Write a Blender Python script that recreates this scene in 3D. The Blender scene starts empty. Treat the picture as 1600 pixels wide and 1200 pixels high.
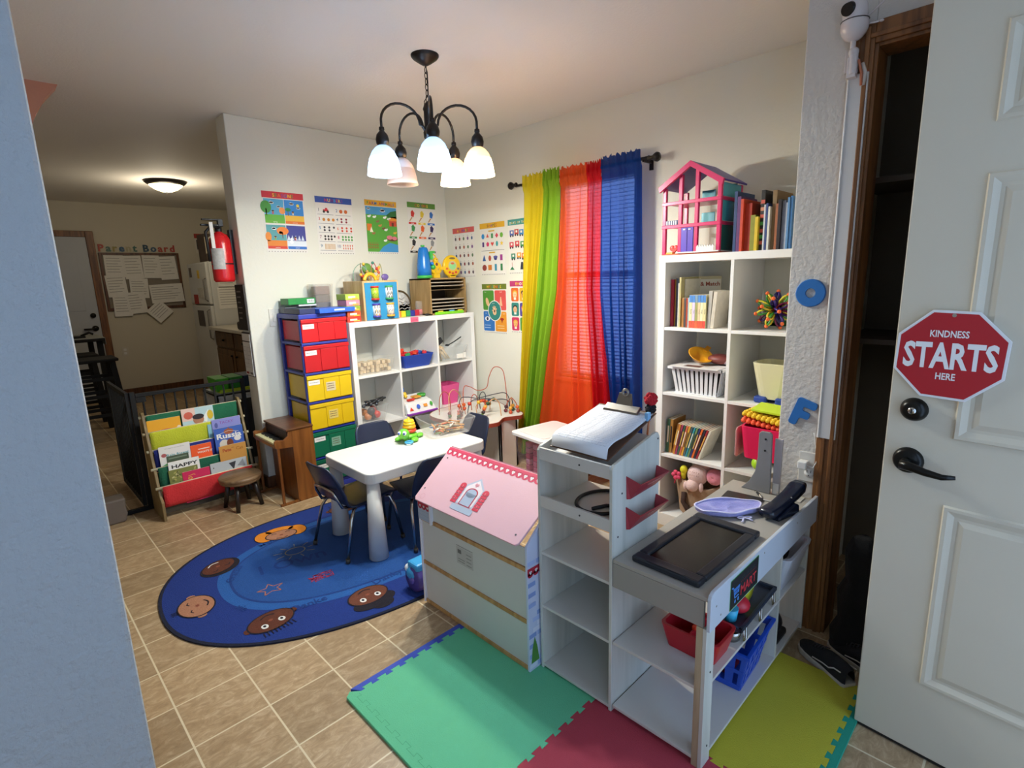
import bpy, bmesh, math, random
from mathutils import Vector, Matrix
from math import sin, cos, pi, radians, sqrt, atan2

random.seed(7)
sc = bpy.context.scene
COL = sc.collection
H = 1.4            # camera height
CEIL = 2.44
WY = 3.73          # back wall
WX = 2.94          # window wall
GX = 2.15          # closet wall
KY = 8.4           # far kitchen wall
FY = -0.62         # front wall with the entry doorway

# ------------------------------------------------------------------ camera
yaw, pitch, roll = 0.7943, -0.1979, -0.0310
f_ = Vector((cos(pitch)*cos(yaw), cos(pitch)*sin(yaw), sin(pitch)))
r_ = Vector((sin(yaw), -cos(yaw), 0)); u_ = r_.cross(f_)
r2 = cos(roll)*r_ + sin(roll)*u_; u2 = -sin(roll)*r_ + cos(roll)*u_
cam = bpy.data.cameras.new('camera'); camo = bpy.data.objects.new('camera', cam); COL.objects.link(camo)
cam.sensor_width = 36; cam.sensor_fit = 'HORIZONTAL'; cam.lens = 833.9/1600*36
cam.clip_start = 0.02
m = Matrix((r2, u2, -f_)).transposed().to_4x4(); m.translation = Vector((0, 0, H))
camo.matrix_world = m
sc.camera = camo

# ------------------------------------------------------------------ world, exposure
w = bpy.data.worlds.new('sky'); sc.world = w; w.use_nodes = True
bg = w.node_tree.nodes['Background']
bg.inputs[0].default_value = (0.45, 0.66, 1.0, 1); bg.inputs[1].default_value = 2.1
sc.view_settings.view_transform = 'Standard'; sc.view_settings.look = 'None'
sc.view_settings.gamma = 1; sc.view_settings.use_curve_mapping = False
sc.view_settings.exposure = 0.45
sc.cycles.use_denoising = True
sc.cycles.max_bounces = 8; sc.cycles.transparent_max_bounces = 12
sc.cycles.sample_clamp_indirect = 4.0
sc.cycles.caustics_reflective = False; sc.cycles.caustics_refractive = False
LAMP_W = 27.0      # each lit chandelier bulb
KITCHEN_W = 9.0

# ------------------------------------------------------------------ materials
def lin(h):
    h = h.lstrip('#'); v = [int(h[i:i+2], 16)/255 for i in (0, 2, 4)]
    return tuple(c/12.92 if c <= .04045 else ((c+.055)/1.055)**2.4 for c in v) + (1,)
_M = {}
def M(col, rough=.5, metal=0, bump=0, bscale=200, var=.04, vscale=8, trans=0, emit=0, alpha=1, sheen=0):
    key = (col, rough, metal, bump, bscale, var, vscale, trans, emit, alpha, sheen)
    if key in _M: return _M[key]
    m = bpy.data.materials.new('mat_' + col.lstrip('#')); m.use_nodes = True
    nt = m.node_tree; b = nt.nodes['Principled BSDF']; c = lin(col)
    b.inputs['Base Color'].default_value = c; b.inputs['Roughness'].default_value = rough
    b.inputs['Metallic'].default_value = metal
    tc = nt.nodes.new('ShaderNodeTexCoord')
    if var:
        n = nt.nodes.new('ShaderNodeTexNoise'); n.inputs['Scale'].default_value = vscale; n.inputs['Detail'].default_value = 3
        nt.links.new(tc.outputs['Object'], n.inputs['Vector'])
        mx = nt.nodes.new('ShaderNodeMix'); mx.data_type = 'RGBA'
        mx.inputs[6].default_value = tuple(max(0, x*(1-var*2)) for x in c[:3])+(1,)
        mx.inputs[7].default_value = tuple(min(1, x*(1+var*2)) for x in c[:3])+(1,)
        nt.links.new(n.outputs['Fac'], mx.inputs[0]); nt.links.new(mx.outputs[2], b.inputs['Base Color'])
    if bump:
        n2 = nt.nodes.new('ShaderNodeTexNoise'); n2.inputs['Scale'].default_value = bscale; n2.inputs['Detail'].default_value = 4
        nt.links.new(tc.outputs['Object'], n2.inputs['Vector'])
        bp = nt.nodes.new('ShaderNodeBump'); bp.inputs['Strength'].default_value = bump; bp.inputs['Distance'].default_value = .01
        nt.links.new(n2.outputs['Fac'], bp.inputs['Height']); nt.links.new(bp.outputs[0], b.inputs['Normal'])
    if sheen: b.inputs['Sheen Weight'].default_value = sheen
    if trans: b.inputs['Transmission Weight'].default_value = trans
    if alpha < 1: b.inputs['Alpha'].default_value = alpha
    if emit:
        b.inputs['Emission Color'].default_value = c; b.inputs['Emission Strength'].default_value = emit
    _M[key] = m
    return m
def wood(col, dark, scale=6, rough=.45, axis=2, key=None):
    k = ('wood', col, dark, scale, axis)
    if k in _M: return _M[k]
    m = bpy.data.materials.new('wood_'+col.lstrip('#')); m.use_nodes = True; nt = m.node_tree
    b = nt.nodes['Principled BSDF']; b.inputs['Roughness'].default_value = rough
    tc = nt.nodes.new('ShaderNodeTexCoord'); mp = nt.nodes.new('ShaderNodeMapping')
    s = [scale*6]*3; s[axis] = scale*.5; mp.inputs['Scale'].default_value = s
    nt.links.new(tc.outputs['Object'], mp.inputs['Vector'])
    n = nt.nodes.new('ShaderNodeTexNoise'); n.inputs['Scale'].default_value = 1; n.inputs['Detail'].default_value = 6; n.inputs['Distortion'].default_value = .6
    nt.links.new(mp.outputs[0], n.inputs['Vector'])
    r = nt.nodes.new('ShaderNodeValToRGB'); r.color_ramp.elements[0].color = lin(dark); r.color_ramp.elements[0].position = .35
    r.color_ramp.elements[1].color = lin(col); r.color_ramp.elements[1].position = .62
    nt.links.new(n.outputs['Fac'], r.inputs[0]); nt.links.new(r.outputs[0], b.inputs['Base Color'])
    bp = nt.nodes.new('ShaderNodeBump'); bp.inputs['Strength'].default_value = .1
    nt.links.new(n.outputs['Fac'], bp.inputs['Height']); nt.links.new(bp.outputs[0], b.inputs['Normal'])
    _M[k] = m
    return m
def clearplastic(col='#dfe6ea', a=.28):
    k = ('clear', col, a)
    if k in _M: return _M[k]
    m = bpy.data.materials.new('clear_plastic'); m.use_nodes = True; nt = m.node_tree
    nt.nodes.remove(nt.nodes['Principled BSDF']); out = nt.nodes['Material Output']
    t = nt.nodes.new('ShaderNodeBsdfTransparent'); p = nt.nodes.new('ShaderNodeBsdfPrincipled')
    p.inputs['Base Color'].default_value = lin(col); p.inputs['Roughness'].default_value = .2
    lw = nt.nodes.new('ShaderNodeLayerWeight'); pw = nt.nodes.new('ShaderNodeMath'); pw.operation = 'POWER'; pw.inputs[1].default_value = 4
    fr = nt.nodes.new('ShaderNodeMath'); fr.operation = 'MULTIPLY'; fr.inputs[1].default_value = .55
    nt.links.new(lw.outputs['Facing'], pw.inputs[0]); nt.links.new(pw.outputs[0], fr.inputs[0])
    ad = nt.nodes.new('ShaderNodeMath'); ad.operation = 'ADD'; ad.inputs[1].default_value = a*.45; ad.use_clamp = True
    mx = nt.nodes.new('ShaderNodeMixShader')
    nt.links.new(fr.outputs[0], ad.inputs[0]); nt.links.new(ad.outputs[0], mx.inputs[0])
    nt.links.new(t.outputs[0], mx.inputs[1]); nt.links.new(p.outputs[0], mx.inputs[2]); nt.links.new(mx.outputs[0], out.inputs[0])
    _M[k] = m
    return m
def sheer(col, op=.75):
    m = bpy.data.materials.new('sheer_'+col.lstrip('#')); m.use_nodes = True; nt = m.node_tree
    nt.nodes.remove(nt.nodes['Principled BSDF']); out = nt.nodes['Material Output']
    c = lin(col)
    d = nt.nodes.new('ShaderNodeBsdfDiffuse'); d.inputs[0].default_value = c
    t = nt.nodes.new('ShaderNodeBsdfTranslucent'); t.inputs[0].default_value = c
    tr = nt.nodes.new('ShaderNodeBsdfTransparent'); tr.inputs[0].default_value = tuple(.22+.78*x for x in c[:3])+(1,)
    m1 = nt.nodes.new('ShaderNodeMixShader'); m1.inputs[0].default_value = .45
    nt.links.new(d.outputs[0], m1.inputs[1]); nt.links.new(t.outputs[0], m1.inputs[2])
    tc = nt.nodes.new('ShaderNodeTexCoord'); n = nt.nodes.new('ShaderNodeTexNoise'); n.inputs['Scale'].default_value = 300
    nt.links.new(tc.outputs['Object'], n.inputs['Vector'])
    mr = nt.nodes.new('ShaderNodeMapRange'); mr.inputs[3].default_value = op-.12; mr.inputs[4].default_value = min(1, op+.12)
    nt.links.new(n.outputs['Fac'], mr.inputs[0])
    m2 = nt.nodes.new('ShaderNodeMixShader'); nt.links.new(mr.outputs[0], m2.inputs[0])
    nt.links.new(tr.outputs[0], m2.inputs[1]); nt.links.new(m1.outputs[0], m2.inputs[2]); nt.links.new(m2.outputs[0], out.inputs[0])
    return m
def wallmat(col, scale=70, strength=.35, dist=.006):
    m = bpy.data.materials.new('plaster_'+col.lstrip('#')); m.use_nodes = True; nt = m.node_tree
    b = nt.nodes['Principled BSDF']; b.inputs['Roughness'].default_value = .75; b.inputs['Base Color'].default_value = lin(col)
    b.inputs['Specular IOR Level'].default_value = .25
    tc = nt.nodes.new('ShaderNodeTexCoord'); n = nt.nodes.new('ShaderNodeTexNoise')
    n.inputs['Scale'].default_value = scale; n.inputs['Detail'].default_value = 5; n.inputs['Roughness'].default_value = .55
    nt.links.new(tc.outputs['Object'], n.inputs['Vector'])
    bp = nt.nodes.new('ShaderNodeBump'); bp.inputs['Strength'].default_value = strength; bp.inputs['Distance'].default_value = dist
    nt.links.new(n.outputs['Fac'], bp.inputs['Height']); nt.links.new(bp.outputs[0], b.inputs['Normal'])
    return m
TX, TY = .259-20*.2298, 1.947-30*.2298
def tilemat():
    T = .2298
    m = bpy.data.materials.new('stone_tile_floor'); m.use_nodes = True; nt = m.node_tree; L = nt.links
    b = nt.nodes['Principled BSDF']
    tc = nt.nodes.new('ShaderNodeTexCoord')
    mp = nt.nodes.new('ShaderNodeMapping'); mp.inputs['Location'].default_value = (-TX, -TY, 0)
    L.new(tc.outputs['Object'], mp.inputs['Vector'])
    br = nt.nodes.new('ShaderNodeTexBrick'); br.offset = 0; br.squash = 1
    br.inputs['Scale'].default_value = 1; br.inputs['Brick Width'].default_value = T; br.inputs['Row Height'].default_value = T
    br.inputs['Mortar Size'].default_value = .0034; br.inputs['Mortar Smooth'].default_value = .3
    br.inputs['Color1'].default_value = (.0, .0, .0, 1); br.inputs['Color2'].default_value = (1, 1, 1, 1); br.inputs['Mortar'].default_value = (.5, .5, .5, 1)
    L.new(mp.outputs[0], br.inputs['Vector'])
    mp2 = nt.nodes.new('ShaderNodeMapping'); mp2.inputs['Scale'].default_value = (6, 13, 5); mp2.inputs['Rotation'].default_value = (0, 0, radians(20))
    L.new(tc.outputs['Object'], mp2.inputs['Vector'])
    vm = nt.nodes.new('ShaderNodeVectorMath'); vm.operation = 'ADD'
    sclv = nt.nodes.new('ShaderNodeVectorMath'); sclv.operation = 'SCALE'; sclv.inputs['Scale'].default_value = 7
    L.new(br.outputs['Color'], sclv.inputs[0]); L.new(mp2.outputs[0], vm.inputs[0]); L.new(sclv.outputs[0], vm.inputs[1])
    n = nt.nodes.new('ShaderNodeTexNoise'); n.inputs['Scale'].default_value = 2.8; n.inputs['Detail'].default_value = 10; n.inputs['Roughness'].default_value = .74; n.inputs['Distortion'].default_value = .9
    L.new(vm.outputs[0], n.inputs['Vector'])
    r = nt.nodes.new('ShaderNodeValToRGB'); e = r.color_ramp.elements
    e[0].position = .25; e[0].color = lin('#8c7050'); e[1].position = .78; e[1].color = lin('#d6bd9b')
    x = e.new(.5); x.color = lin('#ad916d')
    L.new(n.outputs['Fac'], r.inputs[0])
    hs = nt.nodes.new('ShaderNodeHueSaturation')
    mr = nt.nodes.new('ShaderNodeMapRange'); mr.inputs[3].default_value = .82; mr.inputs[4].default_value = 1.1
    L.new(br.outputs['Color'], mr.inputs[0]); L.new(mr.outputs[0], hs.inputs['Value']); L.new(r.outputs[0], hs.inputs['Color'])
    mx = nt.nodes.new('ShaderNodeMix'); mx.data_type = 'RGBA'; mx.inputs[7].default_value = lin('#ddcdab')
    L.new(br.outputs['Fac'], mx.inputs[0]); L.new(hs.outputs[0], mx.inputs[6]); L.new(mx.outputs[2], b.inputs['Base Color'])
    b.inputs['Roughness'].default_value = .36
    bp = nt.nodes.new('ShaderNodeBump'); bp.inputs['Strength'].default_value = .25; bp.inputs['Distance'].default_value = .002
    L.new(n.outputs['Fac'], bp.inputs['Height']); L.new(bp.outputs[0], b.inputs['Normal'])
    return m

WHITE = M('#e8e6e2', .45, var=.01); SHELF = M('#e9e7e3', .4, var=.015, bump=.03)
BLACK = M('#151517', .5); BLK2 = M('#0b0b0c', .8); CHROME = M('#b8b4ac', .22, 1, var=.02); BRONZE = M('#2f2a28', .38, .7, var=.08, vscale=30)
PAPER = M('#e9e6df', .8, var=.03, vscale=30); PAGES = M('#d9cfb8', .85, var=.06, vscale=60)
OAK = wood('#8a5a2e', '#5c3617', 6); DARKOAK = wood('#6d4324', '#402310', 6); PINE = wood('#d0b184', '#b8935f', 5)
MAPLE = wood('#c9b99a', '#ad9a78', 5)
def flat(c, r=.55): return M(c, r, var=0)

# ------------------------------------------------------------------ mesh builder
_TXT = {}
def text_geo(s, bold=0):
    if (s, bold) in _TXT: return _TXT[(s, bold)]
    cu = bpy.data.curves.new('t', 'FONT'); cu.body = s; cu.size = 1; cu.resolution_u = 2; cu.offset = bold
    o = bpy.data.objects.new('t', cu); COL.objects.link(o)
    me = bpy.data.meshes.new_from_object(o)
    vs = [(v.co.x, v.co.y) for v in me.vertices]; fs = [tuple(p.vertices) for p in me.polygons]
    bpy.data.objects.remove(o); bpy.data.curves.remove(cu); bpy.data.meshes.remove(me)
    if vs:
        x0 = min(v[0] for v in vs); x1 = max(v[0] for v in vs)
        vs = [(v[0]-x0, v[1]) for v in vs]; wd = x1-x0
    else: wd = 0
    _TXT[(s, bold)] = (vs, fs, wd)
    return _TXT[(s, bold)]
class MB:
    def __init__(s): s.v = []; s.f = []; s.fm = []; s.sm = []; s.mats = []; s.T = Matrix.Identity(4)
    def mi(s, m):
        if m not in s.mats: s.mats.append(m)
        return s.mats.index(m)
    def add(s, vs, fs, m, smooth=False):
        n = len(s.v); T = s.T; i = s.mi(m)
        s.v += [tuple(T @ Vector(v)) for v in vs]
        for f in fs: s.f.append(tuple(a+n for a in f)); s.fm.append(i); s.sm.append(smooth)
        return s
    def box(s, x0, x1, y0, y1, z0, z1, m):
        return s.add([(x0,y0,z0),(x1,y0,z0),(x1,y1,z0),(x0,y1,z0),(x0,y0,z1),(x1,y0,z1),(x1,y1,z1),(x0,y1,z1)],
                     [(0,3,2,1),(4,5,6,7),(0,1,5,4),(1,2,6,5),(2,3,7,6),(3,0,4,7)], m)
    def hexa(s, b, t, m): # b: 4 bottom pts ccw, t: 4 top pts
        return s.add(list(b)+list(t), [(0,3,2,1),(4,5,6,7),(0,1,5,4),(1,2,6,5),(2,3,7,6),(3,0,4,7)], m)
    def frus(s, cx, cy, z0, z1, a0, b0, a1, b1, m, open_top=False):
        b = [(cx-a0,cy-b0,z0),(cx+a0,cy-b0,z0),(cx+a0,cy+b0,z0),(cx-a0,cy+b0,z0)]
        t = [(cx-a1,cy-b1,z1),(cx+a1,cy-b1,z1),(cx+a1,cy+b1,z1),(cx-a1,cy+b1,z1)]
        return s.hexa(b, t, m)
    def cyl(s, p0, p1, r0, m, r1=None, seg=16, caps=True, smooth=True):
        r1 = r0 if r1 is None else r1
        p0 = Vector(p0); p1 = Vector(p1); d = (p1-p0).normalized()
        a = d.orthogonal().normalized(); b = d.cross(a)
        vs = []
        for p, r in ((p0, r0), (p1, r1)):
            vs += [p + r*(cos(2*pi*i/seg)*a + sin(2*pi*i/seg)*b) for i in range(seg)]
        s.add(vs, [(i, (i+1) % seg, seg+(i+1) % seg, seg+i) for i in range(seg)], m, smooth)
        if caps:
            n = len(s.v)-2*seg; i = s.mi(m)
            s.f.append(tuple(range(n+seg-1, n-1, -1))); s.fm.append(i); s.sm.append(False)
            s.f.append(tuple(range(n+seg, n+2*seg))); s.fm.append(i); s.sm.append(False)
        return s
    def tube(s, pts, r, m, seg=8, closed=False, rs=None):
        pts = [Vector(p) for p in pts]; n = len(pts); vs = []; prev = None
        for i, p in enumerate(pts):
            if closed: d = (pts[(i+1) % n]-pts[i-1])
            else: d = pts[min(i+1, n-1)]-pts[max(i-1, 0)]
            d.normalize()
            if prev is None: a = d.orthogonal().normalized()
            else:
                a = prev - d*prev.dot(d)
                a = a.normalized() if a.length > 1e-6 else d.orthogonal().normalized()
            prev = a; b = d.cross(a); rr = rs[i] if rs else r
            vs += [p + rr*(cos(2*pi*k/seg)*a + sin(2*pi*k/seg)*b) for k in range(seg)]
        fs = []
        for i in range(n if closed else n-1):
            j = (i+1) % n
            fs += [(i*seg+k, i*seg+(k+1) % seg, j*seg+(k+1) % seg, j*seg+k) for k in range(seg)]
        if not closed: fs += [tuple(range(seg-1, -1, -1)), tuple((n-1)*seg+k for k in range(seg))]
        return s.add(vs, fs, m, True)
    def lathe(s, prof, m, c=(0,0,0), seg=24, smooth=True, axis='z'):
        vs = []; n = len(prof)
        for r, z in prof:
            for k in range(seg):
                a = 2*pi*k/seg; x, y = r*cos(a), r*sin(a)
                v = (x, y, z) if axis == 'z' else ((z, x, y) if axis == 'x' else (x, z, y))
                vs.append((c[0]+v[0], c[1]+v[1], c[2]+v[2]))
        fs = [(i*seg+k, i*seg+(k+1) % seg, (i+1)*seg+(k+1) % seg, (i+1)*seg+k) for i in range(n-1) for k in range(seg)]
        return s.add(vs, fs, m, smooth)
    def sph(s, c, r, m, sx=1, sy=1, sz=1, seg=16, rings=10):
        vs = [(c[0], c[1], c[2]-r*sz)]
        for i in range(1, rings):
            t = -pi/2+pi*i/rings
            vs += [(c[0]+r*sx*cos(t)*cos(2*pi*k/seg), c[1]+r*sy*cos(t)*sin(2*pi*k/seg), c[2]+r*sz*sin(t)) for k in range(seg)]
        vs.append((c[0], c[1], c[2]+r*sz)); N = len(vs)
        fs = [(0, 1+(k+1) % seg, 1+k) for k in range(seg)]
        for i in range(rings-2):
            a = 1+i*seg; b = a+seg
            fs += [(a+k, a+(k+1) % seg, b+(k+1) % seg, b+k) for k in range(seg)]
        a = 1+(rings-2)*seg
        fs += [(a+k, a+(k+1) % seg, N-1) for k in range(seg)]
        return s.add(vs, fs, m, True)
    def torus(s, c, R, r, m, axis='z', seg=28, sg=10, a0=0, a1=2*pi, sz=1):
        full = abs(a1-a0-2*pi) < 1e-6; n = seg if full else seg+1; pts = []
        for i in range(n):
            a = a0+(a1-a0)*i/seg; x, y = R*cos(a), R*sin(a)*sz
            pts.append((c[0]+x, c[1]+y, c[2]) if axis == 'z' else ((c[0], c[1]+x, c[2]+y) if axis == 'x' else (c[0]+x, c[1], c[2]+y)))
        return s.tube(pts, r, m, sg, closed=full)
    def prism(s, pts, z0, z1, m, plane='xy'):
        """2-D polygon (ccw) extruded between z0 and z1 along the plane's normal."""
        n = len(pts)
        def P(p, h):
            return (p[0], p[1], h) if plane == 'xy' else ((h, p[0], p[1]) if plane == 'yz' else (p[0], h, p[1]))
        vs = [P(p, z0) for p in pts]+[P(p, z1) for p in pts]
        fs = [tuple(range(n-1, -1, -1)), tuple(range(n, 2*n))]+[(i, (i+1) % n, n+(i+1) % n, n+i) for i in range(n)]
        if plane == 'xz': fs = [tuple(reversed(f)) for f in fs]
        return s.add(vs, fs, m)
    def obj(s, name, bevel=0, seg=2):
        me = bpy.data.meshes.new(name); me.from_pydata(s.v, [], s.f)
        for m in s.mats: me.materials.append(m)
        me.polygons.foreach_set('material_index', s.fm); me.polygons.foreach_set('use_smooth', s.sm)
        me.update()
        o = bpy.data.objects.new(name, me); COL.objects.link(o)
        if bevel:
            b = o.modifiers.new('bevel', 'BEVEL'); b.width = bevel; b.segments = seg; b.limit_method = 'ANGLE'; b.angle_limit = radians(40)
        return o
def tag(o, label, cat=None, group=None, kind=None):
    if label: o['label'] = label
    if cat: o['category'] = cat
    if group: o['group'] = group
    if kind: o['kind'] = kind
    return o
def thing(name, label, cat, loc=(0,0,0), rz=0, group=None, rot=None):
    o = bpy.data.objects.new(name, None); COL.objects.link(o); o.empty_display_size = .05
    o.location = loc; o.rotation_euler = rot or (0, 0, rz)
    return tag(o, label, cat, group)
def part(name, mb, parent, bevel=0, label=None, seg=2, kind=None):
    o = mb.obj(name, bevel, seg); o.parent = parent
    if label: o['label'] = label
    if kind: o['kind'] = kind
    return o
def solo(name, mb, label, cat, loc=(0,0,0), rz=0, group=None, bevel=0, rot=None, seg=2):
    o = mb.obj(name, bevel, seg); o.location = loc; o.rotation_euler = rot or (0, 0, rz)
    return tag(o, label, cat, group)
def struct(name, mb, bevel=0, parent=None, label=None):
    o = mb.obj(name, bevel)
    if parent: o.parent = parent
    else: o['kind'] = 'structure'
    if label: o['label'] = label
    return o
class Art(MB):
    """Flat printed shapes laid on a surface: origin O, axes U, V; each layer .4 mm above the last."""
    def plane(s, O, U, V, L0=0):
        U = Vector(U).normalized(); V = Vector(V).normalized(); N = U.cross(V)
        s.T = Matrix(((U.x, V.x, N.x, O[0]), (U.y, V.y, N.y, O[1]), (U.z, V.z, N.z, O[2]), (0, 0, 0, 1))); s.L = L0; s.dz = .0004
        return s
    def poly(s, pts, c, L=1):
        h = (s.L+L)*s.dz; mt = c if not isinstance(c, str) else flat(c, .6)
        return s.add([(x, y, h) for x, y in pts], [tuple(range(len(pts)))], mt)
    def rect(s, x0, y0, x1, y1, c, L=1): return s.poly([(x0,y0),(x1,y0),(x1,y1),(x0,y1)], c, L)
    def ell(s, cx, cy, rx, ry, c, L=1, n=20, rot=0):
        return s.poly([(cx+rx*cos(2*pi*i/n)*cos(rot)-ry*sin(2*pi*i/n)*sin(rot), cy+rx*cos(2*pi*i/n)*sin(rot)+ry*sin(2*pi*i/n)*cos(rot)) for i in range(n)], c, L)
    def rrect(s, x0, y0, x1, y1, r, c, L=1):
        p = []
        for cx, cy, a in ((x1-r, y1-r, 0), (x0+r, y1-r, 90), (x0+r, y0+r, 180), (x1-r, y0+r, 270)):
            p += [(cx+r*cos(radians(a+t)), cy+r*sin(radians(a+t))) for t in (0, 30, 60, 90)]
        return s.poly(p, c, L)
    def line(s, pts, wd, c, L=1):
        for a, b in zip(pts, pts[1:]):
            d = Vector((b[0]-a[0], b[1]-a[1])); 
            if d.length < 1e-7: continue
            n = Vector((-d.y, d.x)).normalized()*wd/2
            s.poly([(a[0]-n.x, a[1]-n.y), (b[0]-n.x, b[1]-n.y), (b[0]+n.x, b[1]+n.y), (a[0]+n.x, a[1]+n.y)], c, L)
        return s
    def text(s, t, x, y, size, c, L=1, align='c', rot=0, bold=0, wd=None, depth=0):
        vs, fs, tw = text_geo(t, bold)
        if not vs: return s
        k = size; kx = k if wd is None else wd/tw
        x0 = {'c': -tw*kx/2, 'l': 0, 'r': -tw*kx}[align]
        mt = c if not isinstance(c, str) else flat(c, .6); h = (s.L+L)*s.dz
        ca, sa = cos(rot), sin(rot)
        out = [(x+(x0+a*kx)*ca-(b*k)*sa, y+(x0+a*kx)*sa+(b*k)*ca, h) for a, b in vs]
        return s.add(out, fs, mt)
    def scribble(s, x0, y0, x1, rows, dy, wd, c, L=1):
        for i in range(rows):
            x = x0
            while x < x1:
                k = random.uniform(.008, .02)*(1 if x1-x0 > .1 else .4)
                s.rect(x, y0-i*dy, min(x+k, x1), y0-i*dy+wd, c, L); x += k*1.35
        return s

# ================================================================== the setting
WALL = wallmat('#e1dfd2', 55, .22, .004); WALLT = wallmat('#d2cdc6', 62, .7, .006); WALLB = wallmat('#acb1b5', 42, .9, .012)
CEILM = wallmat('#ebe7e0', 90, .3, .004); KWALL = wallmat('#d0c8b4', 60, .2, .004); PEACH = wallmat('#c98f78', 60, .2)
mb = MB(); mb.box(-1.6, WX+.15, FY-.15, KY+.15, -.1, 0, tilemat()); struct('floor', mb)
mb = MB(); mb.box(-1.6, WX+.15, FY-.15, KY+.15, CEIL, CEIL+.1, CEILM); struct('ceiling', mb)
mb = MB(); mb.box(1.256, WX+.12, WY, WY+.16, 0, CEIL, WALL); struct('wall_back', mb, .006)
mb = MB()     # window wall, with the window opening
w0, w1, wz0, wz1 = 1.88, 2.50, .68, 2.02
mb.box(WX, WX+.15, .5, w0, 0, CEIL, WALL).box(WX, WX+.15, w1, WY, 0, CEIL, WALL)
mb.box(WX, WX+.15, w0, w1, 0, wz0, WALL).box(WX, WX+.15, w0, w1, wz1, CEIL, WALL); struct('wall_window', mb)
mb = MB(); mb.box(WX, WX+.12, WY+.16, KY, 0, CEIL, KWALL); struct('wall_kitchen_right', mb)
mb = MB(); mb.box(-1.6, WX+.12, KY, KY+.12, 0, CEIL, KWALL); struct('wall_kitchen_far', mb)
mb = MB(); mb.box(-1.6, -1.5, FY, KY, 0, CEIL, WALL); struct('wall_left', mb)
mb = MB(); mb.box(GX+.10, WX, .60, .705, 0, CEIL, WALL).box(GX, GX+.10, .50, .705, 0, CEIL, WALLT)
mb.box(GX, GX+.10, -.45, .50, 2.09, CEIL, WALLT).box(GX, GX+.10, FY, -.45, 0, CEIL, WALLT); struct('wall_closet', mb, .004)
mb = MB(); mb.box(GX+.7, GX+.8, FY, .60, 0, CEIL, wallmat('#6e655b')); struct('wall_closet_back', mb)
mb = MB(); mb.box(-1.5, .70, FY-.12, FY, 0, .45, WALLT).box(-1.5, .70, FY-.12, FY, 2.1, CEIL, WALLT).box(-1.5, -1.2, FY-.12, FY, .45, 2.1, WALLT)  # unseen wall; the opening left of the doorway is added for more daylight
mb.box(.2, .78, FY-.12, FY, .45, 2.1, WALLT).box(.7, .78, FY-.12, FY, 0, CEIL, WALLT).box(.78, 1.74, FY-.12, FY, 2.08, CEIL, WALLT).box(1.74, WX, FY-.12, FY, 0, CEIL, WALLT); struct('wall_front', mb)
mb = MB(); mb.box(-1.5, .139, 1.50, 1.62, 0, CEIL, WALLB); struct('wall_entry', mb, .012)
# arched header beyond the entry wall
mb = MB(); mb.prism([(-1.5, CEIL), (-1.5, 1.5), (.27, 1.5), (.275, 1.9), (.315, 2.15), (.365, 2.28), (.41, 2.36), (.475, CEIL)], 3.75, 3.87, PEACH, 'xz')
struct('wall_archway', mb)

# baseboards
def bboard(name, x0, x1, y0, y1, m=DARKOAK, h=.085):
    mb = MB(); mb.box(x0, x1, y0, y1, 0, h, m); struct(name, mb, .004)
bboard('baseboard_back', 1.24, WX, WY-.014, WY); bboard('baseboard_window', WX-.014, WX, .705, WY-.014)
bboard('baseboard_closet', GX-.014, GX, .565, .715, OAK); bboard('baseboard_end', 1.242, 1.256, WY, WY+.16)
bboard('baseboard_kitchen', 1.13, 2.9, KY-.014, KY, DARKOAK, .12)

# closet opening: stained trim, shelf, dark clothes
mb = MB()
for y0, y1 in ((.495, .565), ): mb.box(GX-.022, GX, y0, y1, 0, 2.15, OAK).box(GX-.03, GX-.02, y0+.012, y0+.026, 0, 2.135, OAK).box(GX-.027, GX-.02, y0+.04, y0+.055, 0, 2.12, OAK)
mb.box(GX-.022, GX, -.52, .495, 2.085, 2.15, OAK).box(GX-.03, GX-.02, -.52, .507, 2.10, 2.114, OAK)
mb.box(GX-.012, GX+.11, .485, .50, 0, 2.09, OAK).box(GX-.012, GX+.11, -.45, .485, 2.075, 2.09, OAK)
struct('trim_1', mb, .003)
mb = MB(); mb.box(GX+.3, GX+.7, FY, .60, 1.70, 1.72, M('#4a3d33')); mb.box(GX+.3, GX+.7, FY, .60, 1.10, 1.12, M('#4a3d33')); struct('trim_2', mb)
def garment(y, col, label, ln=.8):
    mb = MB(); m_ = M(col, .9, bump=.3, bscale=80); n = 14
    for i in range(6):
        t = i/5; zt = 1.66-t*ln
        if i < 5:
            a = [(GX+.48+(.05+.16*min(1, t*3))*cos(2*pi*k/n)*(1+.12*sin(3*k)), y+(.035+.02*sin(k*2.1))*sin(2*pi*k/n), zt) for k in range(n)]
            t2 = (i+1)/5; b = [(GX+.48+(.05+.16*min(1, t2*3))*cos(2*pi*k/n)*(1+.12*sin(3*k)), y+(.035+.02*sin(k*2.1))*sin(2*pi*k/n), 1.66-t2*ln) for k in range(n)]
            mb.add(a+b, [(k, (k+1) % n, n+(k+1) % n, n+k) for k in range(n)], m_, True)
    mb.torus((GX+.48, y, 1.675), .012, .002, CHROME, 'x', 12, 6)
    solo('coat', mb, label, 'coat')
for i, (c, l) in enumerate((('#1d2620', 'dark green coat hanging nearest the closet frame'), ('#191a1f', 'black coat hanging behind the green one in the closet'), ('#23201c', 'brown-black coat hanging deepest in the closet'))):
    garment(.33-i*.16, c, l)

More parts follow.
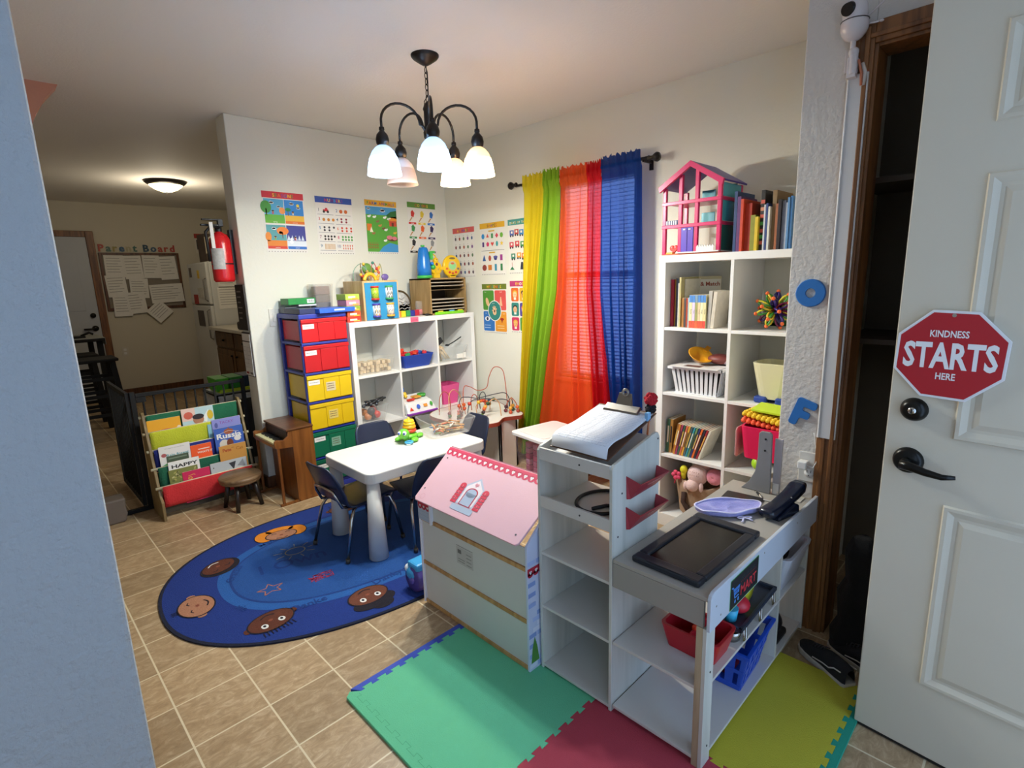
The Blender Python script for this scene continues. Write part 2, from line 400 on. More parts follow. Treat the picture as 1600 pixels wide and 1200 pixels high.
# white entry door, standing open
DX = 1.737
door = thing('door_1', None, None, (DX, .29, 0), 0); door['kind'] = 'structure'
DM = M('#d3cab6', .42, bump=.06, bscale=400, var=.01)
tx = -.03  # the leaf leans a touch across the room
door.rotation_euler = (0, 0, radians(-4.5))
mb = MB(); mb.box(0, .044, -.905, 0, .012, 2.05, DM); part('door_leaf', mb, door, .003)
def panel(y0, y1, z0, z1):
    mb = MB(); wd = .028
    def ring(o0, h0, o1, h1):
        a = [(-h0, y0+o0, z0+o0), (-h0, y1-o0, z0+o0), (-h0, y1-o0, z1-o0), (-h0, y0+o0, z1-o0)]
        b = [(-h1, y0+o1, z0+o1), (-h1, y1-o1, z0+o1), (-h1, y1-o1, z1-o1), (-h1, y0+o1, z1-o1)]
        mb.add(a+b, [(i, (i+1) % 4, 4+(i+1) % 4, 4+i) for i in range(4)], DM)
    ring(0, 0, .004, .006); ring(.004, .006, .012, .006); ring(.012, .006, .026, .0005); ring(.026, .0005, .034, .0005); ring(.034, .0005, .048, .005)
    mb.add([(-.005, y0+.048, z0+.048), (-.005, y1-.048, z0+.048), (-.005, y1-.048, z1-.048), (-.005, y0+.048, z1-.048)], [(3, 2, 1, 0)], DM)
    part('door_panel', mb, door)
for z0, z1 in ((.235, .775), (.955, 1.605), (1.715, 1.93)):
    panel(-.41, -.145, z0, z1); panel(-.76, -.495, z0, z1)
BZ = M('#232220', .3, .75, var=.05)
mb = MB(); y, z = -.058, .878
mb.lathe([(0, -.016), (.028, -.016), (.034, -.008), (.036, 0)][::-1], BZ, (0, y, z), 28, axis='x').cyl((-.01, y, z), (-.05, y, z), .012, BZ)
mb.tube([(-.05, y+.006, z), (-.052, y-.02, z-.002), (-.055, y-.05, z-.008), (-.055, y-.085, z-.012), (-.05, y-.112, z-.008)], .009, BZ, 10, rs=[.013, .012, .010, .008, .005])
part('lever_handle', mb, door)
mb = MB(); z = 1.02; mb.lathe([(0, -.022), (.018, -.022), (.026, -.016), (.031, -.004), (.032, 0)][::-1], BZ, (0, y, z), 28, axis='x'); dead = part('deadbolt', mb, door)
mb = MB(); mb.lathe([(.0, -.0245), (.009, -.0245), (.0095, -.020)][::-1], CHROME, (0, y, z), 20, axis='x').box(-.0275, -.0255, y-.0014, y+.0014, z-.006, z+.006, BLACK); part('key_cylinder', mb, dead, label='silver key cylinder')
mb = MB(); mb.box(.008, .036, -.0005, .002, .82, .93, BZ); part('latch_plate', mb, door)
mb = MB(); mb.box(.002, .042, -.9, -.01, .004, .014, BLACK); part('door_sweep', mb, door)
# octagonal sign
sg = thing('octagonal_sign', 'red octagonal metal sign with white lettering on the white door', 'sign', (DX, .29, 0)); sg.rotation_euler = (0, 0, radians(-4.5))
a = Art(); cy, cz, R = -.118, 1.172, .1215
def octo(r): return [(cy+r*cos(radians(22.5+45*i+2)), cz+r*sin(radians(22.5+45*i+2))) for i in range(8)]
a.prism(octo(R), -.0125, -.009, M('#e9e9ea', .35), 'yz')
part('sign_plate', a, sg, .0006)
a = Art().plane((-.0128, 0, 0), (0, -1, 0), (0, 0, 1))
RED = M('#b4202b', .35, var=.02)
a.poly([(-y, z) for y, z in octo(R*.945)][::-1], RED, 0)
W_ = M('#eeeeee', .4, var=0)
a.text('STARTS', -cy, cz-.032, .090, W_, 1, bold=.03, wd=.190).text('KINDNESS', -cy-.004, cz+.046, .024, W_, 1, bold=.02, wd=.078).text('HERE', -cy-.002, cz-.062, .024, W_, 1, bold=.02, wd=.040)
a.ell(-cy+.001, cz+.101, .0045, .0045, '#9a9284', 1)
part('sign_face', a, sg)

# far kitchen door
d2 = thing('door_2', None, None, (0, KY, 0)); d2['kind'] = 'structure'
KD = M('#b9bcbf', .5, var=.01)
mb = MB(); mb.box(.25, 1.06, -.03, 0, .01, 2.03, KD); mb.box(.38, .62, -.036, -.03, 1.15, 1.85, KD).box(.70, .94, -.036, -.03, 1.15, 1.85, KD).box(.38, .62, -.036, -.03, .25, .85, KD).box(.70, .94, -.036, -.03, .25, .85, KD); part('door_leaf', mb, d2, .004)
mb = MB(); mb.box(1.06, 1.14, -.045, 0, 0, 2.10, OAK).box(.17, .25, -.045, 0, 0, 2.10, OAK).box(.25, 1.06, -.044, 0, 2.03, 2.10, OAK); part('door_frame', mb, d2, .004)
mb = MB(); mb.lathe([(0, -.05), (.03, -.05), (.035, -.036)], BZ, (1.0, 0, .93), 20, axis='y'); mb.tube([(1.0, -.07, .93), (.95, -.07, .925), (.88, -.065, .925)], .012, BZ); mb.cyl((1.0, -.05, .93), (1.0, -.075, .93), .012, BZ); part('lever_handle', mb, d2)
mb = MB(); mb.lathe([(0, -.06), (.025, -.06), (.03, -.036)], BZ, (1.0, 0, 1.09), 20, axis='y'); part('deadbolt', mb, d2)

# window with blind, seen through the curtains
wn = thing('window_1', None, None, (WX, 0, 0)); wn['kind'] = 'structure'
VINYL = M('#e6e6e4', .35, var=0)
mb = MB(); t = .035
mb.box(.05, .11, w0, w0+t, wz0, wz1, VINYL).box(.05, .11, w1-t, w1, wz0, wz1, VINYL).box(.05, .11, w0, w1, wz0, wz0+t, VINYL).box(.05, .11, w0, w1, wz1-t, wz1, VINYL)
mb.box(.055, .105, w0, w1, 1.38, 1.42, VINYL); part('window_frame', mb, wn, .003)
mb = MB(); mb.box(.078, .082, w0+t, w1-t, wz0+t, wz1-t, clearplastic('#ffffff', .02)); part('pane', mb, wn)
mb = MB(); mb.box(-.03, .05, w0-.03, w1+.03, wz0-.025, wz0, VINYL); part('window_sill', mb, wn, .004)
bl = thing('window_blind', 'white slatted blind behind the sheer rainbow curtains', 'blind', (WX+.03, 0, 0))
mb = MB(); mb.box(-.015, .015, w0+.01, w1-.01, wz1-.03, wz1-.002, VINYL); part('head_rail', mb, bl, .002)
mb = MB(); z = wz1-.05
while z > wz0+.03:
    mb.add([(-.011, w0+.012, z-.004), (-.011, w1-.012, z-.004), (.011, w1-.012, z+.004), (.011, w0+.012, z+.004)], [(0, 1, 2, 3)], VINYL); z -= .024
mb.box(-.012, .012, w0+.012, w1-.012, wz0+.005, wz0+.02, VINYL); part('slats', mb, bl)

# ================================================================== chandelier
CX, CY = 1.69, 2.24
ch = thing('chandelier', 'dark bronze five-arm chandelier with frosted bell shades hanging from the ceiling', 'chandelier', (CX, CY, 0))
mb = MB(); mb.lathe([(0, CEIL-.045), (.012, CEIL-.045), (.03, CEIL-.035), (.058, CEIL-.016), (.066, CEIL-.006), (.066, CEIL)], BRONZE, (0, 0, 0), 32); part('canopy', mb, ch)
mb = MB(); z = CEIL-.05; i = 0
while z > 2.245:
    pts = []
    for k in range(12):
        t = 2*pi*k/12; x = .007*cos(t); zz = z-.015+.015*sin(t)
        pts.append((x, 0, zz) if i % 2 else (0, x, zz))
    mb.tube(pts, .0021, BRONZE, 6, closed=True); z -= .025; i += 1
part('chain', mb, ch)
mb = MB(); mb.tube([(0, 0, CEIL-.04), (.012, .004, 2.37), (.002, -.01, 2.32), (.012, .006, 2.27), (-.018, 0, 2.235), (-.02, 0, 2.18), (-.008, 0, 2.12)], .0022, BRONZE, 6); part('cord', mb, ch)
mb = MB(); mb.lathe([(0, 2.06), (.012, 2.06), (.026, 2.075), (.028, 2.10), (.021, 2.11), (.021, 2.195), (.024, 2.20), (.024, 2.205), (.018, 2.222), (.008, 2.235), (0, 2.24)], BRONZE, (0, 0, 0), 24); part('column', mb, ch)
def glass(tint, e, body=.15):
    m = bpy.data.materials.new('frosted_glass'); m.use_nodes = True; nt = m.node_tree
    nt.nodes.remove(nt.nodes['Principled BSDF']); out = nt.nodes['Material Output']
    d = nt.nodes.new('ShaderNodeBsdfTranslucent'); d.inputs[0].default_value = lin(tint)
    g = nt.nodes.new('ShaderNodeBsdfPrincipled'); g.inputs['Base Color'].default_value = lin(tint); g.inputs['Roughness'].default_value = .3
    n = nt.nodes.new('ShaderNodeTexNoise'); n.inputs['Scale'].default_value = 20
    mx = nt.nodes.new('ShaderNodeMixShader'); mx.inputs[0].default_value = body
    nt.links.new(d.outputs[0], mx.inputs[1]); nt.links.new(g.outputs[0], mx.inputs[2])
    if e:   # lit glass: glows
        em = nt.nodes.new('ShaderNodeEmission'); em.inputs[0].default_value = lin(tint); em.inputs[1].default_value = e
        ad = nt.nodes.new('ShaderNodeAddShader'); nt.links.new(mx.outputs[0], ad.inputs[0]); nt.links.new(em.outputs[0], ad.inputs[1]); nt.links.new(ad.outputs[0], out.inputs[0])
    else: nt.links.new(mx.outputs[0], out.inputs[0])
    return m
COOL = (.86, .96, 1.0); WARM = (1.0, .92, .74)
for k in range(5):
    an = radians(21+72*k); dx, dy = cos(an), sin(an); R = .235
    lit = k != 1; tint = '#cfe6fb' if k in (2, 3) else ('#fbe6c4' if lit else '#efe2da')
    pts = [(.012*dx, .012*dy, 2.085), (.03*dx, .03*dy, 2.125)]
    for t in range(13):
        th = pi*(1-t/12*.98); rr = .14+.095*cos(th); pts.append((rr*dx, rr*dy, 2.13+.082*sin(th)))
    pts += [(R*dx, R*dy, 2.10)]
    mb = MB(); mb.tube(pts, .0062, BRONZE, 10); arm = part('arm', mb, ch)
    mb = MB(); mb.lathe([(0, 2.105), (.012, 2.10), (.013, 2.088), (.010, 2.085), (.014, 2.08), (.026, 2.066), (.031, 2.045), (.028, 2.026), (.02, 2.018), (.02, 2.01)], BRONZE, (R*dx, R*dy, 0), 20); part('socket', mb, arm)
    mb = MB(); gm = glass(tint, 3.0 if lit else 0); gu = glass(tint, .30 if lit else 0, .75)
    o = [(.021, 2.02), (.036, 2.010), (.052, 1.992), (.064, 1.966), (.072, 1.936), (.077, 1.905), (.080, 1.888)]
    mb.lathe(o[3:]+[(r-.003, z) for r, z in o[:2:-1]], gm, (R*dx, R*dy, 0), 36).lathe([(r-.003, z) for r, z in o[3::-1]]+o[:4], gu, (R*dx, R*dy, 0), 36); part('shade', mb, arm, label=None if lit else 'unlit frosted shade')
    mb = MB(); bm = M('#fff4e2' if k not in (2, 3) else '#eef6ff', .5, var=0, emit=14 if lit else 0)
    mb.sph((R*dx, R*dy, 1.945), .022, bm, sz=1.25).cyl((R*dx, R*dy, 1.965), (R*dx, R*dy, 2.01), .012, WHITE); part('bulb', mb, arm)
    if lit:
        l = bpy.data.lights.new('bulb_light', 'POINT'); l.energy = LAMP_W; l.shadow_soft_size = .035; l.color = COOL if k in (2, 3) else WARM
        lo = bpy.data.objects.new('bulb_light', l); COL.objects.link(lo); lo.parent = ch; lo.location = (R*dx, R*dy, 1.90)
# kitchen flush light
KX, KYL = 1.38*1.04/.94, 5.778*1.04/.94
fl = thing('flush_ceiling_light', 'round flush ceiling light with glowing amber glass in the kitchen', 'ceiling light', (KX, KYL, 0))
mb = MB(); mb.lathe([(0, CEIL), (.18, CEIL), (.185, CEIL-.012), (.165, CEIL-.03), (.15, CEIL-.04), (.13, CEIL-.04)][::-1], BRONZE, (0, 0, 0), 36); part('rim', mb, fl)
gm = M('#ffe9b0', .4, var=.1, vscale=9, emit=2.2)
mb = MB(); mb.lathe([(.0, CEIL-.105), (.05, CEIL-.10), (.10, CEIL-.08), (.135, CEIL-.055), (.15, CEIL-.038)], gm, (0, 0, 0), 36); part('glass_bowl', mb, fl)
mb = MB(); mb.sph((0, 0, CEIL-.112), .009, BRONZE); part('finial', mb, fl)
l = bpy.data.lights.new('kitchen_light', 'POINT'); l.energy = KITCHEN_W; l.shadow_soft_size = .12; l.color = (1, .87, .66)
lo = bpy.data.objects.new('kitchen_light', l); COL.objects.link(lo); lo.location = (KX, KYL, CEIL-.25)

# ================================================================== kitchen beyond the gate
bd = thing('bulletin_board', 'brown framed bulletin board crowded with papers on the far kitchen wall', 'board', (0, KY, 0))
mb = MB(); x0, x1, z0, z1 = 1.16, 2.03, 1.13, 1.85
mb.box(x0+.03, x1-.03, -.019, 0, z1-.03, z1, DARKOAK).box(x0+.03, x1-.03, -.019, 0, z0, z0+.035, DARKOAK).box(x0, x0+.03, -.02, 0, z0, z1, DARKOAK).box(x1-.03, x1, -.02, 0, z0, z1, DARKOAK); part('frame', mb, bd, .003)
mb = MB(); mb.box(x0+.02, x1-.02, -.012, 0, z0+.02, z1-.02, M('#8d8375', .8, bump=.3)); part('cork', mb, bd)
k = 0
for x, z, w_, h_, r_, lb in ((1.20, 1.55, .2, .27, .02, 'top left corner'), (1.40, 1.52, .2, .29, -.03, 'top row, second from left'), (1.60, 1.53, .19, .29, .02, 'top row, third from left'), (1.79, 1.50, .2, .30, -.05, 'top right corner'),
                         (1.19, 1.30, .21, .27, -.04, 'middle left edge'), (1.42, 1.28, .2, .25, .04, 'middle of the board'), (1.22, 1.06, .19, .27, .02, 'hanging below the lower left edge'), (1.38, 1.08, .2, .27, -.06, 'hanging below the board beside its left pair'),
                         (1.64, 1.20, .38, .24, -.04, 'wide sheet at the lower right')):
    a = Art(); a.box(0, w_, -.0015, 0, 0, h_, PAPER); a.plane((0, -.0016, 0), (1, 0, 0), (0, 0, 1))
    for j in range(6): a.rect(.02, h_-.04-j*h_/8, w_-.02-random.uniform(0, w_*.3), h_-.034-j*h_/8, '#9a9691')
    o = solo('paper_sheet', a, 'printed paper pinned on the bulletin board, '+lb, 'paper', group='papers on the bulletin board'); o.location = (x, KY-.021-.002*k, z); o.rotation_euler = (0, r_, 0); k += 1
a = Art(); a.box(0, .22, -.0015, 0, 0, .22, PAPER); a.plane((0, -.0016, 0), (1, 0, 0), (0, 0, 1))
for j in range(5): a.rect(.03, .18-j*.03, .19, .186-j*.03, '#9a9691')
o = solo('paper_sheet', a, 'paper turned on its corner, hanging below the bulletin board', 'paper', group='papers on the bulletin board'); o.location = (1.70, KY-.043, .94); o.rotation_euler = (0, -.72, 0)
cols = {'P': '#b8584a', 'a': '#5d7d72', 'r': '#a89a5e', 'e': '#3f6585', 't': '#3f6a64', 'B': '#2f4d63', 'o': '#3d5a78', 'd': '#b4483f', 'n': '#b9b08e'}
x = 1.17
for i, c in enumerate('Parent Board'):
    if c == ' ': x += .05; continue
    vs, fs, tw = text_geo(c, .03); sz = .12
    mb = MB(); cm = M(cols[c] if not (i > 8 and c in 'ar') else '#b4503f', .6)
    n = len(vs); mb.add([(a_*sz, -.012, b_*sz) for a_, b_ in vs], fs, cm); mb.add([(a_*sz, 0, b_*sz) for a_, b_ in vs], [tuple(reversed(f)) for f in fs], cm)
    mb.box(0.0, .006, -.010, -.001, .0, .006, cm)
    nm = {4: 'n'}.get(i)
    solo('wall_letter', mb, 'cut-out letter %s %s above the bulletin board, letter %d of the heading' % (c, 'in capital' if c.isupper() else 'in lower case', i+1 if i < 6 else i), 'letter', (x, KY-.001, 1.866), group='letters heading the bulletin board')
    x += tw*sz+.017
mb = MB(); mb.box(0, .07, -.006, 0, 0, .115, M('#cfc8b8', .4)); mb.box(.02, .05, -.008, -.006, .02, .05, WHITE).box(.02, .05, -.008, -.006, .065, .095, WHITE); solo('wall_outlet', mb, 'pale wall outlet low on the far kitchen wall', 'outlet', (1.23, KY, .55), bevel=.002)
# fridge
fr = thing('refrigerator', 'white top-freezer refrigerator covered in magnets and papers', 'refrigerator', (2.03, 7.3, 0))
FW = M('#cfcfcb', .4, var=.01)
mb = MB(); mb.box(.04, .72, 0, .78, 0, 1.70, FW); part('cabinet', mb, fr, .01)
mb = MB(); mb.box(0, .04, 0, .78, 1.18, 1.69, FW); part('door', mb, fr, .012)
mb = MB(); mb.box(0, .04, 0, .78, .08, 1.165, FW); part('door', mb, fr, .012)
for z0, z1 in ((1.22, 1.5), (.75, 1.12)):
    mb = MB(); mb.tube([(-.0, .05, z0), (-.03, .05, z0+.02), (-.03, .05, z1-.02), (0, .05, z1)], .008, M('#77736d', .4)); part('handle', mb, fr)
fa = [('#d8b23a', 1.55, .28, .08, .1, 'yellow flower card high on the freezer door'), ('#c8c4ba', 1.32, .2, .22, .13, 'pale notice on the freezer door'), ('#a8322a', 1.24, .45, .18, .12, 'red childs drawing on the freezer door'),
      ('#554e4c', 1.0, .3, .26, .2, 'dark photo sheet on the lower fridge door'), ('#6b6259', 1.58, .6, .1, .12, 'grey magnet card at the far top of the freezer')]
for c, z, y, w_, h_, lb in fa:
    mb = MB(); mb.box(-.003, 0, y, y+w_, z-h_/2, z+h_/2, M(c, .7, var=.25, vscale=40)); solo('fridge_magnet_card', mb, lb, 'card', (2.029, 7.3, 0), group='cards on the refrigerator door')
for x, z, w_, h_, lb in ((.12, 1.38, .2, .28, 'upper white paper on the side of the refrigerator'), (.10, 1.12, .42, .27, 'wide lined paper on the side of the refrigerator')):
    a = Art(); a.box(0, w_, -.002, 0, 0, h_, PAPER); a.plane((0, -.0021, 0), (1, 0, 0), (0, 0, 1))
    for j in range(7): a.rect(.02, h_-.04-j*h_/9, w_-.03, h_-.035-j*h_/9, '#8d8a86')
    solo('paper_sheet', a, lb, 'paper', (2.03+x, 7.2995, z), group='papers on the refrigerator side')
mb = MB(); mb.box(0, .3, 0, .3, 0, .34, M('#51433a', .8, var=.2)); mb.box(.0, .3, -.002, 0, .1, .3, M('#c9bca4', .8, var=.2)); solo('cardboard_box', mb, 'brown box with a pale label on top of the refrigerator', 'box', (2.12, 7.5, 1.70), bevel=.003)
a = Art(); a.box(0, .16, -.003, 0, 0, .26, M('#d7d0c2', .7)); a.plane((0, -.0032, 0), (1, 0, 0), (0, 0, 1)); a.rect(0, .2, .16, .26, '#a5352b').rect(.02, .05, .14, .18, '#3c3a38'); solo('wall_calendar', a, 'small red-topped calendar on the wall above the refrigerator', 'calendar', (2.25, KY-.001, 1.85))
# oak base cabinet with counter
cb = thing('base_cabinet', 'oak kitchen base cabinet at the right of the kitchen', 'cabinet', (2.0, 5.9, 0)); KO = wood('#6b4a22', '#4a3014', 5)
mb = MB(); mb.box(.03, .92, 0, 1.35, .09, .88, KO); mb.box(.08, .92, 0, 1.35, 0, .09, BLACK); part('body', mb, cb, .003)
for y in (.02, .68):
    mb = MB(); mb.box(.01, .03, y, y+.62, .12, .66, KO); mb.box(.003, .01, y+.07, y+.55, .19, .59, KO); d = part('door', mb, cb, .003)
    mb = MB(); mb.sph((-.005, y+.56 if y < .3 else y+.06, .6), .014, BZ); part('knob', mb, d)
    mb = MB(); mb.box(.01, .03, y, y+.62, .69, .86, KO); d = part('drawer', mb, cb, .003); mb = MB(); mb.sph((-.002, y+.31, .77), .014, BZ); part('knob', mb, d)
mb = MB(); mb.box(1.96, 2.93, 5.87, 7.27, .88, .92, M('#b8b2a6', .4, var=.1, vscale=60)); solo('countertop', mb, 'pale laminate countertop over the oak base cabinet', 'countertop', bevel=.006)
mb = MB(); mb.box(0, .2, 0, .25, 0, .09, M('#2b2724', .6)); solo('toaster', mb, 'dark small box-shaped toaster on the kitchen countertop', 'toaster', (2.0, 6.1, .92), bevel=.02)
# black table and tall stools
tb = thing('dining_table', 'black counter-height table with a pale cloth at the kitchen door', 'table', (.10, 7.0, 0))
mb = MB(); mb.box(0, .80, 0, .8, .87, .90, BLK2); part('tabletop', mb, tb, .006)
for x, y in ((.03, .03), (.73, .03), (.03, .73), (.73, .73)):
    mb = MB(); mb.box(x, x+.05, y, y+.05, 0, .87, BLK2); part('leg', mb, tb)
mb = MB(); mb.box(.12, .90, 7.02, 7.76, .9004, .906, M('#8b8c88', .9)); mb.box(.901, .905, 7.02, 7.76, .83, .905, M('#8b8c88', .9)); solo('tablecloth', mb, 'grey-green cloth on the black kitchen table', 'tablecloth')
mb = MB(); mb.box(0, .22, 0, .10, 0, .02, BLK2); mb.tube([(.2, .05, .02), (.27, .03, .05), (.3, .02, .03)], .012, BLK2); solo('hair_brush', mb, 'black long-handled item lying on the grey tablecloth', 'brush', (.55, 7.1, .906), .3)
mb = MB(); mb.sph((0, 0, .06), .07, M('#b3b0b4', .5, var=.3, vscale=25), sz=.9).sph((.05, 0, .12), .045, M('#2f4f8f', .4)).sph((-.04, .02, .05), .05, M('#a34440', .5)); solo('snack_bag', mb, 'crumpled white, red and blue bag on the kitchen table', 'bag', (.50, 7.3, .905))
def barstool(x, y, lb):
    t = thing('bar_stool', lb, 'stool', (x, y, 0), group='black stools at the kitchen table')
    mb = MB(); mb.box(-.19, .19, -.17, .17, .735, .765, BLK2); part('seat', mb, t, .01)
    for sx in (-1, 1):
        for sy in (-1, 1):
            mb = MB(); mb.hexa([(sx*.19-.022, sy*.18-.022, 0), (sx*.19+.022, sy*.18-.022, 0), (sx*.19+.022, sy*.18+.022, 0), (sx*.19-.022, sy*.18+.022, 0)],
                               [(sx*.14-.022, sy*.13-.022, .735), (sx*.14+.022, sy*.13-.022, .735), (sx*.14+.022, sy*.13+.022, .735), (sx*.14-.022, sy*.13+.022, .735)], BLK2); part('leg', mb, t)
    for z, q in ((.22, .175), (.40, .165), (.56, .15)):
        mb = MB(); 
        for sy in (-1, 1): mb.box(-q, q, sy*(q-.015)-.01, sy*(q-.015)+.01, z, z+.03, BLK2)
        mb.box(-q-.008, -q+.012, -q, q, z-.05, z-.02, BLK2).box(q-.012, q+.008, -q, q, z-.05, z-.02, BLK2); part('rungs', mb, t)
barstool(.68, 6.35, 'nearer black wooden bar stool at the kitchen table'); barstool(.60, 6.9, 'farther black wooden bar stool, against the kitchen table')

# safety gate
GY = 3.97
gt = thing('safety_gate', 'black metal safety gate across the kitchen opening', 'gate', (0, GY, 0))
mb = MB(); mb.box(.606, 1.225, -.011, .011, .735, .758, BLK2).box(.606, 1.225, -.011, .011, .03, .055, BLK2).box(1.225, 1.25, -.012, .012, .025, .76, BLK2).box(.45, 1.25, -.015, .015, 0, .025, BLK2); part('frame', mb, gt, .003)
mb = MB(); mb.box(.577, .605, -.014, .014, .026, .77, BLK2).box(.606, .66, -.01, .01, .70, .734, BLK2); part('post', mb, gt, .003)
for i in range(10):
    x = .645+i*.0585; mb = MB(); mb.cyl((x, 0, .05), (x, 0, .74), .006, BLK2, seg=8); part('bar', mb, gt)
lf = MB(); lf.box(.555, .575, .0, .03, .03, .77, BLK2).box(.555, .575, .62, .65, .03, .77, BLK2).box(.556, .574, .03, .62, .74, .768, BLK2).box(.556, .574, .03, .62, .03, .06, BLK2)
for i in range(10): lf.cyl((.565, .06+i*.058, .05), (.565, .06+i*.058, .75), .006, BLK2, seg=6)
part('open_leaf', lf, gt)
# cart behind the gate
ct = thing('storage_cart', 'white storage cart with a dark front behind the safety gate', 'cart', (1.16, 4.35, 0))
CW = M('#c9ccd0', .5)
mb = MB(); mb.box(0, .42, 0, .02, 0, .60, CW).box(0, .02, 0, .34, 0, .60, CW).box(.40, .42, 0, .34, 0, .60, CW).box(0, .42, 0, .34, .58, .60, CW).box(0, .42, .32, .34, 0, .6, CW); part('body', mb, ct, .004)
mb = MB(); mb.box(.04, .38, -.012, 0, .06, .54, M('#2c3138', .6)); part('front_panel', mb, ct, .004)
for i, (c, x, lb) in enumerate((('#4fb52c', .07, 'lime green bin'), ('#2f8f3a', .17, 'green bin'), ('#1f3557', .27, 'navy bin'), ('#20304a', .36, 'dark blue bin'))):
    mb = MB(); mb.frus(0, 0, 0, .10, .04, .09, .047, .11, M(c, .5)); solo('bin', mb, lb+' in the row on top of the cart behind the gate', 'bin', (1.16+x, 4.5, .61), group='bins on the cart', bevel=.005)
mb = MB(); mb.box(1.2, 1.50, 4.375, 4.384, .60, .625, M('#b8d12e', .5)); mb.box(1.2, 1.50, 4.38, 4.62, .60, .61, M('#b8d12e', .5)); solo('tray', mb, 'lime yellow tray under the bins on the cart', 'tray', bevel=.002)
mb = MB(); mb.prism([(0, 0), (.14, 0), (.155, .05), (.15, .09), (.155, .15), (0, .15)], 0, .12, M('#655a52', .6), 'xz'); solo('door_stop_block', mb, 'grey-brown block on the floor at the foot of the blue wall', 'block', (.30, 3.86, 0), bevel=.01)

# ================================================================== things on the end of the back wall
EX = 1.256
a = Art(); a.box(-.012, 0, 0, .155, 0, .30, M('#2a2320', .6)); a.plane((-.0122, .155, 0), (0, -1, 0), (0, 0, 1))
for j in range(6): a.rect(.025, .25-j*.035, .10-.01*(j % 3), .258-j*.035, '#8e8781')
solo('chalk_sign', a, 'dark wooden sign with faint writing on the end of the wall', 'sign', (EX, WY+.005, 1.105), bevel=.001)
a = Art(); a.box(-.006, 0, 0, .155, 0, .30, M('#3a2f2c', .6)); a.box(-.009, -.006, .006, .149, .006, .29, PAPER); a.plane((-.0092, .149, 0), (0, -1, 0), (0, 0, 1))
a.rect(.0, .235, .143, .242, '#332c2a'); a.rect(.01, .015, .06, .03, '#9a3b34').rect(.08, .015, .13, .03, '#77706a')
for j in range(6): a.rect(.01, .06+j*.028, .133, .0615+j*.028, '#a7a19a')
for j in range(7): a.rect(.01+j*.02, .06, .0115+j*.02, .2, '#a7a19a')
solo('wall_calendar', a, 'white calendar with a dark backing below the dark sign', 'calendar', (EX, WY+.005, .79), rz=0)
fx = thing('fire_extinguisher', 'red fire extinguisher hanging on the end of the wall', 'fire extinguisher', (1.176, 3.845, .175))
RD = M('#cf1f24', .25, var=.02)
mb = MB(); mb.lathe([(0, 1.25), (.055, 1.25), (.063, 1.262), (.064, 1.28), (.064, 1.49), (.060, 1.52), (.045, 1.548), (.022, 1.562), (.018, 1.57)], RD, (0, 0, 0), 32); part('cylinder', mb, fx)
mb = MB(); mb.lathe([(.0645, 1.36), (.0648, 1.36), (.0648, 1.368), (.0645, 1.368)], BLACK, (0, 0, 0), 32); part('strap', mb, fx)
mb = MB(); mb.cyl((0, 0, 1.56), (0, 0, 1.60), .02, BLACK).box(-.10, .03, -.012, .012, 1.60, 1.612, BLACK).box(-.09, .02, -.012, .012, 1.635, 1.645, BLACK).box(.0, .03, -.014, .014, 1.60, 1.645, BLACK); part('valve_handle', mb, fx, .002)
mb = MB(); mb.tube([(0, -.02, 1.59), (-.05, -.035, 1.60), (-.085, -.03, 1.56), (-.08, -.02, 1.48), (-.075, -.01, 1.38)], .009, BLACK, 8); part('hose', mb, fx)
mb = MB(); s0, s1 = [], []
for i in range(9):
    an = radians(195+i*9); s0.append((.0655*cos(an), .0655*sin(an), 1.33)); s1.append((.0655*cos(an), .0655*sin(an), 1.46))
mb.add(s0+s1, [(i, i+1, 10+i, 9+i) for i in range(8)], M('#c9c6c0', .6, var=.2, vscale=60)); part('label', mb, fx)
mb = MB(); mb.box(-.065, -.045, -.055, -.045, 1.46, 1.62, PAPER); part('inspection_tag', mb, fx)
mb = MB(); mb.box(.058, .079, -.02, .02, 1.30, 1.58, M('#1c1c1c', .5)); part('bracket', mb, fx)

# ================================================================== posters
PP = M('#e4e0d8', .55, var=.01)
def poster(name, label, wall, a0, z0, w_, h_, tilt=0):
    """wall 'b': a0 = left x on the back wall; wall 'w': a0 = left y on the window wall."""
    p = Art(); p.label = label
    if wall == 'b': p.plane((a0, WY-.0012, z0), (1, 0, 0), (0, 0, 1))
    else: p.plane((WX-.0012, a0, z0), (0, -1, 0), (0, 0, 1))
    p.T = p.T @ Matrix.Rotation(tilt, 4, 'Z')
    s = p.L; p.add([(0, 0, -.0008), (w_, 0, -.0008), (w_, h_, -.0008), (0, h_, -.0008), (0, 0, 0), (w_, 0, 0), (w_, h_, 0), (0, h_, 0)], [(0,3,2,1),(4,5,6,7),(0,1,5,4),(1,2,6,5),(2,3,7,6),(3,0,4,7)], PP)
    return p
def header(p, w_, h_, txt, c, cols, y0=None, lsz=.03):
    p.rect(0, h_-.042, w_, h_, c, 1); n = len(txt)
    tot = sum(text_geo(ch_, .02)[2] if ch_ != ' ' else .35 for ch_ in txt)+.12*(n-1); k = min(lsz, (w_-.04)/tot); x = w_/2-tot*k/2
    for i, ch_ in enumerate(txt):
        if ch_ == ' ': x += (.35+.12)*k; continue
        p.text(ch_, x, h_-.033, k, cols[i % len(cols)], 2, 'l', bold=.02); x += (text_geo(ch_, .02)[2]+.12)*k
def footer(p, w_):
    for i in range(14): p.rect(.008+i*w_/14.5, .003, .008+i*w_/14.5+.009, .007, '#5b5652', 1)
def fin(p, name='poster'): return solo(name, p, p.label, 'poster', group=None)
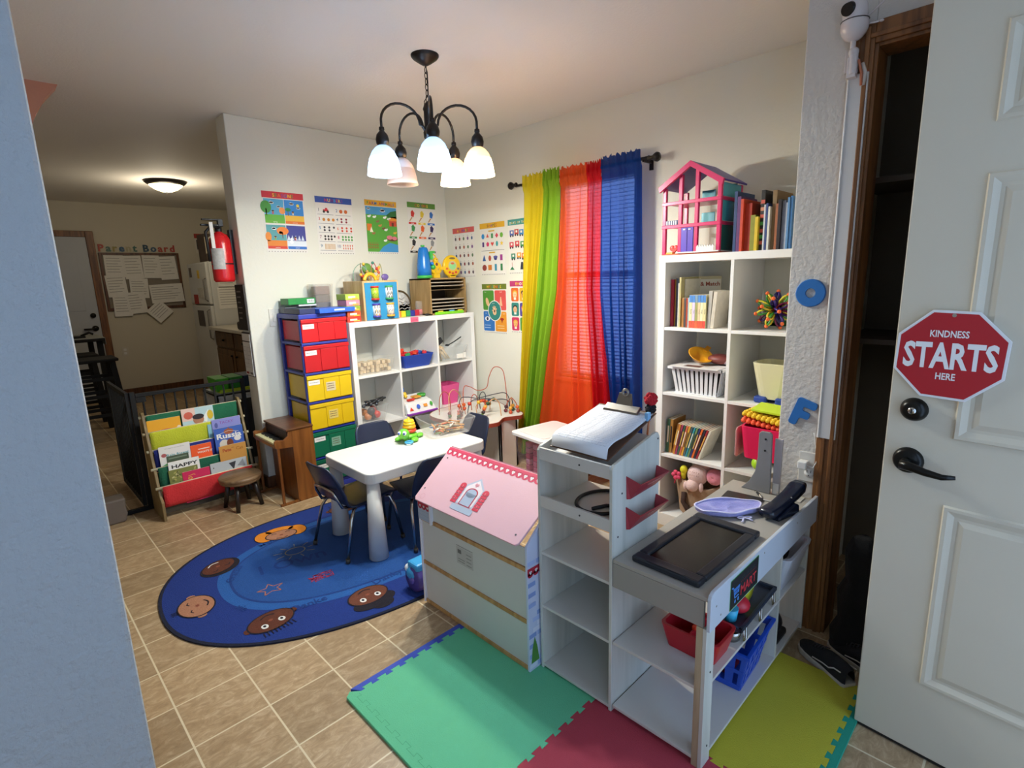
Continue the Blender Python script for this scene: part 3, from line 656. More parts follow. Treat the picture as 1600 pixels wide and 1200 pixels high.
def cloud(p, x, y, s, L=2): p.ell(x, y, s, s*.45, '#f1f4f6', L).ell(x-s*.3, y+s*.25, s*.5, s*.45, '#f1f4f6', L).ell(x+s*.3, y+s*.2, s*.4, s*.4, '#f1f4f6', L)
def kid(p, x, y, s, shirt, skin='#e8b990', hair='#4a2f22'): p.rect(x-s*.5, y-s*1.6, x+s*.5, y-s*.4, shirt, 3).ell(x, y, s*.75, s*.75, skin, 3).ell(x, y+s*.35, s*.8, s*.5, hair, 4)
MULTI = ['#e8c23a', '#4f8f3f', '#e06b2c', '#7b3f8f', '#2f6fb5']
p = poster('', 'seasons poster with a red heading and four coloured scenes', 'b', 1.425, 1.612, .278, .39, -.008)
header(p, .278, .39, 'SEASONS', '#c92b3a', MULTI)
for i, (x, y, sky, gr, ft) in enumerate(((.008, .188, '#4f9ec4', '#5fae3c', '#6bb23a'), (.142, .188, '#2f80c8', '#e7b43c', '#e0752a'), (.008, .022, '#5aa0a4', '#e0812c', '#cf3b2c'), (.142, .022, '#3a3f8f', '#dfe6ee', '#2f6fc0'))):
    p.rect(x, y, x+.13, y+.155, sky, 1).rect(x, y, x+.13, y+.055, gr, 2).rect(x, y, x+.13, y+.018, ft, 3)
    p.text(('spring', 'summer', 'autumn', 'winter')[i], x+.065, y+.005, .011, '#f4f0e6', 4)
    if i < 3: cloud(p, x+.05, y+.13, .016); cloud(p, x+.095, y+.105, .014)
    kid(p, x+.055, y+.075, .010, ('#d8455a', '#e8e4da', '#7fb83f', '#c83a3a')[i]); 
p.ell(.02, .29, .035, .04, '#3f8f3a', 2).rect(.016, .235, .024, .28, '#6b4a2a', 2).ell(.125, .27, .02, .022, '#e8924a', 2).ell(.235, .31, .01, .01, '#f2d24a', 2).ell(.165, .28, .02, .012, '#2f8f4a', 2).rect(.162, .24, .166, .28, '#6b4a2a', 2)
p.ell(.115, .14, .04, .026, '#e8802c', 2).rect(.11, .09, .115, .13, '#6b3a2a', 2).ell(.018, .1, .02, .03, '#e58a2f', 2)
for i in range(5): p.poly([(.142+i*.024, .08), (.164+i*.024, .08), (.153+i*.024, .115)], '#cfdcea', 2)
p.ell(.17, .07, .012, .012, '#ffffff', 3).ell(.17, .088, .008, .008, '#ffffff', 3); footer(p, .278); fin(p)
p = poster('', 'numbers poster with a blue heading and counted pictures from 1 to 10', 'b', 1.785, 1.602, .280, .395, -.01)
header(p, .28, .395, 'NUMBERS', '#2f4fa0', ['#c83a4a', '#e8c23a', '#7b3f8f', '#4f8fd0'])
cc = ['#c8323a', '#c8652c', '#c8802c', '#8f2c3a', '#3a3a3f', '#d0452c', '#2f2a28', '#4f9a4a', '#c8a06a', '#d06a4a']
for i in range(10):
    r, c = i//2, i % 2; x, y = .01+c*.135, .275-r*.062
    p.text(str(i+1), x+.012, y+.02, .03, ['#77777c', '#4a6f9a', '#c83a3a', '#3a5f7a', '#3f7aa0', '#e06a2c', '#8a3f5a', '#c83a6a', '#4a6f8a', '#3f5f8a'][i], 1, bold=.01)
    p.rect(x, y-.003, x+.12, y, '#8a8a90', 1); n = i+1; per = 1 if n == 1 else (n if n <= 3 else (n+1)//2)
    if i == 0: p.rect(x+.045, y+.02, x+.085, y+.034, cc[0], 1).ell(x+.05, y+.018, .009, .009, '#2a2a2a', 2).ell(x+.08, y+.018, .009, .009, '#2a2a2a', 2).rect(x+.06, y+.034, x+.078, y+.044, cc[0], 1); continue
    if i == 8: 
        for j in range(9): p.rect(x+.038+j*.009, y+.006, x+.043+j*.009, y+.045, cc[8], 1)
        continue
    rad = .0135 if n == 2 else (.011 if n == 3 else .008)
    for j in range(n): p.ell(x+.045+(j % per)*(.075/max(1, per-1) if per > 1 else 0)*(.5 if n in (2, 4) else .95), y+(.026 if n <= 3 else .035-(j//per)*.02), rad if n < 9 else .004, rad if n < 9 else .008, cc[i], 1, 10)
footer(p, .28); fin(p)
p = poster('', 'farm animals poster with a yellow heading and a green farmyard', 'b', 2.17, 1.608, .278, .395, -.012)
header(p, .278, .395, 'FARM ANIMALS', '#e0a72c', ['#4f8f3f', '#c8452c', '#7b3f8f', '#2f6fb5'])
p.rect(.004, .014, .274, .348, '#57a03a', 1).rect(.004, .29, .274, .348, '#4a97c8', 2); p.poly([(.274, .27), (.274, .33), (.22, .318), (.18, .29), (.2, .275)], '#2f6b34', 3)
cloud(p, .03, .33, .016, 3); cloud(p, .15, .32, .022, 3)
p.poly([(.10, .014), (.274, .014), (.274, .07), (.2, .085), (.14, .055)], '#3f93cc', 2)
p.rect(.205, .21, .27, .25, '#c84a34', 2).poly([(.195, .25), (.22, .28), (.27, .285), (.274, .25)], '#e08a2c', 3).rect(.225, .21, .245, .238, '#6b2f22', 3)
for x, y, c in ((.03, .275, '#efece6'), (.075, .272, '#f0efe9'), (.165, .272, '#efece6'), (.20, .262, '#e6e2da'), (.12, .21, '#c88a4a'), (.15, .19, '#7a5236'), (.17, .18, '#e9e7e0'), (.06, .15, '#9a6a3a'), (.16, .1, '#f2f0ea'), (.25, .16, '#d8a83a'), (.1, .24, '#8a6a4a')): p.ell(x, y, .014, .008, c, 3).ell(x+.012, y+.006, .006, .006, c, 4)
p.ell(.20, .125, .026, .016, '#d87a86', 3).ell(.245, .12, .022, .014, '#d87a86', 3).ell(.225, .115, .05, .018, '#5f3a26', 2).rect(.01, .17, .05, .22, '#d8752c', 2).poly([(.03, .16), (.06, .16), (.045, .2)], '#f0e6d0', 3)
for i in range(6): p.rect(.01+i*.016, .035, .014+i*.016, .085, '#9a6a34', 3)
p.rect(.005, .045, .1, .05, '#9a6a34', 3).rect(.005, .065, .1, .07, '#9a6a34', 3); footer(p, .278); fin(p)
p = poster('', 'colors poster with a green heading and rows of paintbrushes', 'b', 2.548, 1.618, .276, .395, -.012)
header(p, .276, .395, 'COLORS', '#5a8a3a', ['#c8452c', '#e8c23a', '#7b3f8f', '#e06b2c'])
for i, c in enumerate(['#d0342c', '#e0c23a', '#2f6fc0', '#3a8a4a', '#e0622c', '#3a2a5a', '#26242a', '#ffffff', '#8f8f8f']):
    x, y = .045+(i % 3)*.092, .30-(i//3)*.112
    if i == 7: continue
    p.poly([(x-.012, y-.015), (x+.012, y-.022), (x+.024, y+.012), (x+.004, y+.034), (x-.012, y+.02)], c, 1).poly([(x-.008, y-.02), (x+.004, y-.024), (x-.024, y-.056), (x-.03, y-.052)], '#b98a5a', 1).rect(x-.036, y-.076, x+.036, y-.06, c, 1).rect(x-.014, y-.071, x+.014, y-.066, '#efece6', 2)
footer(p, .276); fin(p)
p = poster('', 'alphabet poster with a coral heading and small picture grid nearest the corner', 'w', 3.648, 1.412, .276, .398, 0)
header(p, .276, .398, 'ALPHABET', '#cf5a58', MULTI)
al = 'ABCDEFGHIJKLMNOPQRSTUVWXY'
for i in range(25):
    x, y = .035+(i % 5)*.052, .31-(i//5)*.068
    p.ell(x, y, .011, .014, ['#5a4a52', '#a0523a', '#5f7a5a', '#7a4f8a', '#3f5f8a', '#8a3a3a'][(i*7) % 6], 1, 10).text(al[i]+al[i].lower(), x, y+.02, .012, '#6a6a70', 1)
footer(p, .276); fin(p)
p = poster('', 'shapes poster with a yellow heading and two panels of shapes', 'w', 3.304, 1.420, .285, .400, .0)
header(p, .285, .4, 'SHAPES', '#e0ac2c', ['#7a4a2a', '#c8652c', '#7b3f8f', '#3a6f4a'])
sc5 = ['#2f8fd0', '#d8554a', '#3a8f4f', '#d8455a', '#6fae3a', '#4a2f7a', '#d83a6a', '#d8403a', '#3a9aa0', '#e8c23a']
for i in range(10):
    x, y = .035+(i % 5)*.053, .30-(i//5)*.062; c = sc5[i]
    n = [20, 3, 4, 4, 8, 4, 5, 20, 20, 5][i]
    if i == 9: p.poly([(x+(.02 if k % 2 == 0 else .009)*sin(pi*k/5), y+(.02 if k % 2 == 0 else .009)*cos(pi*k/5)) for k in range(10)][::-1], c, 1)
    elif i == 7: p.poly([(x, y-.018), (x+.018, y+.006), (x+.01, y+.017), (x, y+.008), (x-.01, y+.017), (x-.018, y+.006)], c, 1)
    elif i in (2, 5): p.rect(x-.011, y-.018, x+.011, y+.018, c, 1)
    else: p.poly([(x+(.013 if i == 8 else .018)*cos(pi/2+2*pi*k/n), y+.02*sin(pi/2+2*pi*k/n)) for k in range(n)], c, 1)
p.rect(.01, .188, .275, .191, '#5a5a60', 1).rect(.10, .332, .17, .342, '#d8a83a', 1).rect(.10, .168, .17, .178, '#d8a83a', 1)
for i, c in enumerate(['#2f5a9a', '#b04a34', '#3a3a7a', '#a03a8a', '#8a3a34', '#c8752c', '#2f8aa8', '#2f7a4a']):
    x, y = .04+(i % 4)*.066, .13-(i//4)*.072
    if i == 0: p.poly([(x-.02, y-.02), (x+.02, y-.02), (x, y+.03)], c, 1)
    elif i in (1, 4): p.ell(x, y, .016 if i == 1 else .026, .022 if i == 1 else .024, c, 1)
    elif i == 2: p.poly([(x-.024, y+.01), (x-.012, y-.016), (x+.012, y-.016), (x+.024, y+.01)], c, 1).ell(x, y+.01, .024, .008, '#5a5aa0', 2)
    elif i == 3: p.rect(x-.014, y-.02, x+.014, y+.024, c, 1)
    elif i == 5: p.rect(x-.022, y-.02, x+.02, y+.02, c, 1)
    else: p.rect(x-.012, y-.026, x+.012, y+.026, c, 1)
footer(p, .285); fin(p)
p = poster('', 'train poster with a teal heading, partly behind the yellow curtain', 'w', 2.984, 1.423, .285, .398, 0)
header(p, .285, .398, 'DAYS OF THE WEEK', '#4a958c', ['#efece0', '#e8c23a'])
for i, (x, y, c) in enumerate(((.04, .30, '#4a62a8'), (.09, .305, '#b03a34'), (.14, .30, '#3a7fb8'), (.035, .215, '#d0465a'), (.095, .22, '#c83a3f'), (.15, .215, '#3f8a4a'), (.05, .13, '#2f7f6a'), (.11, .135, '#e09a3c'), (.16, .13, '#d8752c'), (.21, .30, '#e0aa3c'), (.21, .215, '#4a62a8'), (.22, .13, '#7b3f8f'))):
    p.rect(x-.022, y-.018, x+.022, y+.02, c, 1).ell(x-.012, y-.022, .008, .008, '#2a2a30', 2, 10).ell(x+.012, y-.022, .008, .008, '#2a2a30', 2, 10).rect(x-.009, y-.004, x+.009, y+.012, '#f0e6d8', 2)
p.poly([(.01, .03), (.06, .03), (.035, .055)], '#2f7a4f', 1).rect(.033, .055, .037, .085, '#b85a4a', 1).poly([(.12, .03), (.16, .03), (.15, .085), (.13, .085)], '#2c3140', 1); footer(p, .285); fin(p)
p = poster('', 'senses poster with a hand in a teal oval between four coloured panels', 'w', 3.306, .958, .285, .392, -.0)
header(p, .285, .392, 'MY SENSES', '#6b7a2c', ['#e8c23a', '#e06b2c', '#c8452c', '#3a8f8a'])
for x0, y0, x1, y1, c in ((.008, .185, .138, .342, '#4f8f34'), (.148, .185, .277, .342, '#d8544f'), (.008, .016, .138, .175, '#2f6fb8'), (.148, .016, .277, .175, '#e0932a')): p.rrect(x0, y0, x1, y1, .012, c, 1)
p.ell(.143, .18, .078, .082, '#efece6', 2, 32).ell(.143, .18, .072, .076, '#2f8078', 3, 32)
p.ell(.143, .17, .022, .024, '#eabd92', 4)
for k, (an, ln) in enumerate(((150, .03), (115, .042), (95, .046), (75, .043), (50, .034))): p.line([(.143, .17), (.143+ln*cos(radians(an))*1.1, .17+ln*sin(radians(an))*1.1)], .009, '#eabd92', 5)
p.ell(.06, .25, .018, .035, '#e6b98c', 2, rot=.3).poly([(.2, .22), (.235, .22), (.222, .29), (.214, .29)], '#eab890', 2)
p.ell(.055, .115, .03, .018, '#efefef', 2).ell(.055, .115, .013, .014, '#1f2f4f', 3).ell(.225, .115, .022, .01, '#a8231f', 2).poly([(.215, .11), (.235, .11), (.225, .08)], '#8f1d1a', 3)
for x, y, t in ((.03, .325, 'hear'), (.21, .325, 'smell'), (.12, .235, 'touch'), (.03, .155, 'see'), (.24, .155, 'taste')): p.text(t, x+.01, y, .012, '#f2efe8', 4)
for y in (.04, .06): p.rect(.02, y, .09, y+.004, '#bcd0e8', 2); p.rect(.17, y, .25, y+.004, '#f2d8a8', 2)
footer(p, .285); fin(p)
p = poster('', 'emotions poster with a pink heading and cartoon faces, partly behind the curtain', 'w', 2.982, .975, .285, .395, 0)
header(p, .285, .395, 'EMOTIONS', '#b83a72', ['#e8c23a', '#e8a03a', '#efece0', '#e8c23a'])
for i, (c, hr, sk) in enumerate((('#d8652c', '#e8b23a', '#f0c49a'), ('#e0a52c', '#2a2226', '#c8905a'), ('#3f8f5a', '#7a4a2a', '#eabb90'), ('#2f8078', '#26222a', '#dfae84'), ('#4a3f8f', '#d8752c', '#f0c49a'), ('#c83a5a', '#3a2a22', '#a8703f'), ('#c8325f', '#d8a03a', '#e8b26a'), ('#4f8f34', '#2a2226', '#c8905a'), ('#2f6fb8', '#7a4a2a', '#f0c49a'))):
    x, y = .012+(i % 3)*.09, .24-(i//3)*.112
    p.rrect(x, y, x+.08, y+.102, .012, c, 1).ell(x+.04, y+.05, .02, .024, sk, 3).ell(x+.04, y+.064, .024, .02, hr, 2).rect(x+.028, y+.012, x+.052, y+.03, '#e8e4da', 2)
    p.ell(x+.033, y+.052, .0025, .003, '#2a2226', 4, 8).ell(x+.047, y+.052, .0025, .003, '#2a2226', 4, 8).rect(x+.035, y+.038, x+.045, y+.040, '#8f2a2a', 4)
footer(p, .285); fin(p)
mb = MB(); SW = M('#dcd8ce', .4); mb.box(0, .075, -.006, 0, 0, .118, SW); s_ = thing('light_switch', 'plain white light switch left of the drawer tower', 'switch', (1.385, WY, 1.12)); part('plate', mb, s_, .002)
mb = MB(); mb.box(.022, .053, -.010, -.006, .03, .09, SW); part('rocker', mb, s_, .002)

# ================================================================== play-room furniture along the back wall
# sling bookcase
SX0, SX1 = .60, 1.165
sb = thing('sling_bookcase', 'wooden childrens bookcase with rainbow fabric slings in front of the gate', 'bookcase', (0, 0, 0))
BW = wood('#8f7a52', '#6f5d3c', 6)
for x in (SX0, SX1-.016):
    mb = MB(); mb.prism([(3.665, 0), (3.93, 0), (3.93, .03), (3.89, .63), (3.875, .655), (3.845, .655), (3.83, .64), (3.70, .15), (3.665, .12)], x, x+.016, BW, 'yz'); part('side_board', mb, sb, .003)
tiers = [(3.855, .625, '#1f6a49'), (3.82, .525, '#c3c832'), (3.785, .42, '#232f80'), (3.745, .315, '#1d6247'), (3.70, .205, '#cf2f33')]
DOW = M('#d8cfae', .5)
for i, (y, z, c) in enumerate(tiers):
    mb = MB(); mb.cyl((SX0-.012, y, z), (SX1+.012, y, z), .0085, DOW, seg=12); part('dowel', mb, sb)
    mb = MB(); cm = M(c, .9, bump=.4, bscale=120, var=.06, vscale=14); vs = []; n = 20; prof = []
    bot = z-.135 if i < 4 else .075
    yb = y+.016
    prof = [(y-.010, z+.006), (y-.011, z), (y-.010, z-.03), (y-.006, bot+.03), (y+.002, bot+.008), (y+.010, bot), (yb, bot+.012), (yb+.004, z-.03)]
    for k in range(n+1):
        t = k/n; x = SX0+.022+t*(SX1-SX0-.044)
        for j, (py, pz) in enumerate(prof): vs.append((x, py+.003*sin(t*23+i)*(j > 1), pz-.006*sin(pi*t)*(j in (3, 4, 5))))
    m_ = len(prof); fs = [(k*m_+j, (k+1)*m_+j, (k+1)*m_+j+1, k*m_+j+1) for k in range(n) for j in range(m_-1)]
    mb.add(vs, fs, cm, True); o = part('sling', mb, sb); sd = o.modifiers.new('s', 'SOLIDIFY'); sd.thickness = .0025
mb = MB(); mb.box(SX0+.016, SX1-.016, 3.72, 3.735, .03, .085, M('#3a3428', .6)); part('front_rail', mb, sb)
def coverbook(x0, x1, tier, top, c, label, draw=None, h=.2, dy=0, tilt=0):
    y, z, _ = tiers[tier]; w_ = x1-x0; yy = y+.0065+dy
    a = Art(); a.box(0, w_, 0, .004, 0, h, M(c, .35, var=.03)); a.box(.003, w_-.002, .0008, .0034, .003, h+.0005, PAGES); a.plane((0, -.0002, 0), (1, 0, 0), (0, 0, 1))
    if draw: draw(a, w_, h)
    o = solo('picture_book', a, label, 'book', (x0, yy, top-h), rot=(radians(-2), tilt, 0), group='picture books in the sling bookcase')
    o.location.y -= sin(radians(11))*0
def d1(a, w, h): a.rect(.0, 0, w, h, '#e9a71f').ell(w*.55, h-.1, .075, .035, '#c9334f', 2).poly([(.0, h-.11), (.07, h-.085), (.07, h-.13), (0, h-.14)], '#2c2a7a', 3).poly([(w*.75, h-.08), (w*.95, h-.07), (w*.95, h-.12)], '#2c2a7a', 3).ell(w*.93, h-.07, .012, .014, '#ead9c0', 4)
def d2f(a, w, h): a.rect(0, 0, w, h, '#b8d3d6').rect(0, h-.08, w*.42, h, '#e8c7b8', 2).ell(w*.2, h-.045, .026, .024, '#d0604a', 3).ell(w*.5, h-.08, .032, .03, '#b07a5a', 4).ell(w*.5, h-.06, .034, .018, '#2a2226', 5).poly([(w*.6, h-.08), (w*.85, h-.02), (w*.75, h-.11)], '#eef0ea', 3).ell(w*.88, h-.06, .018, .03, '#d8b62c', 4)
def dru(a, w, h): a.rect(0, 0, w, h, '#3f62b5').ell(w*.5, h-.03, .03, .018, '#a85a34', 2).poly([(w*.45, h-.02), (w*.55, h-.02), (w*.5, h-.002)], '#a85a34', 2).text('Russia', w/2, h-.072, .047, '#f2efe8', 4, bold=.03, wd=w*.86).ell(w*.3, h-.11, .03, .03, '#d8d0c0', 2).ell(w*.78, h-.085, .022, .018, '#e8e2dc', 3).ell(w*.5, h-.11, .02, .03, '#7a3f26', 3); a.line([(w*.15, h-.04), (w*.5, h-.025), (w*.85, h-.04)], .002, '#e8e4d8', 3)
def dta(a, w, h): a.rect(0, 0, w, h, '#8f90cf').text('TACKY', w*.5, h-.035, .026, '#8f3f9a', 2).ell(w*.14, h-.04, .01, .018, '#5a5f9a', 2)
def drf(a, w, h): a.rect(0, 0, w, h, '#e6e2dc').text('Rain forest', w*.58, h-.068, .024, '#2a8f9a', 2, bold=.02, wd=w*.72).text('What happens when you visit the', w*.5, h-.018, .008, '#8a8680', 2).ell(w*.14, h-.055, .014, .012, '#b05a5a', 2).poly([(.005, h-.12), (.05, h-.1), (.03, h-.16)], '#4f9a5a', 2)
def dor(a, w, h): a.rect(0, 0, w, h, '#ee5a22').text("WHAT'S IT", w*.66, h-.058, .018, '#f2e8dc', 2, bold=.02).rect(w*.35, h-.034, w*.9, h-.028, '#f2d8c8', 2)
def dpe(a, w, h): a.rect(0, 0, w, h, '#c98f42').text('Pete', w*.28, h-.042, .03, '#a8341f', 2, bold=.02).text('the', w*.5, h-.024, .012, '#7a3a1f', 2).text('Cat', w*.75, h-.042, .03, '#a86a1f', 2, bold=.02)
def dha(a, w, h): a.rect(0, 0, w, h, '#eceae4').text('HAPPY', w*.52, h-.042, .03, '#2a2a26', 2, bold=.03, wd=w*.85)
def dca(a, w, h):
    a.rect(0, 0, w, h, '#7d8040')
    for k in range(22): a.ell(random.uniform(.01, w-.01), h-random.uniform(.01, .09), .009, .005, random.choice(['#a8a45a', '#565a2c', '#c8c08a']), 2, 7, rot=k)
def dgr(a, w, h): a.rect(0, 0, w, h, '#4b5a44').rect(.01, h-.02, w-.01, h-.012, '#7d8a72', 2)
def dpk(a, w, h): a.rect(0, 0, w, h, '#cc2456').torus if 0 else a.rect(0, 0, w, h, '#cc2456'); a.line([(w*.2, h-.03), (w*.4, h-.024), (w*.45, h-.03)], .003, '#e8c23a', 2); a.ell(w*.26, h-.045, .012, .009, '#e8c23a', 2).ell(w*.26, h-.045, .008, .005, '#cc2456', 3)
def dgy(a, w, h): a.rect(0, 0, w, h, '#bcc0c2').poly([(w*.5, h-.02), (w*.62, h-.07), (w*.7, h-.015)], '#35353a', 2).poly([(w*.72, h-.05), (w*.95, h-.06), (w*.9, h-.01)], '#8f8f92', 2).ell(w*.08, h-.03, .004, .004, '#2a2a2a', 2, 8)
coverbook(.62, .80, 1, .600, '#e9a71f', 'orange-yellow picture book with a pink and navy figure, top tier left', d1)
coverbook(.81, .995, 1, .635, '#d7cfc8', 'pale picture book with a cartoon face, top tier middle', d2f, dy=.002)
coverbook(.94, .99, 2, .515, '#8fc0cc', 'narrow light blue book edge beside the lilac book', None, dy=.005)
coverbook(.965, 1.14, 2, .54, '#8f90cf', 'lilac picture book titled TACKY', dta)
coverbook(.96, 1.135, 3, .487, '#3f62b5', 'blue picture book titled Russia', dru, dy=0)
coverbook(.645, .815, 3, .44, '#e6e2dc', 'white picture book titled Rain forest', drf, dy=.005)
coverbook(.815, .935, 3, .410, '#ee5a22', 'orange picture book leaning in the blue sling', dor, dy=.0)
coverbook(.68, .80, 3, .375, '#4b5a44', 'dark green book in front of the rain forest book', dgr, dy=0)
coverbook(.965, 1.13, 4, .375, '#c98f42', 'tan picture book titled Pete the Cat', dpe, dy=.0045)
coverbook(.675, .845, 4, .345, '#eceae4', 'white book titled HAPPY', dha, dy=.009)
coverbook(.67, .83, 4, .295, '#7d8040', 'olive green leaf-patterned book behind the red sling', dca, dy=.0045)
coverbook(.74, .895, 4, .265, '#cc2456', 'crimson book with a yellow swirl behind the red sling', dpk, dy=0)
coverbook(.90, 1.12, 4, .275, '#bcc0c2', 'grey book with black shapes behind the red sling', dgy, dy=.0)

# low round stool
st = thing('round_stool', 'small round wooden stool with dark splayed legs in front of the bookcase', 'stool', (1.02, 3.548, 0), radians(10))
SM = wood('#86694a', '#6b5036', 9, axis=0)
mb = MB(); mb.lathe([(0, .17), (.105, .17), (.118, .176), (.122, .186), (.120, .192), (.124, .196), (.126, .206), (.120, .214), (0, .214)], SM, (0, 0, 0), 40); part('seat', mb, st)
for k in range(4):
    an = pi/4+k*pi/2; mb = MB(); mb.cyl((.112*cos(an), .112*sin(an), 0), (.075*cos(an), .075*sin(an), .172), .0125, M('#221712', .4), .017, seg=12); part('leg', mb, st)

# toy piano
pn = thing('toy_piano', 'small brown wooden upright toy piano against the wall end', 'piano', (0, 0, 0))
PWD = wood('#8a5424', '#6b3c16', 5, .35); y0, y1 = 3.33, 3.70
mb = MB(); mb.box(1.29, 1.43, y0, y1, .0, .485, PWD); part('body', mb, pn, .002)
mb = MB(); mb.box(1.255, 1.432, y0-.006, y1+.004, .485, .497, wood('#6f4426', '#553218', 5, .3, 0)); part('lid', mb, pn, .003)
for y in (y0, y1-.014):
    mb = MB(); mb.prism([(1.29, .375), (1.185, .385), (1.178, .40), (1.178, .435), (1.19, .44), (1.235, .432), (1.262, .45), (1.268, .485), (1.29, .485)][::-1], y, y+.014, PWD, 'xz'); part('cheek', mb, pn, .002)
mb = MB(); mb.box(1.182, 1.29, y0+.014, y1-.014, .385, .405, PWD).box(1.262, 1.29, y0+.014, y1-.014, .405, .485, M('#26170f', .5)); part('keybed', mb, pn)
mb = MB(); nk = 18; kw = (y1-y0-.032)/nk; IV = M('#ddd9a8', .3)
for k in range(nk): mb.box(1.186, 1.255, y0+.016+k*kw+.0006, y0+.016+(k+1)*kw-.0006, .405, .417, IV)
kb = part('white_keys', mb, pn, label='ivory keys')
mb = MB()
for k in range(nk-1):
    if k % 7 in (0, 1, 3, 4, 5): mb = MB(); mb.box(1.215, 1.255, y0+.016+(k+1)*kw-.004, y0+.016+(k+1)*kw+.004, .417, .426, BLACK); part('black_key', mb, pn)
for y in (y0+.002, y1-.018):
    mb = MB(); mb.box(1.19, 1.206, y, y+.016, .015, .39, PWD); part('leg', mb, pn, .002)
mb = MB(); mb.box(1.175, 1.30, y0, y0+.016, 0, .016, PWD).box(1.175, 1.30, y1-.016, y1, 0, .016, PWD); part('base_runner', mb, pn, .002)

# drawer tower
BL = M('#2c3a9a', .4, var=.02); dt = thing('drawer_tower', 'tall blue-framed plastic drawer tower with red, yellow and green drawers', 'drawer unit', (0, 0, 0))
dx0, dx1, dy0, dy1 = 1.435, 1.755, 3.375, 3.715
mb = MB()
for x in (dx0, dx1-.02):
    for y in (dy0, dy1-.025): mb.box(x, x+.02, y, y+.025, .02, 1.20, BL)
rails = [1.205, 1.022, .826, .632, .440, .248, .062]
for i, z in enumerate(rails):
    t = .03 if i == 0 else .018; mb.box(dx0-.003, dx1+.003, dy0-.004, dy1, z-t, z, BL) if i in (0,) else mb.box(dx0, dx1, dy0-.003, dy0+.02, z-t, z, BL).box(dx0, dx0+.015, dy0, dy1, z-t, z, BL).box(dx1-.015, dx1, dy0, dy1, z-t, z, BL)
mb.box(dx0, dx1, dy0, dy1, .0, .04, BL); part('frame', mb, dt, .004)
for i, c in enumerate(['#c8161e', '#c01820', '#e2bd14', '#dfb812', '#0f6a4a', '#0e5f44']):
    zt = rails[i]-(.032 if i == 0 else .02); zb = rails[i+1]+.003; m_ = M(c, .38, var=.02); zh = zt-zb
    mb = MB(); mb.box(dx0+.018, dx1-.018, dy0+.012, dy1-.03, zb+.006, zt-.012, m_)
    mb.box(dx0+.006, dx1-.004, dy0-.010, dy0+.012, zb, zt, m_)
    mb.box(dx0+.004, dx1-.002, dy0-.018, dy0+.0, zt-.024, zt, m_)
    mb.box(dx0+.115, dx0+.225, dy0-.015, dy0-.008, zb+.004, zt-.026, m_).box(dx0+.228, dx1-.006, dy0-.014, dy0-.008, zb+.004, zt-.026, m_)
    d = part('drawer', mb, dt, .002, label=['red drawer', 'red drawer', 'yellow drawer', 'yellow drawer', 'green drawer', 'green drawer'][i])
    if i != 3:
        a = Art(); a.box(dx0+.014, dx0+.09, dy0-.0115, dy0-.010, zt-.062, zt-.032, PAPER); a.plane((0, dy0-.0118, 0), (1, 0, 0), (0, 0, 1)); a.scribble(dx0+.022, zt-.048, dx0+.082, 1, .01, .004, '#8f8a84'); part('paper_label', a, d)
    if i in (2, 3, 4):
        a = Art(); x = dx0+.13; a.box(x, x+.065, dy0-.0165, dy0-.015, zb+.055, zb+.115, M('#d9c9a0' if i == 2 else ('#dcc46a' if i == 3 else '#7fae94'), .7)); a.plane((0, dy0-.0168, 0), (1, 0, 0), (0, 0, 1)); a.scribble(x+.008, zb+.1, x+.055, 3, .015, .005, '#6a4a3a'); part('sticker', a, d)
# boxes on the drawer tower
def bx(name, label, cat, x0, x1, y0, y1, z0, z1, c, rz=0, group=None, bevel=.002, draw=None, side=None):
    cx, cy = (x0+x1)/2, (y0+y1)/2; a = Art(); mt = c if not isinstance(c, str) else M(c, .4, var=.12, vscale=45)
    a.box(x0-cx, x1-cx, y0-cy, y1-cy, 0, z1-z0, mt)
    if draw: a.plane((x0-cx, y0-cy-.0002, 0), (1, 0, 0), (0, 0, 1)); draw(a, x1-x0, z1-z0)
    return solo(name, a, label, cat, (cx, cy, z0), rz, group, bevel)
T0 = 1.2055
bx('puzzle_box', 'flat bright blue box lid overhanging the front of the drawer tower', 'box', 1.545, 1.81, 3.34, 3.56, T0+.001, T0+.03, '#2f62cf', .10, 'boxes on the drawer tower', draw=lambda a, w, h: a.rect(w*.4, h*.4, w*.7, h*.75, '#c8d4ea', 1))
bx('puzzle_box', 'flat dark navy box at the front left of the drawer tower', 'box', 1.44, 1.545, 3.37, 3.6, T0+.001, T0+.035, '#27305a', .02, 'boxes on the drawer tower')
bx('game_box', 'grey picture box under the green box', 'box', 1.45, 1.62, 3.605, 3.70, T0+.001, T0+.042, '#5b6067', .0, 'boxes on the drawer tower')
bx('game_box', 'white thin box beside the green box', 'box', 1.53, 1.655, 3.575, 3.70, T0+.043, T0+.055, '#c9ccce', .0, 'boxes on the drawer tower')
bx('game_box', 'green box with a white barcode patch, topmost on the drawer tower', 'box', 1.46, 1.65, 3.575, 3.695, T0+.057, T0+.098, '#1f8a3f', .03, 'boxes on the drawer tower', draw=lambda a, w, h: (a.rect(w*.68, h*.15, w*.95, h*.8, '#e8e8e4', 1), [a.rect(w*.72+i*.007, h*.3, w*.72+i*.007+.003, h*.7, '#3a3a3a', 2) for i in range(6)]))
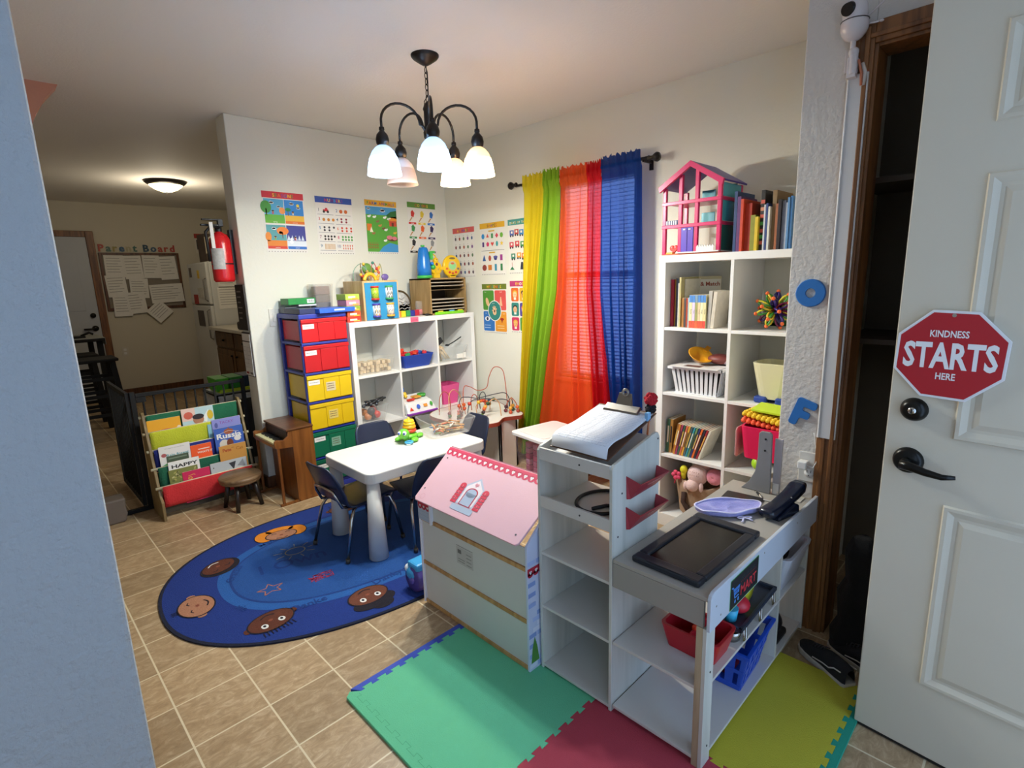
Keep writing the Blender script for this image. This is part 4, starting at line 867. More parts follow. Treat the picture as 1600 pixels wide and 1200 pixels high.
# cube shelf (3 wide, 3 high)
cs0, cs1, csy = 1.762, 2.872, 3.345; CST = 1.128; TH = .036; IT = .016; cell = (cs1-cs0-2*TH-2*IT)/3
cz = [CST-TH-(i+1)*.342-i*IT for i in range(3)]     # floor height of each row
cx_ = [cs0+TH+i*(cell+IT) for i in range(3)]
cu = thing('cube_shelf', 'white cube shelf with three columns of open cells under the posters', 'shelf', (0, 0, 0))
mb = MB(); mb.box(cs0, cs1, csy, WY-.015, CST-TH, CST, SHELF); part('top_board', mb, cu, .001)
mb = MB(); mb.box(cs0, cs1, csy, WY-.015, 0, TH, SHELF); part('bottom_board', mb, cu, .001)
for x in (cs0, cs1-TH): mb = MB(); mb.box(x, x+TH, csy, WY-.015, TH, CST-TH, SHELF); part('side_board', mb, cu, .001)
for i in range(2): mb = MB(); mb.box(cx_[i]+cell, cx_[i]+cell+IT, csy+.001, WY-.016, TH, CST-TH, SHELF); part('divider', mb, cu, .001)
for i in range(2): mb = MB(); mb.box(cs0+TH, cs1-TH, csy+.002, WY-.016, cz[i]-IT, cz[i], SHELF); part('shelf_board', mb, cu, .001)
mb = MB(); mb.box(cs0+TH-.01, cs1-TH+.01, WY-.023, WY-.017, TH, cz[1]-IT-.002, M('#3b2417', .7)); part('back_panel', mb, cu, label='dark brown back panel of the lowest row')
a = Art(); a.box(2.255, 2.325, csy-.0015, csy, CST-.034, CST+.001, M('#ec5f7f', .7)); a.plane((2.255, csy-.0017, CST-.034), (1, 0, 0), (0, 0, 1)); a.scribble(.01, .012, .058, 1, .01, .005, '#a83a55'); part('sticky_note', a, cu)

def tub(name, label, loc, a0, b0, a1, b1, h, mat_, t=.003, rz=0, cat='bin', group=None, rim=.006, lid=False, slots=False, qf=.3):
    """open box: outer frustum, inner frustum, floor, rolled rim"""
    r = thing(name, label, cat, loc, rz, group); mb = MB()
    def rr(a, b, z, q=.02, n=4):
        out = []
        for sx, sy, s0 in ((1, 1, 0), (-1, 1, 90), (-1, -1, 180), (1, -1, 270)):
            for k in range(n+1):
                an = radians(s0+90*k/n); out.append((sx*(a-q)+q*cos(an), sy*(b-q)+q*sin(an), z))
        return out
    q = min(a0, b0)*qf; rings = [rr(a0, b0, 0, q), rr(a1, b1, h, q), rr(a1+rim, b1+rim, h, q), rr(a1+rim, b1+rim, h-rim*.8, q), rr(a1+t*.3, b1+t*.3, h-rim*.8, q)]
    inner = [rr(a1-t, b1-t, h, q), rr(a0-t, b0-t, t, q)]
    n = len(rings[0])
    vs = rings[0]+rings[1]+rings[2]+rings[3]+inner[0]+inner[1]
    def band(i, j): return [(i*n+k, i*n+(k+1) % n, j*n+(k+1) % n, j*n+k) for k in range(n)]
    fs = band(0, 3)+band(3, 2)+[tuple(reversed(f)) for f in band(4, 2)]+[tuple(reversed(f)) for f in band(5, 4)]
    fs += [tuple(range(n-1, -1, -1)), tuple(5*n+k for k in range(n))]
    mb.add(vs, fs, mat_, False)
    part('body', mb, r)
    return r
CLR = clearplastic()
# --- top row
c0 = cx_[0]+cell/2; c1 = cx_[1]+cell/2; c2 = cx_[2]+cell/2
tub('block_bin', 'clear bin of pale wooden blocks in the top left cell of the cube shelf', (c0-.005, csy+.11, cz[0]+.001), .135, .075, .15, .085, .10, clearplastic('#e8e4da', .22))
rnd = random.Random(3); WB = wood('#d9c3a0', '#c4a981', 8, .6)
k = 0
for lay in range(3):
    for i in range(8):
        x = c0-.125+.017+i*.0315; lx = rnd.uniform(.022, .029); ly = rnd.uniform(.05, .12)
        mb = MB(); mb.box(-lx/2, lx/2, -ly/2, ly/2, 0, .025, WB)
        solo('wooden_block', mb, 'pale wooden building block in the clear bin', 'block', (x, csy+.11+rnd.uniform(-.005, .005), cz[0]+.0055+lay*.0262), rnd.uniform(-.04, .04), 'wooden blocks in the clear bin', bevel=.002)
mb = MB(); mb.sph((0, 0, .03), .03, M('#2a1a1c', .4), sz=.8).sph((.03, -.01, .045), .022, M('#9a1f2c', .4)).box(-.04, -.01, -.02, .02, .03, .08, M('#1e1a1c', .4)).cyl((.0, -.03, .02), (.02, -.034, .02), .01, M('#d8d4cf', .3)); solo('toy_vehicle', mb, 'dark red and black toy vehicle behind the block bin', 'toy', (c0-.12, csy+.26, cz[0]+.0), bevel=.004)
BB = tub('toy_basket', 'blue plastic basket of brick pieces in the top middle cell', (c1, csy+.10, cz[0]+.001), .115, .07, .138, .085, .095, M('#1f3f9a', .4, bump=.1, bscale=90))
bc = ['#c8232a', '#c8232a', '#d8a82c', '#2f8a4a', '#d0d02c', '#c8232a', '#d8762c', '#2f5fb5', '#c8232a', '#8a7a3a', '#c8232a', '#c8232a', '#2f9a5a', '#d8452c']
for i in range(26):
    mb = MB(); lx = rnd.choice([.04, .055, .07]); c = rnd.choice(bc); mb.box(-lx/2, lx/2, -.016, .016, 0, .02, M(c, .3))
    for q in range(int(lx/.018)):
        for sy in (-.008, .008): mb.cyl((-lx/2+.01+q*.017, sy, .02), (-lx/2+.01+q*.017, sy, .025), .005, M(c, .3), seg=8)
    lay = i//8; solo('toy_brick', mb, 'studded plastic building brick in the blue basket', 'brick', (c1-.10+(i % 8)*.029, csy+.10+rnd.uniform(-.045, .045), cz[0]+.034+lay*.026), 0, 'building bricks in the blue basket', bevel=.001, rot=(rnd.uniform(-.3, .3), rnd.uniform(-.35, .35), rnd.uniform(0, 3)))
mb = MB(); mb.box(-.035, .035, -.006, .006, .09, .14, WHITE).box(-.025, -.012, -.006, .006, 0, .09, WHITE).box(.01, .022, -.006, .006, 0, .09, WHITE); solo('white_toy_bench', mb, 'small white plastic toy piece behind the blue basket', 'toy', (c1-.12, csy+.24, cz[0]+.001), bevel=.003)
tub('utensil_basket', 'clear basket holding wooden spoons in the top right cell', (c2, csy+.11, cz[0]+.001), .10, .07, .14, .09, .115, clearplastic('#d8dcdc', .3))
for i in range(9):
    an = rnd.uniform(.5, 1.1); mb = MB(); mb.cyl((0, 0, 0), (0, 0, .10), .006, WB, seg=8).sph((0, 0, .105), .016, WB, sy=.4); solo('wooden_spoon', mb, 'pale wooden play spoon in the clear basket', 'spoon', (c2-.09+i*.014, csy+.07+rnd.uniform(0, .07), cz[0]+.012), group='wooden spoons in the clear basket', rot=(rnd.uniform(-.3, .3), rnd.uniform(-.7, -.1), 0))
mb = MB(); mb.box(-.05, .05, -.01, .01, 0, .045, M('#1f232b', .5)); solo('black_block', mb, 'flat black toy piece standing tilted in the clear basket', 'toy', (c2-.06, csy+.14, cz[0]+.125), bevel=.006, rot=(0, -.6, 0))
mb = MB(); mb.tube([(0, 0, 0), (.06, 0, .02), (.13, -.01, .055)], .005, M('#22252a', .5)); mb.sph((-.01, 0, 0), .018, M('#22252a', .5), sz=.5); solo('black_spoon', mb, 'black spatula lying across the rim of the clear basket', 'utensil', (c2, csy+.10, cz[0]+.122))
mb = MB(); mb.box(-.03, .03, -.004, .004, 0, .035, PAPER).box(.035, .06, -.004, .004, 0, .04, PAPER); solo('paper_tag', mb, 'white printed tag on the front of the clear basket', 'tag', (c2+.04, csy+.004, cz[0]+.02), bevel=.0005)
# --- second row
tub('toy_bin', 'clear tub of plastic fruit in the middle left cell', (c0-.04, csy+.10, cz[1]+.001), .075, .075, .095, .09, .125, clearplastic('#dfe3e2', .25))
for i, (c, x, y, z) in enumerate((('#d8874a', -.03, 0, .04), ('#2a2a30', .01, .0, .035), ('#d83a2c', .045, -.01, .045), ('#c8762c', -.045, .03, .07), ('#d8402c', .03, .02, .08), ('#3a3438', -.01, -.02, .08))):
    mb = MB(); mb.sph((0, 0, 0), .028, M(c, .4)); solo('toy_fruit', mb, 'round plastic play food in the clear tub, %s' % ['orange one at left', 'black one low in the middle', 'red one at right', 'brown-orange one at the back left', 'red one at the top', 'dark one at the top'][i], 'toy', (c0-.04+x*.9, csy+.10+y, cz[1]+z), group='play food in the clear tub')
for i in range(7):
    mb = MB(); pts = [(rnd.uniform(-.02, .02), 0, 0), (rnd.uniform(.0, .05), rnd.uniform(-.02, .02), .02), (rnd.uniform(.04, .1), 0, rnd.uniform(.01, .04))]
    mb.tube(pts, .008, M('#3b3d40', .4, .5), 8).sph(pts[0], .014, M('#4a4c50', .4)); solo('toy_animal', mb, 'small grey toy piece heaped on top of the clear tub', 'toy', (c0-.11+i*.018, csy+.07+.015*(i % 3), cz[1]+.128+.006*(i % 2)), 0, 'grey toys heaped on the clear tub')
ss = thing('shape_sorter', 'white shape-sorting toy with coloured shapes in the middle cell', 'toy', (c1-.01, csy+.09, cz[1]+.001))
mb = MB(); mb.hexa([(-.135, -.11, 0), (.135, -.11, 0), (.135, .1, 0), (-.135, .1, 0)], [(-.125, -.06, .085), (.115, -.06, .085), (.11, .09, .125), (-.12, .09, .125)], M('#e9e7e6', .3)); part('base', mb, ss, .012)
mb = MB(); mb.box(-.136, .136, -.1115, -.08, 0, .016, M('#8f3fb0', .35)); part('purple_band', mb, ss, .004)
for n_, (c, x, z) in enumerate((('#d0342c', -.095, .045), ('#3a5fc8', -.03, .055), ('#e8922c', .035, .055), ('#3f9f3a', .09, .06))):
    a = Art().plane((x, -.086+.004*(z-.05)*10, z), (1, 0, 0), (0, .5, .85)); a.L = 3
    a.poly([(-.018, -.014), (.018, -.014), (0, .016)], c, 2) if n_ == 0 else (a.ell(0, 0, .016, .018, c, 2) if n_ == 1 else (a.rect(-.017, -.011, .017, .012, c, 2) if n_ == 2 else a.ell(0, 0, .014, .019, c, 2, 6)))
    a.T = Matrix.Identity(4); part('shape_piece', a, ss)
mb = MB(); mb.box(-.09, -.03, -.04, -.02, .098, .112, M('#d0342c', .4)).box(-.02, .04, -.03, .03, .11, .12, M('#e8a23a', .4)).cyl((.075, .02, .11), (.075, .02, .125), .035, M('#3f9f3a', .4)); part('buttons', mb, ss)
mb = MB(); mb.sph((-.075, .03, .14), .02, M('#e8c23a', .4)).sph((-.075, .01, .128), .013, M('#e8c23a', .4)).box(-.11, -.06, .05, .06, .11, .19, M('#2f6fc0', .4)); part('duck_and_panel', mb, ss, .003)
tub('pink_bin', 'bright pink bin in the middle right cell behind the bead maze', (c2-.02, csy+.14, cz[1]+.001), .075, .07, .085, .08, .16, M('#e85a9a', .35, alpha=.85))
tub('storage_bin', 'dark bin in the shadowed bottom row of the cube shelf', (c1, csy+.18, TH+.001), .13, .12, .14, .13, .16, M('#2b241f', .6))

# --- on top of the cube shelf
ac = thing('activity_cube', 'wooden activity cube with a blue face and four patterned rollers', 'toy', (2.032, csy+.145, CST+.001), radians(2))
mb = MB(); mb.box(-.145, .145, -.13, .13, 0, .275, PINE); part('box', mb, ac, .004)
mb = MB(); mb.box(-.132, .132, -.134, -.129, .004, .262, M('#2b86b5', .5)); face = part('blue_face', mb, ac)
for i, (x, z, ca, cb_, bgc, fg) in enumerate(((-.058, .19, '#c8342c', '#c8342c', '#a8c03a', '#6f8a1f'), (.058, .19, '#3f9a5a', '#3f9a5a', '#f0eee8', '#1f1f22'), (-.055, .07, '#4a3f9a', '#4a3f9a', '#f0eee8', '#1f1f22'), (.06, .07, '#e0a83a', '#e0a83a', '#e6dcc8', '#6a4a7a'))):
    mb = MB(); mb.cyl((x, -.138, z-.036), (x, -.138, z+.036), .027, M(bgc, .4), seg=24)
    r_ = part('roller', mb, ac)
    mb = MB(); mb.cyl((x, -.138, z+.036), (x, -.138, z+.048), .030, M(ca, .4), seg=24).cyl((x, -.138, z-.048), (x, -.138, z-.036), .030, M(cb_, .4), seg=24); part('roller_caps', mb, r_)
    mb = MB()
    for q in range(7):
        th = -pi/2+(q-3)*.33; zz = z+(-1)**q*.012
        for s_ in (-.02, .012):
            an0, an1 = th, th+.2
            h0 = .024 if i in (1, 2) else .012
            mb.add([(x+.0276*cos(an0), -.138+.0276*sin(an0), zz+s_-h0/2), (x+.0276*cos(an1), -.138+.0276*sin(an1), zz+s_-h0/2+.004), (x+.0276*cos(an1), -.138+.0276*sin(an1), zz+s_+h0/2), (x+.0276*cos(an0), -.138+.0276*sin(an0), zz+s_+h0/2-.004)], [(0, 1, 2, 3)], flat(fg if not (i == 2 and q % 2) else '#e8922c', .4))
    part('roller_pattern', mb, r_)
BE = ['#c8342c', '#e0b23a', '#d8622c', '#3f7f3a', '#2f6fb5', '#d84a2c', '#e8c24a', '#7a4a9a']
def wirebeads(root, pts, col, beads, wr=.0028, br=.011):
    P = []; pts = [Vector(p) for p in pts]
    for i in range(len(pts)-1):           # catmull-rom
        p0 = pts[max(0, i-1)]; p1 = pts[i]; p2 = pts[i+1]; p3 = pts[min(len(pts)-1, i+2)]
        for t in [j/8 for j in range(8)]: P.append(.5*((2*p1)+(p2-p0)*t+(2*p0-5*p1+4*p2-p3)*t*t+(3*p1-p0-3*p2+p3)*t**3))
    P.append(pts[-1]); mb = MB(); mb.tube(P, wr, M(col, .35, .1), 8); wv = part('wire', mb, root)
    for (t, c) in beads:
        q = P[min(len(P)-1, int(t*(len(P)-1)))]; mb = MB(); mb.sph(q, br, M(c, .35), seg=12, rings=8); part('bead', mb, wv)
wirebeads(ac, [(-.13, .0, .275), (-.14, -.02, .34), (-.10, -.02, .385), (-.04, 0, .39), (-.02, 0, .34), (-.05, -.03, .31), (-.09, -.04, .31), (-.10, -.04, .35), (-.07, -.05, .37), (-.03, -.06, .275)], '#7fa08a', [(.62, '#d8622c'), (.66, '#c8342c'), (.70, '#e0b23a'), (.55, '#3f7f5a'), (.50, '#c8342c'), (.45, '#d8a03a'), (.32, '#e0b23a')])
wirebeads(ac, [(.02, .02, .275), (.03, .02, .36), (.05, .02, .405), (.075, .02, .36), (.08, 0, .32), (.05, -.02, .30), (.04, -.04, .275)], '#b0343a', [(.3, '#3f8a7a'), (.5, '#c8342c'), (.62, '#d8622c'), (.75, '#e0b23a'), (.85, '#e8a03a'), (.92, '#d8a03a')])
wirebeads(ac, [(.13, .04, .275), (.13, .04, .35), (.11, .03, .395), (.09, .02, .36), (.06, .03, .34), (.02, .04, .35), (0, .05, .32), (-.01, .06, .275)], '#a8a86a', [(.4, '#e0b23a'), (.46, '#d8a03a'), (.55, '#e0b23a'), (.65, '#c8342c')])
mb = MB(); mb.torus((-.05, -.08, .277), .045, .013, M('#e0b02c', .4), 'y', 16, 8, 0, pi); part('yellow_arch', mb, ac)
mb = MB(); mb.sph((-.0, .03, .36), .04, M('#5f8a3a', .5), sy=.4).sph((.03, .03, .345), .03, M('#4f7a34', .5), sy=.4).box(.0, .03, .02, .03, .275, .35, M('#b89a6a', .6)); part('tree_cutout', mb, ac)
mb = MB(); mb.sph((.10, -.04, .30), .022, M('#6a5a9a', .4), sx=1.4, sy=.5).box(.09, .115, -.045, -.035, .275, .29, M('#6a5a9a', .4)); part('purple_animal', mb, ac)
mb = MB(); mb.prism([(-.085, .275), (-.07, .275), (-.078, .40)], -.02, -.012, M('#7a4a2a', .5), 'xz'); part('brown_spike', mb, ac)
# boxes left of the cube
for i, (z0, z1, c, lb) in enumerate(((0, .035, '#d83a2f', 'lowest'), (.036, .075, '#e05a34', 'second from the bottom'), (.076, .11, '#8fa83a', 'third from the bottom'), (.111, .15, '#d88a9a', 'fourth from the bottom'), (.151, .19, '#a8c04a', 'topmost'))):
    bx('game_box', 'small colourful carton left of the activity cube, %s of the stack' % lb, 'box', 1.768+.004*(i % 2), 1.872, csy+.03, csy+.16, CST+.001+z0, CST+.001+z1, c, 0, 'cartons beside the activity cube', draw=lambda a, w, h: (a.rect(w*.2, h*.3, w*.7, h*.65, '#f0e2c8', 1), a.rect(w*.45, h*.1, w*.9, h*.35, '#e8a03a', 2)))
cb_ = tub('clear_container', 'clear tall container of mixed toys behind the blue lid on the drawer tower', (1.728, 3.652, T0+.001), .062, .045, .066, .049, .185, clearplastic('#c9c2bb', .45))
for z0, z1, c in ((.006, .06, '#25304f'), (.062, .11, '#6a5a4a'), (.112, .17, '#8a6a5a')):
    mb = MB(); mb.box(-.052, .052, -.036, .036, z0, z1, M(c, .7, var=.3, vscale=40)); o = part('contents', mb, cb_, .006)
# wavy-wire frame with arch handle
mf = thing('marble_frame', 'arched dark wooden frame with silvery swirls right of the activity cube', 'frame', (2.31, csy+.22, CST+.001))
mb = MB(); mb.torus((0, 0, .09), .10, .009, M('#4a3a22', .5), 'y', 24, 8, 0, pi, 1.0).cyl((-.1, 0, 0), (-.1, 0, .09), .009, M('#4a3a22', .5)).cyl((.1, 0, 0), (.1, 0, .09), .009, M('#4a3a22', .5)).box(-.11, .11, -.01, .01, 0, .012, M('#4a3a22', .5)); part('arch', mb, mf)
mb = MB(); mb.lathe([(.0, -.004), (.094, -.004), (.094, .004), (0, .004)], M('#c4c6c6', .35, 0, var=.3, vscale=30), (0, 0, .09), 28, axis='y'); mb.box(-.094, .094, -.004, .004, .01, .09, M('#c4c6c6', .35, 0, var=.3, vscale=30))
for j in range(5):
    pts = [(-.088+q*.0088, -.008, .03+j*.026+.006*sin(q*1.1+j)) for q in range(21)]
    if j == 4: pts = pts[5:16]
    mb.tube(pts, .0035, M('#d9dbdc', .25, .6), 6)
part('wire_panel', mb, mf)
for i, (c, nm) in enumerate((('#e8802c', 'orange'), ('#c8c82c', 'yellow'), ('#2f8f4f', 'green'), ('#2a2f80', 'navy'), ('#b0243a', 'red'))):
    mb = MB(); mb.box(-.0195, .0195, -.0195, .0195, 0, .045, M(c, .4)); solo('toy_cube', mb, nm+' cube in the row of cubes on the cube shelf', 'block', (2.225+i*.044, csy+.12+.004*i, CST+.001), .1*(i % 3-1), 'row of coloured cubes', bevel=.002)
mb = MB(); mb.lathe([(0, 0), (.028, 0), (.03, .004), (.03, .09), (.026, .10), (.026, .11), (.024, .11), (.024, .10), (.027, .09), (.027, .004)], clearplastic('#dfe3e6', .2), (0, 0, 0), 24).lathe([(0, .005), (.025, .005), (.025, .045), (0, .045)], M('#c84a4a', .5, var=.3, vscale=60), (0, 0, 0), 16); solo('glass_jar', mb, 'clear jar with red contents beside the paper sorter', 'jar', (2.453, csy+.16, CST+.001))
mb = MB(); mb.sph((0, 0, .009), .009, BLACK, sx=2.4, sy=1.2); solo('black_clip', mb, 'small black oval item at the front edge of the cube shelf', 'clip', (2.43, csy+.03, CST+.001))
# paper sorter
sr = thing('paper_sorter', 'wooden paper sorter of narrow shelves at the right end of the cube shelf', 'sorter', (2.64, csy+.155, CST+.001))
SO = wood('#a8895a', '#8a6d42', 6); w2 = .178
mb = MB(); mb.box(-w2, w2, -.135, .135, 0, .012, SO).box(-w2, w2, -.135, .135, .268, .28, SO).box(-w2, -w2+.012, -.135, .135, 0, .28, SO).box(w2-.012, w2, -.135, .135, 0, .28, SO).box(-w2, w2, .128, .135, 0, .28, M('#3a2c20', .7)); part('case', mb, sr, .001)
DKH = M('#7a654a', .7)
for i in range(9): mb = MB(); z = .032+i*.026; mb.box(-w2+.012, w2-.012, -.125, .12, z, z+.003, DKH) if i not in (4, 5) else mb.box(-w2+.012, -w2+.02, -.125, .12, z, z+.003, DKH); part('slot_board', mb, sr)
for z in (.0372, .0632, .0895, .115, .219, .2455):
    mb = MB(); mb.box(-w2+.016, w2-.024, -.133, .10, z, z+.0035, M('#d9cdbb', .8)); solo('card_stack', mb, 'stack of pale card in the paper sorter, %s slot' % {.0372: 'lowest', .0632: 'second lowest', .0895: 'third lowest', .115: 'fourth lowest', .219: 'second highest', .2455: 'highest'}[z], 'paper', (2.64, csy+.155, CST+.001), group='card stacks in the paper sorter')
tr_ = thing('craft_tray', 'lime green tray with coloured pieces at the foot of the paper sorter', 'tray', (2.64, csy+.012, CST+.001))
mb = MB(); mb.box(-.15, .13, -.012, .004, 0, .022, M('#7fd02c', .35)); part('tray', mb, tr_, .004)
for x, c in ((-.12, '#e0d03a'), (-.01, '#5fb0d8'), (.075, '#e0c83a')): mb = MB(); mb.box(x, x+.045, -.010, .002, .0222, .03, M(c, .4)); part('coloured_piece', mb, tr_, .001)
# toys on the paper sorter
ZS = CST+.282
tm = thing('blue_toy_mountain', 'tall blue plastic marble toy with a green base on the paper sorter', 'toy', (2.50, csy+.13, ZS))
TB = M('#1f74c4', .25); TG = M('#3fae4a', .3)
mb = MB(); mb.lathe([(0, .02), (.056, .02), (.055, .08), (.048, .15), (.038, .215), (.03, .232), (0, .236)], TB, (0, 0, 0), 20); part('tower', mb, tm)
mb = MB(); mb.lathe([(0, 0), (.06, 0), (.06, .022), (0, .022)], TG, (0, 0, 0), 20); part('base', mb, tm)
mb = MB(); mb.cyl((-.01, -.01, .236), (-.01, -.01, .25), .016, TG).box(.03, .055, -.05, -.02, .14, .20, TG).box(.04, .075, -.05, -.025, .19, .205, TG).sph((.06, -.035, .085), .02, TG).sph((.045, -.045, .11), .014, TB); part('green_fittings', mb, tm, .003)
be = thing('toy_bee', 'yellow toy with letters and round ears beside the blue tower', 'toy', (2.60, csy+.12, ZS))
TY_ = M('#e8bb1e', .3)
mb = MB(); mb.lathe([(0, -.02), (.05, -.02), (.055, 0), (.05, .02), (0, .02)], TY_, (0, 0, .075), 28, axis='y').sph((.005, 0, .135), .022, TY_).box(-.03, .03, -.02, .02, 0, .03, TY_); part('body', mb, be, .003)
a = Art().plane((0, -.0205, 0), (1, 0, 0), (0, 0, 1)); a.text('A', -.012, .075, .018, '#8f2a2a', 1).text('B', .014, .06, .018, '#2f5fa0', 1).text('C', -.012, .045, .018, '#3a7a3a', 1); a.ell(0, .105, .012, .012, '#7a3a2a', 1).ell(.0, .14, .004, .004, '#1f1f1f', 1); part('letters', a, be)
mb = MB(); mb.torus((-.02, 0, .15), .03, .005, TY_, 'y', 14, 8, 0, pi); part('handle', mb, be)
yw = thing('toy_steering_wheel', 'round yellow toy wheel with a picture dial on the paper sorter', 'toy', (2.745, csy+.10, ZS))
mb = MB(); mb.lathe([(0, -.014), (.078, -.014), (.086, -.008), (.088, 0), (.086, .008), (.078, .014), (0, .014)], TY_, (0, 0, .088), 36, axis='y').box(-.12, -.08, -.01, .01, .06, .085, TY_).box(-.03, .03, -.014, .014, 0, .02, TY_); part('body', mb, yw, .002)
a = Art().plane((0, -.0145, .088), (1, 0, 0), (0, 0, 1)); a.ell(0, .004, .042, .038, '#c9b98f', 1).ell(0, .002, .034, .028, '#8fcf8a', 2).ell(0, .022, .018, .008, '#c8624a', 3)
for an, c in ((200, '#d8622c'), (238, '#c8342c'), (270, '#c84a34'), (302, '#d8452c'), (340, '#7a6a6a')): a.ell(.06*cos(radians(an)), .055*sin(radians(an)), .012, .009, c, 1)
a.ell(0, .062, .03, .008, '#7a6a3a', 1); part('picture_dial', a, yw)

# ================================================================== oval rug
RX, RY, RA, RB, RT, RP = 1.30, 2.50, .955, .665, -.1, 2.3
def sup(a, b, n=96, p=RP):
    o = []
    for i in range(n):
        t = 2*pi*i/n; c, s = cos(t), sin(t)
        o.append((a*math.copysign(abs(c)**(2/p), c), b*math.copysign(abs(s)**(2/p), s)))
    return o
def carpet(col): return M(col, .97, bump=.6, bscale=260, var=.10, vscale=120)
rug = Art(); rug.prism(sup(RA, RB), 0, .007, carpet('#14182f')); rug.plane((0, 0, .007), (1, 0, 0), (0, 1, 0))
rug.poly(sup(RA-.014, RB-.014), carpet('#14327f'), .6).poly(sup(RA-.235, RB-.215), carpet('#205aa2'), 1).poly(sup(RA-.285, RB-.263), carpet('#143a80'), 2).poly(sup(RA-.296, RB-.274), carpet('#1a4d92'), 3)
SK = {'t': carpet('#b07a5c'), 'b': carpet('#5f2f1d'), 'd': carpet('#6b3a28')}; LN = carpet('#1a1420')
def face(x, y, rot, skin, rx=.105, ry=.085, kind=0):
    dx, dy = x-RX, y-RY; x, y = dx*cos(-RT)-dy*sin(-RT), dx*sin(-RT)+dy*cos(-RT)
    ca, sa = cos(rot), sin(rot); P = lambda u, v: (x+u*ca-v*sa, y+u*sa+v*ca)
    def e(u, v, a, b, c, L): rug.ell(*P(u, v), a, b, c, L, 24, rot)
    if kind == 0:      # blond hair falling both sides
        hr = carpet('#e0861f'); e(-.085, .02, .055, .07, LN, 4); e(.085, .02, .055, .07, LN, 4); e(0, .07, .08, .04, LN, 4)
        e(-.085, .02, .050, .065, hr, 5); e(.085, .02, .050, .065, hr, 5); e(0, .07, .075, .036, hr, 5)
    if kind == 3: e(-.02, .10, .05, .035, LN, 4); e(.0, .06, .10, .05, LN, 5)
    if kind == 1: e(0, .012, rx+.012, ry+.012, LN, 4)
    e(-rx, 0, .014, .018, SK[skin], 5) if kind in (2, 4) else None; e(rx, 0, .014, .018, SK[skin], 5) if kind in (2, 4) else None
    e(0, 0, rx, ry, LN, 6); e(0, 0, rx-.006, ry-.006, SK[skin], 7)
    for s_ in (-1, 1):
        if kind in (2, 3): e(s_*.036, .022, .014, .017, carpet('#e8e6e0'), 8); e(s_*.036, .02, .006, .008, LN, 9)
        else: rug.line([P(s_*.036-.014, .022), P(s_*.036, .030), P(s_*.036+.014, .022)], .005, LN, 8)
    e(0, -.004, .010, .008, carpet('#8a4a34'), 8)
    rug.line([P(-.03+.006*k, -.035-.012*sin(pi*k/10)) for k in range(11)], .006, carpet('#e8e6e0') if kind == 1 else LN, 9)
    if kind in (2, 4):
        for k in range(9 if kind == 2 else 3): rug.line([P(-.06+.015*k if kind == 2 else -.01+.01*k, ry-.01), P(-.064+.016*k if kind == 2 else -.013+.013*k, ry+.022)], .004, LN, 6)
dZ = 0
face(1.015, 2.935, radians(-8), 't', .085, .06, 0); face(.655, 2.825, radians(-150), 'b', .085, .065, 1) ; face(.478, 2.53, radians(95), 't', .095, .075, 4)
face(.668, 2.175, radians(190), 'b', .098, .072, 2); face(1.045, 2.035, radians(185), 'd', .095, .07, 3); face(1.5, 1.95, radians(180), 'b', .09, .07, 2); face(1.42, 3.0, radians(-5), 'b', .085, .06, 2)
def rl(x, y):
    dx, dy = x-RX, y-RY; return (dx*cos(-RT)-dy*sin(-RT), dx*sin(-RT)+dy*cos(-RT))
def rtext(t, x, y, s, rot, c, L=5): rug.text(t, *rl(x, y), s, c, L, rot=rot, bold=.01)
DB = carpet('#143a80')
rtext('I Own', .93, 2.55, .13, radians(-5), DB); rtext('Danke', .83, 2.155, .06, radians(-4)+pi*0, DB); rtext('Dankyeo', 1.22, 2.085, .06, radians(4), DB); rtext('Gracias', .70, 2.68, .05, radians(60), DB); rtext('Mahalo', .95, 2.88, .05, radians(12), DB); rtext('xie', .60, 2.36, .05, radians(-65), DB)
x, y = rl(.99, 2.69); OR = carpet('#8d8a78'); rug.line([(x+.05*cos(t*pi/10), y+.038*sin(t*pi/10)) for t in range(21)], .006, OR, 5)
for k in range(9): an = k*2*pi/9; rug.line([(x+.065*cos(an), y+.052*sin(an)), (x+.11*cos(an), y+.085*sin(an))], .004, OR, 5)
x, y = rl(.76, 2.42); rug.line([(x+(.06 if k % 2 == 0 else .027)*sin(pi*k/5), y+(.05 if k % 2 == 0 else .022)*cos(pi*k/5)) for k in range(11)], .005, carpet('#b5705a'), 5)
x, y = rl(.975, 2.345); sr_ = random.Random(5)
rug.line([(x+sr_.uniform(-.06, .06), y+sr_.uniform(-.035, .035)) for k in range(26)], .004, carpet('#a83050'), 5)
solo('oval_rug', rug, 'blue oval childrens rug with cartoon faces on the tile floor', 'rug', (RX, RY, 0), RT)

# ================================================================== kids table and what is on it
TW = M('#dddad3', .45, bump=.05, bscale=300, var=.01)
tb = thing('kids_table', 'white plastic childrens table with thick cone legs on the blue rug', 'table', (1.60, 2.495, .0112), radians(-.6))
def rrect(a, b, q, n=6):
    o = []
    for sx, sy, s0 in ((1, 1, 0), (-1, 1, 90), (-1, -1, 180), (1, -1, 270)):
        for k in range(n+1):
            an = radians(s0+90*k/n); o.append((sx*(a-q)+q*cos(an), sy*(b-q)+q*sin(an)))
    return o
mb = MB(); mb.prism(rrect(.385, .25, .05), .408, .463, TW); part('tabletop', mb, tb, .006)
for sx in (-1, 1):
    for sy in (-1, 1): mb = MB(); mb.cyl((sx*.338, sy*.203, 0), (sx*.338, sy*.203, .41), .050, TW, .031, seg=28); part('leg', mb, tb)
TZ = .4755
tt = thing('turtle_stacking_toy', 'green turtle toy carrying stacked yellow and orange rings on the white table', 'toy', (1.697, 2.61, TZ), radians(-145))
TGN = M('#6fc43a', .35); 
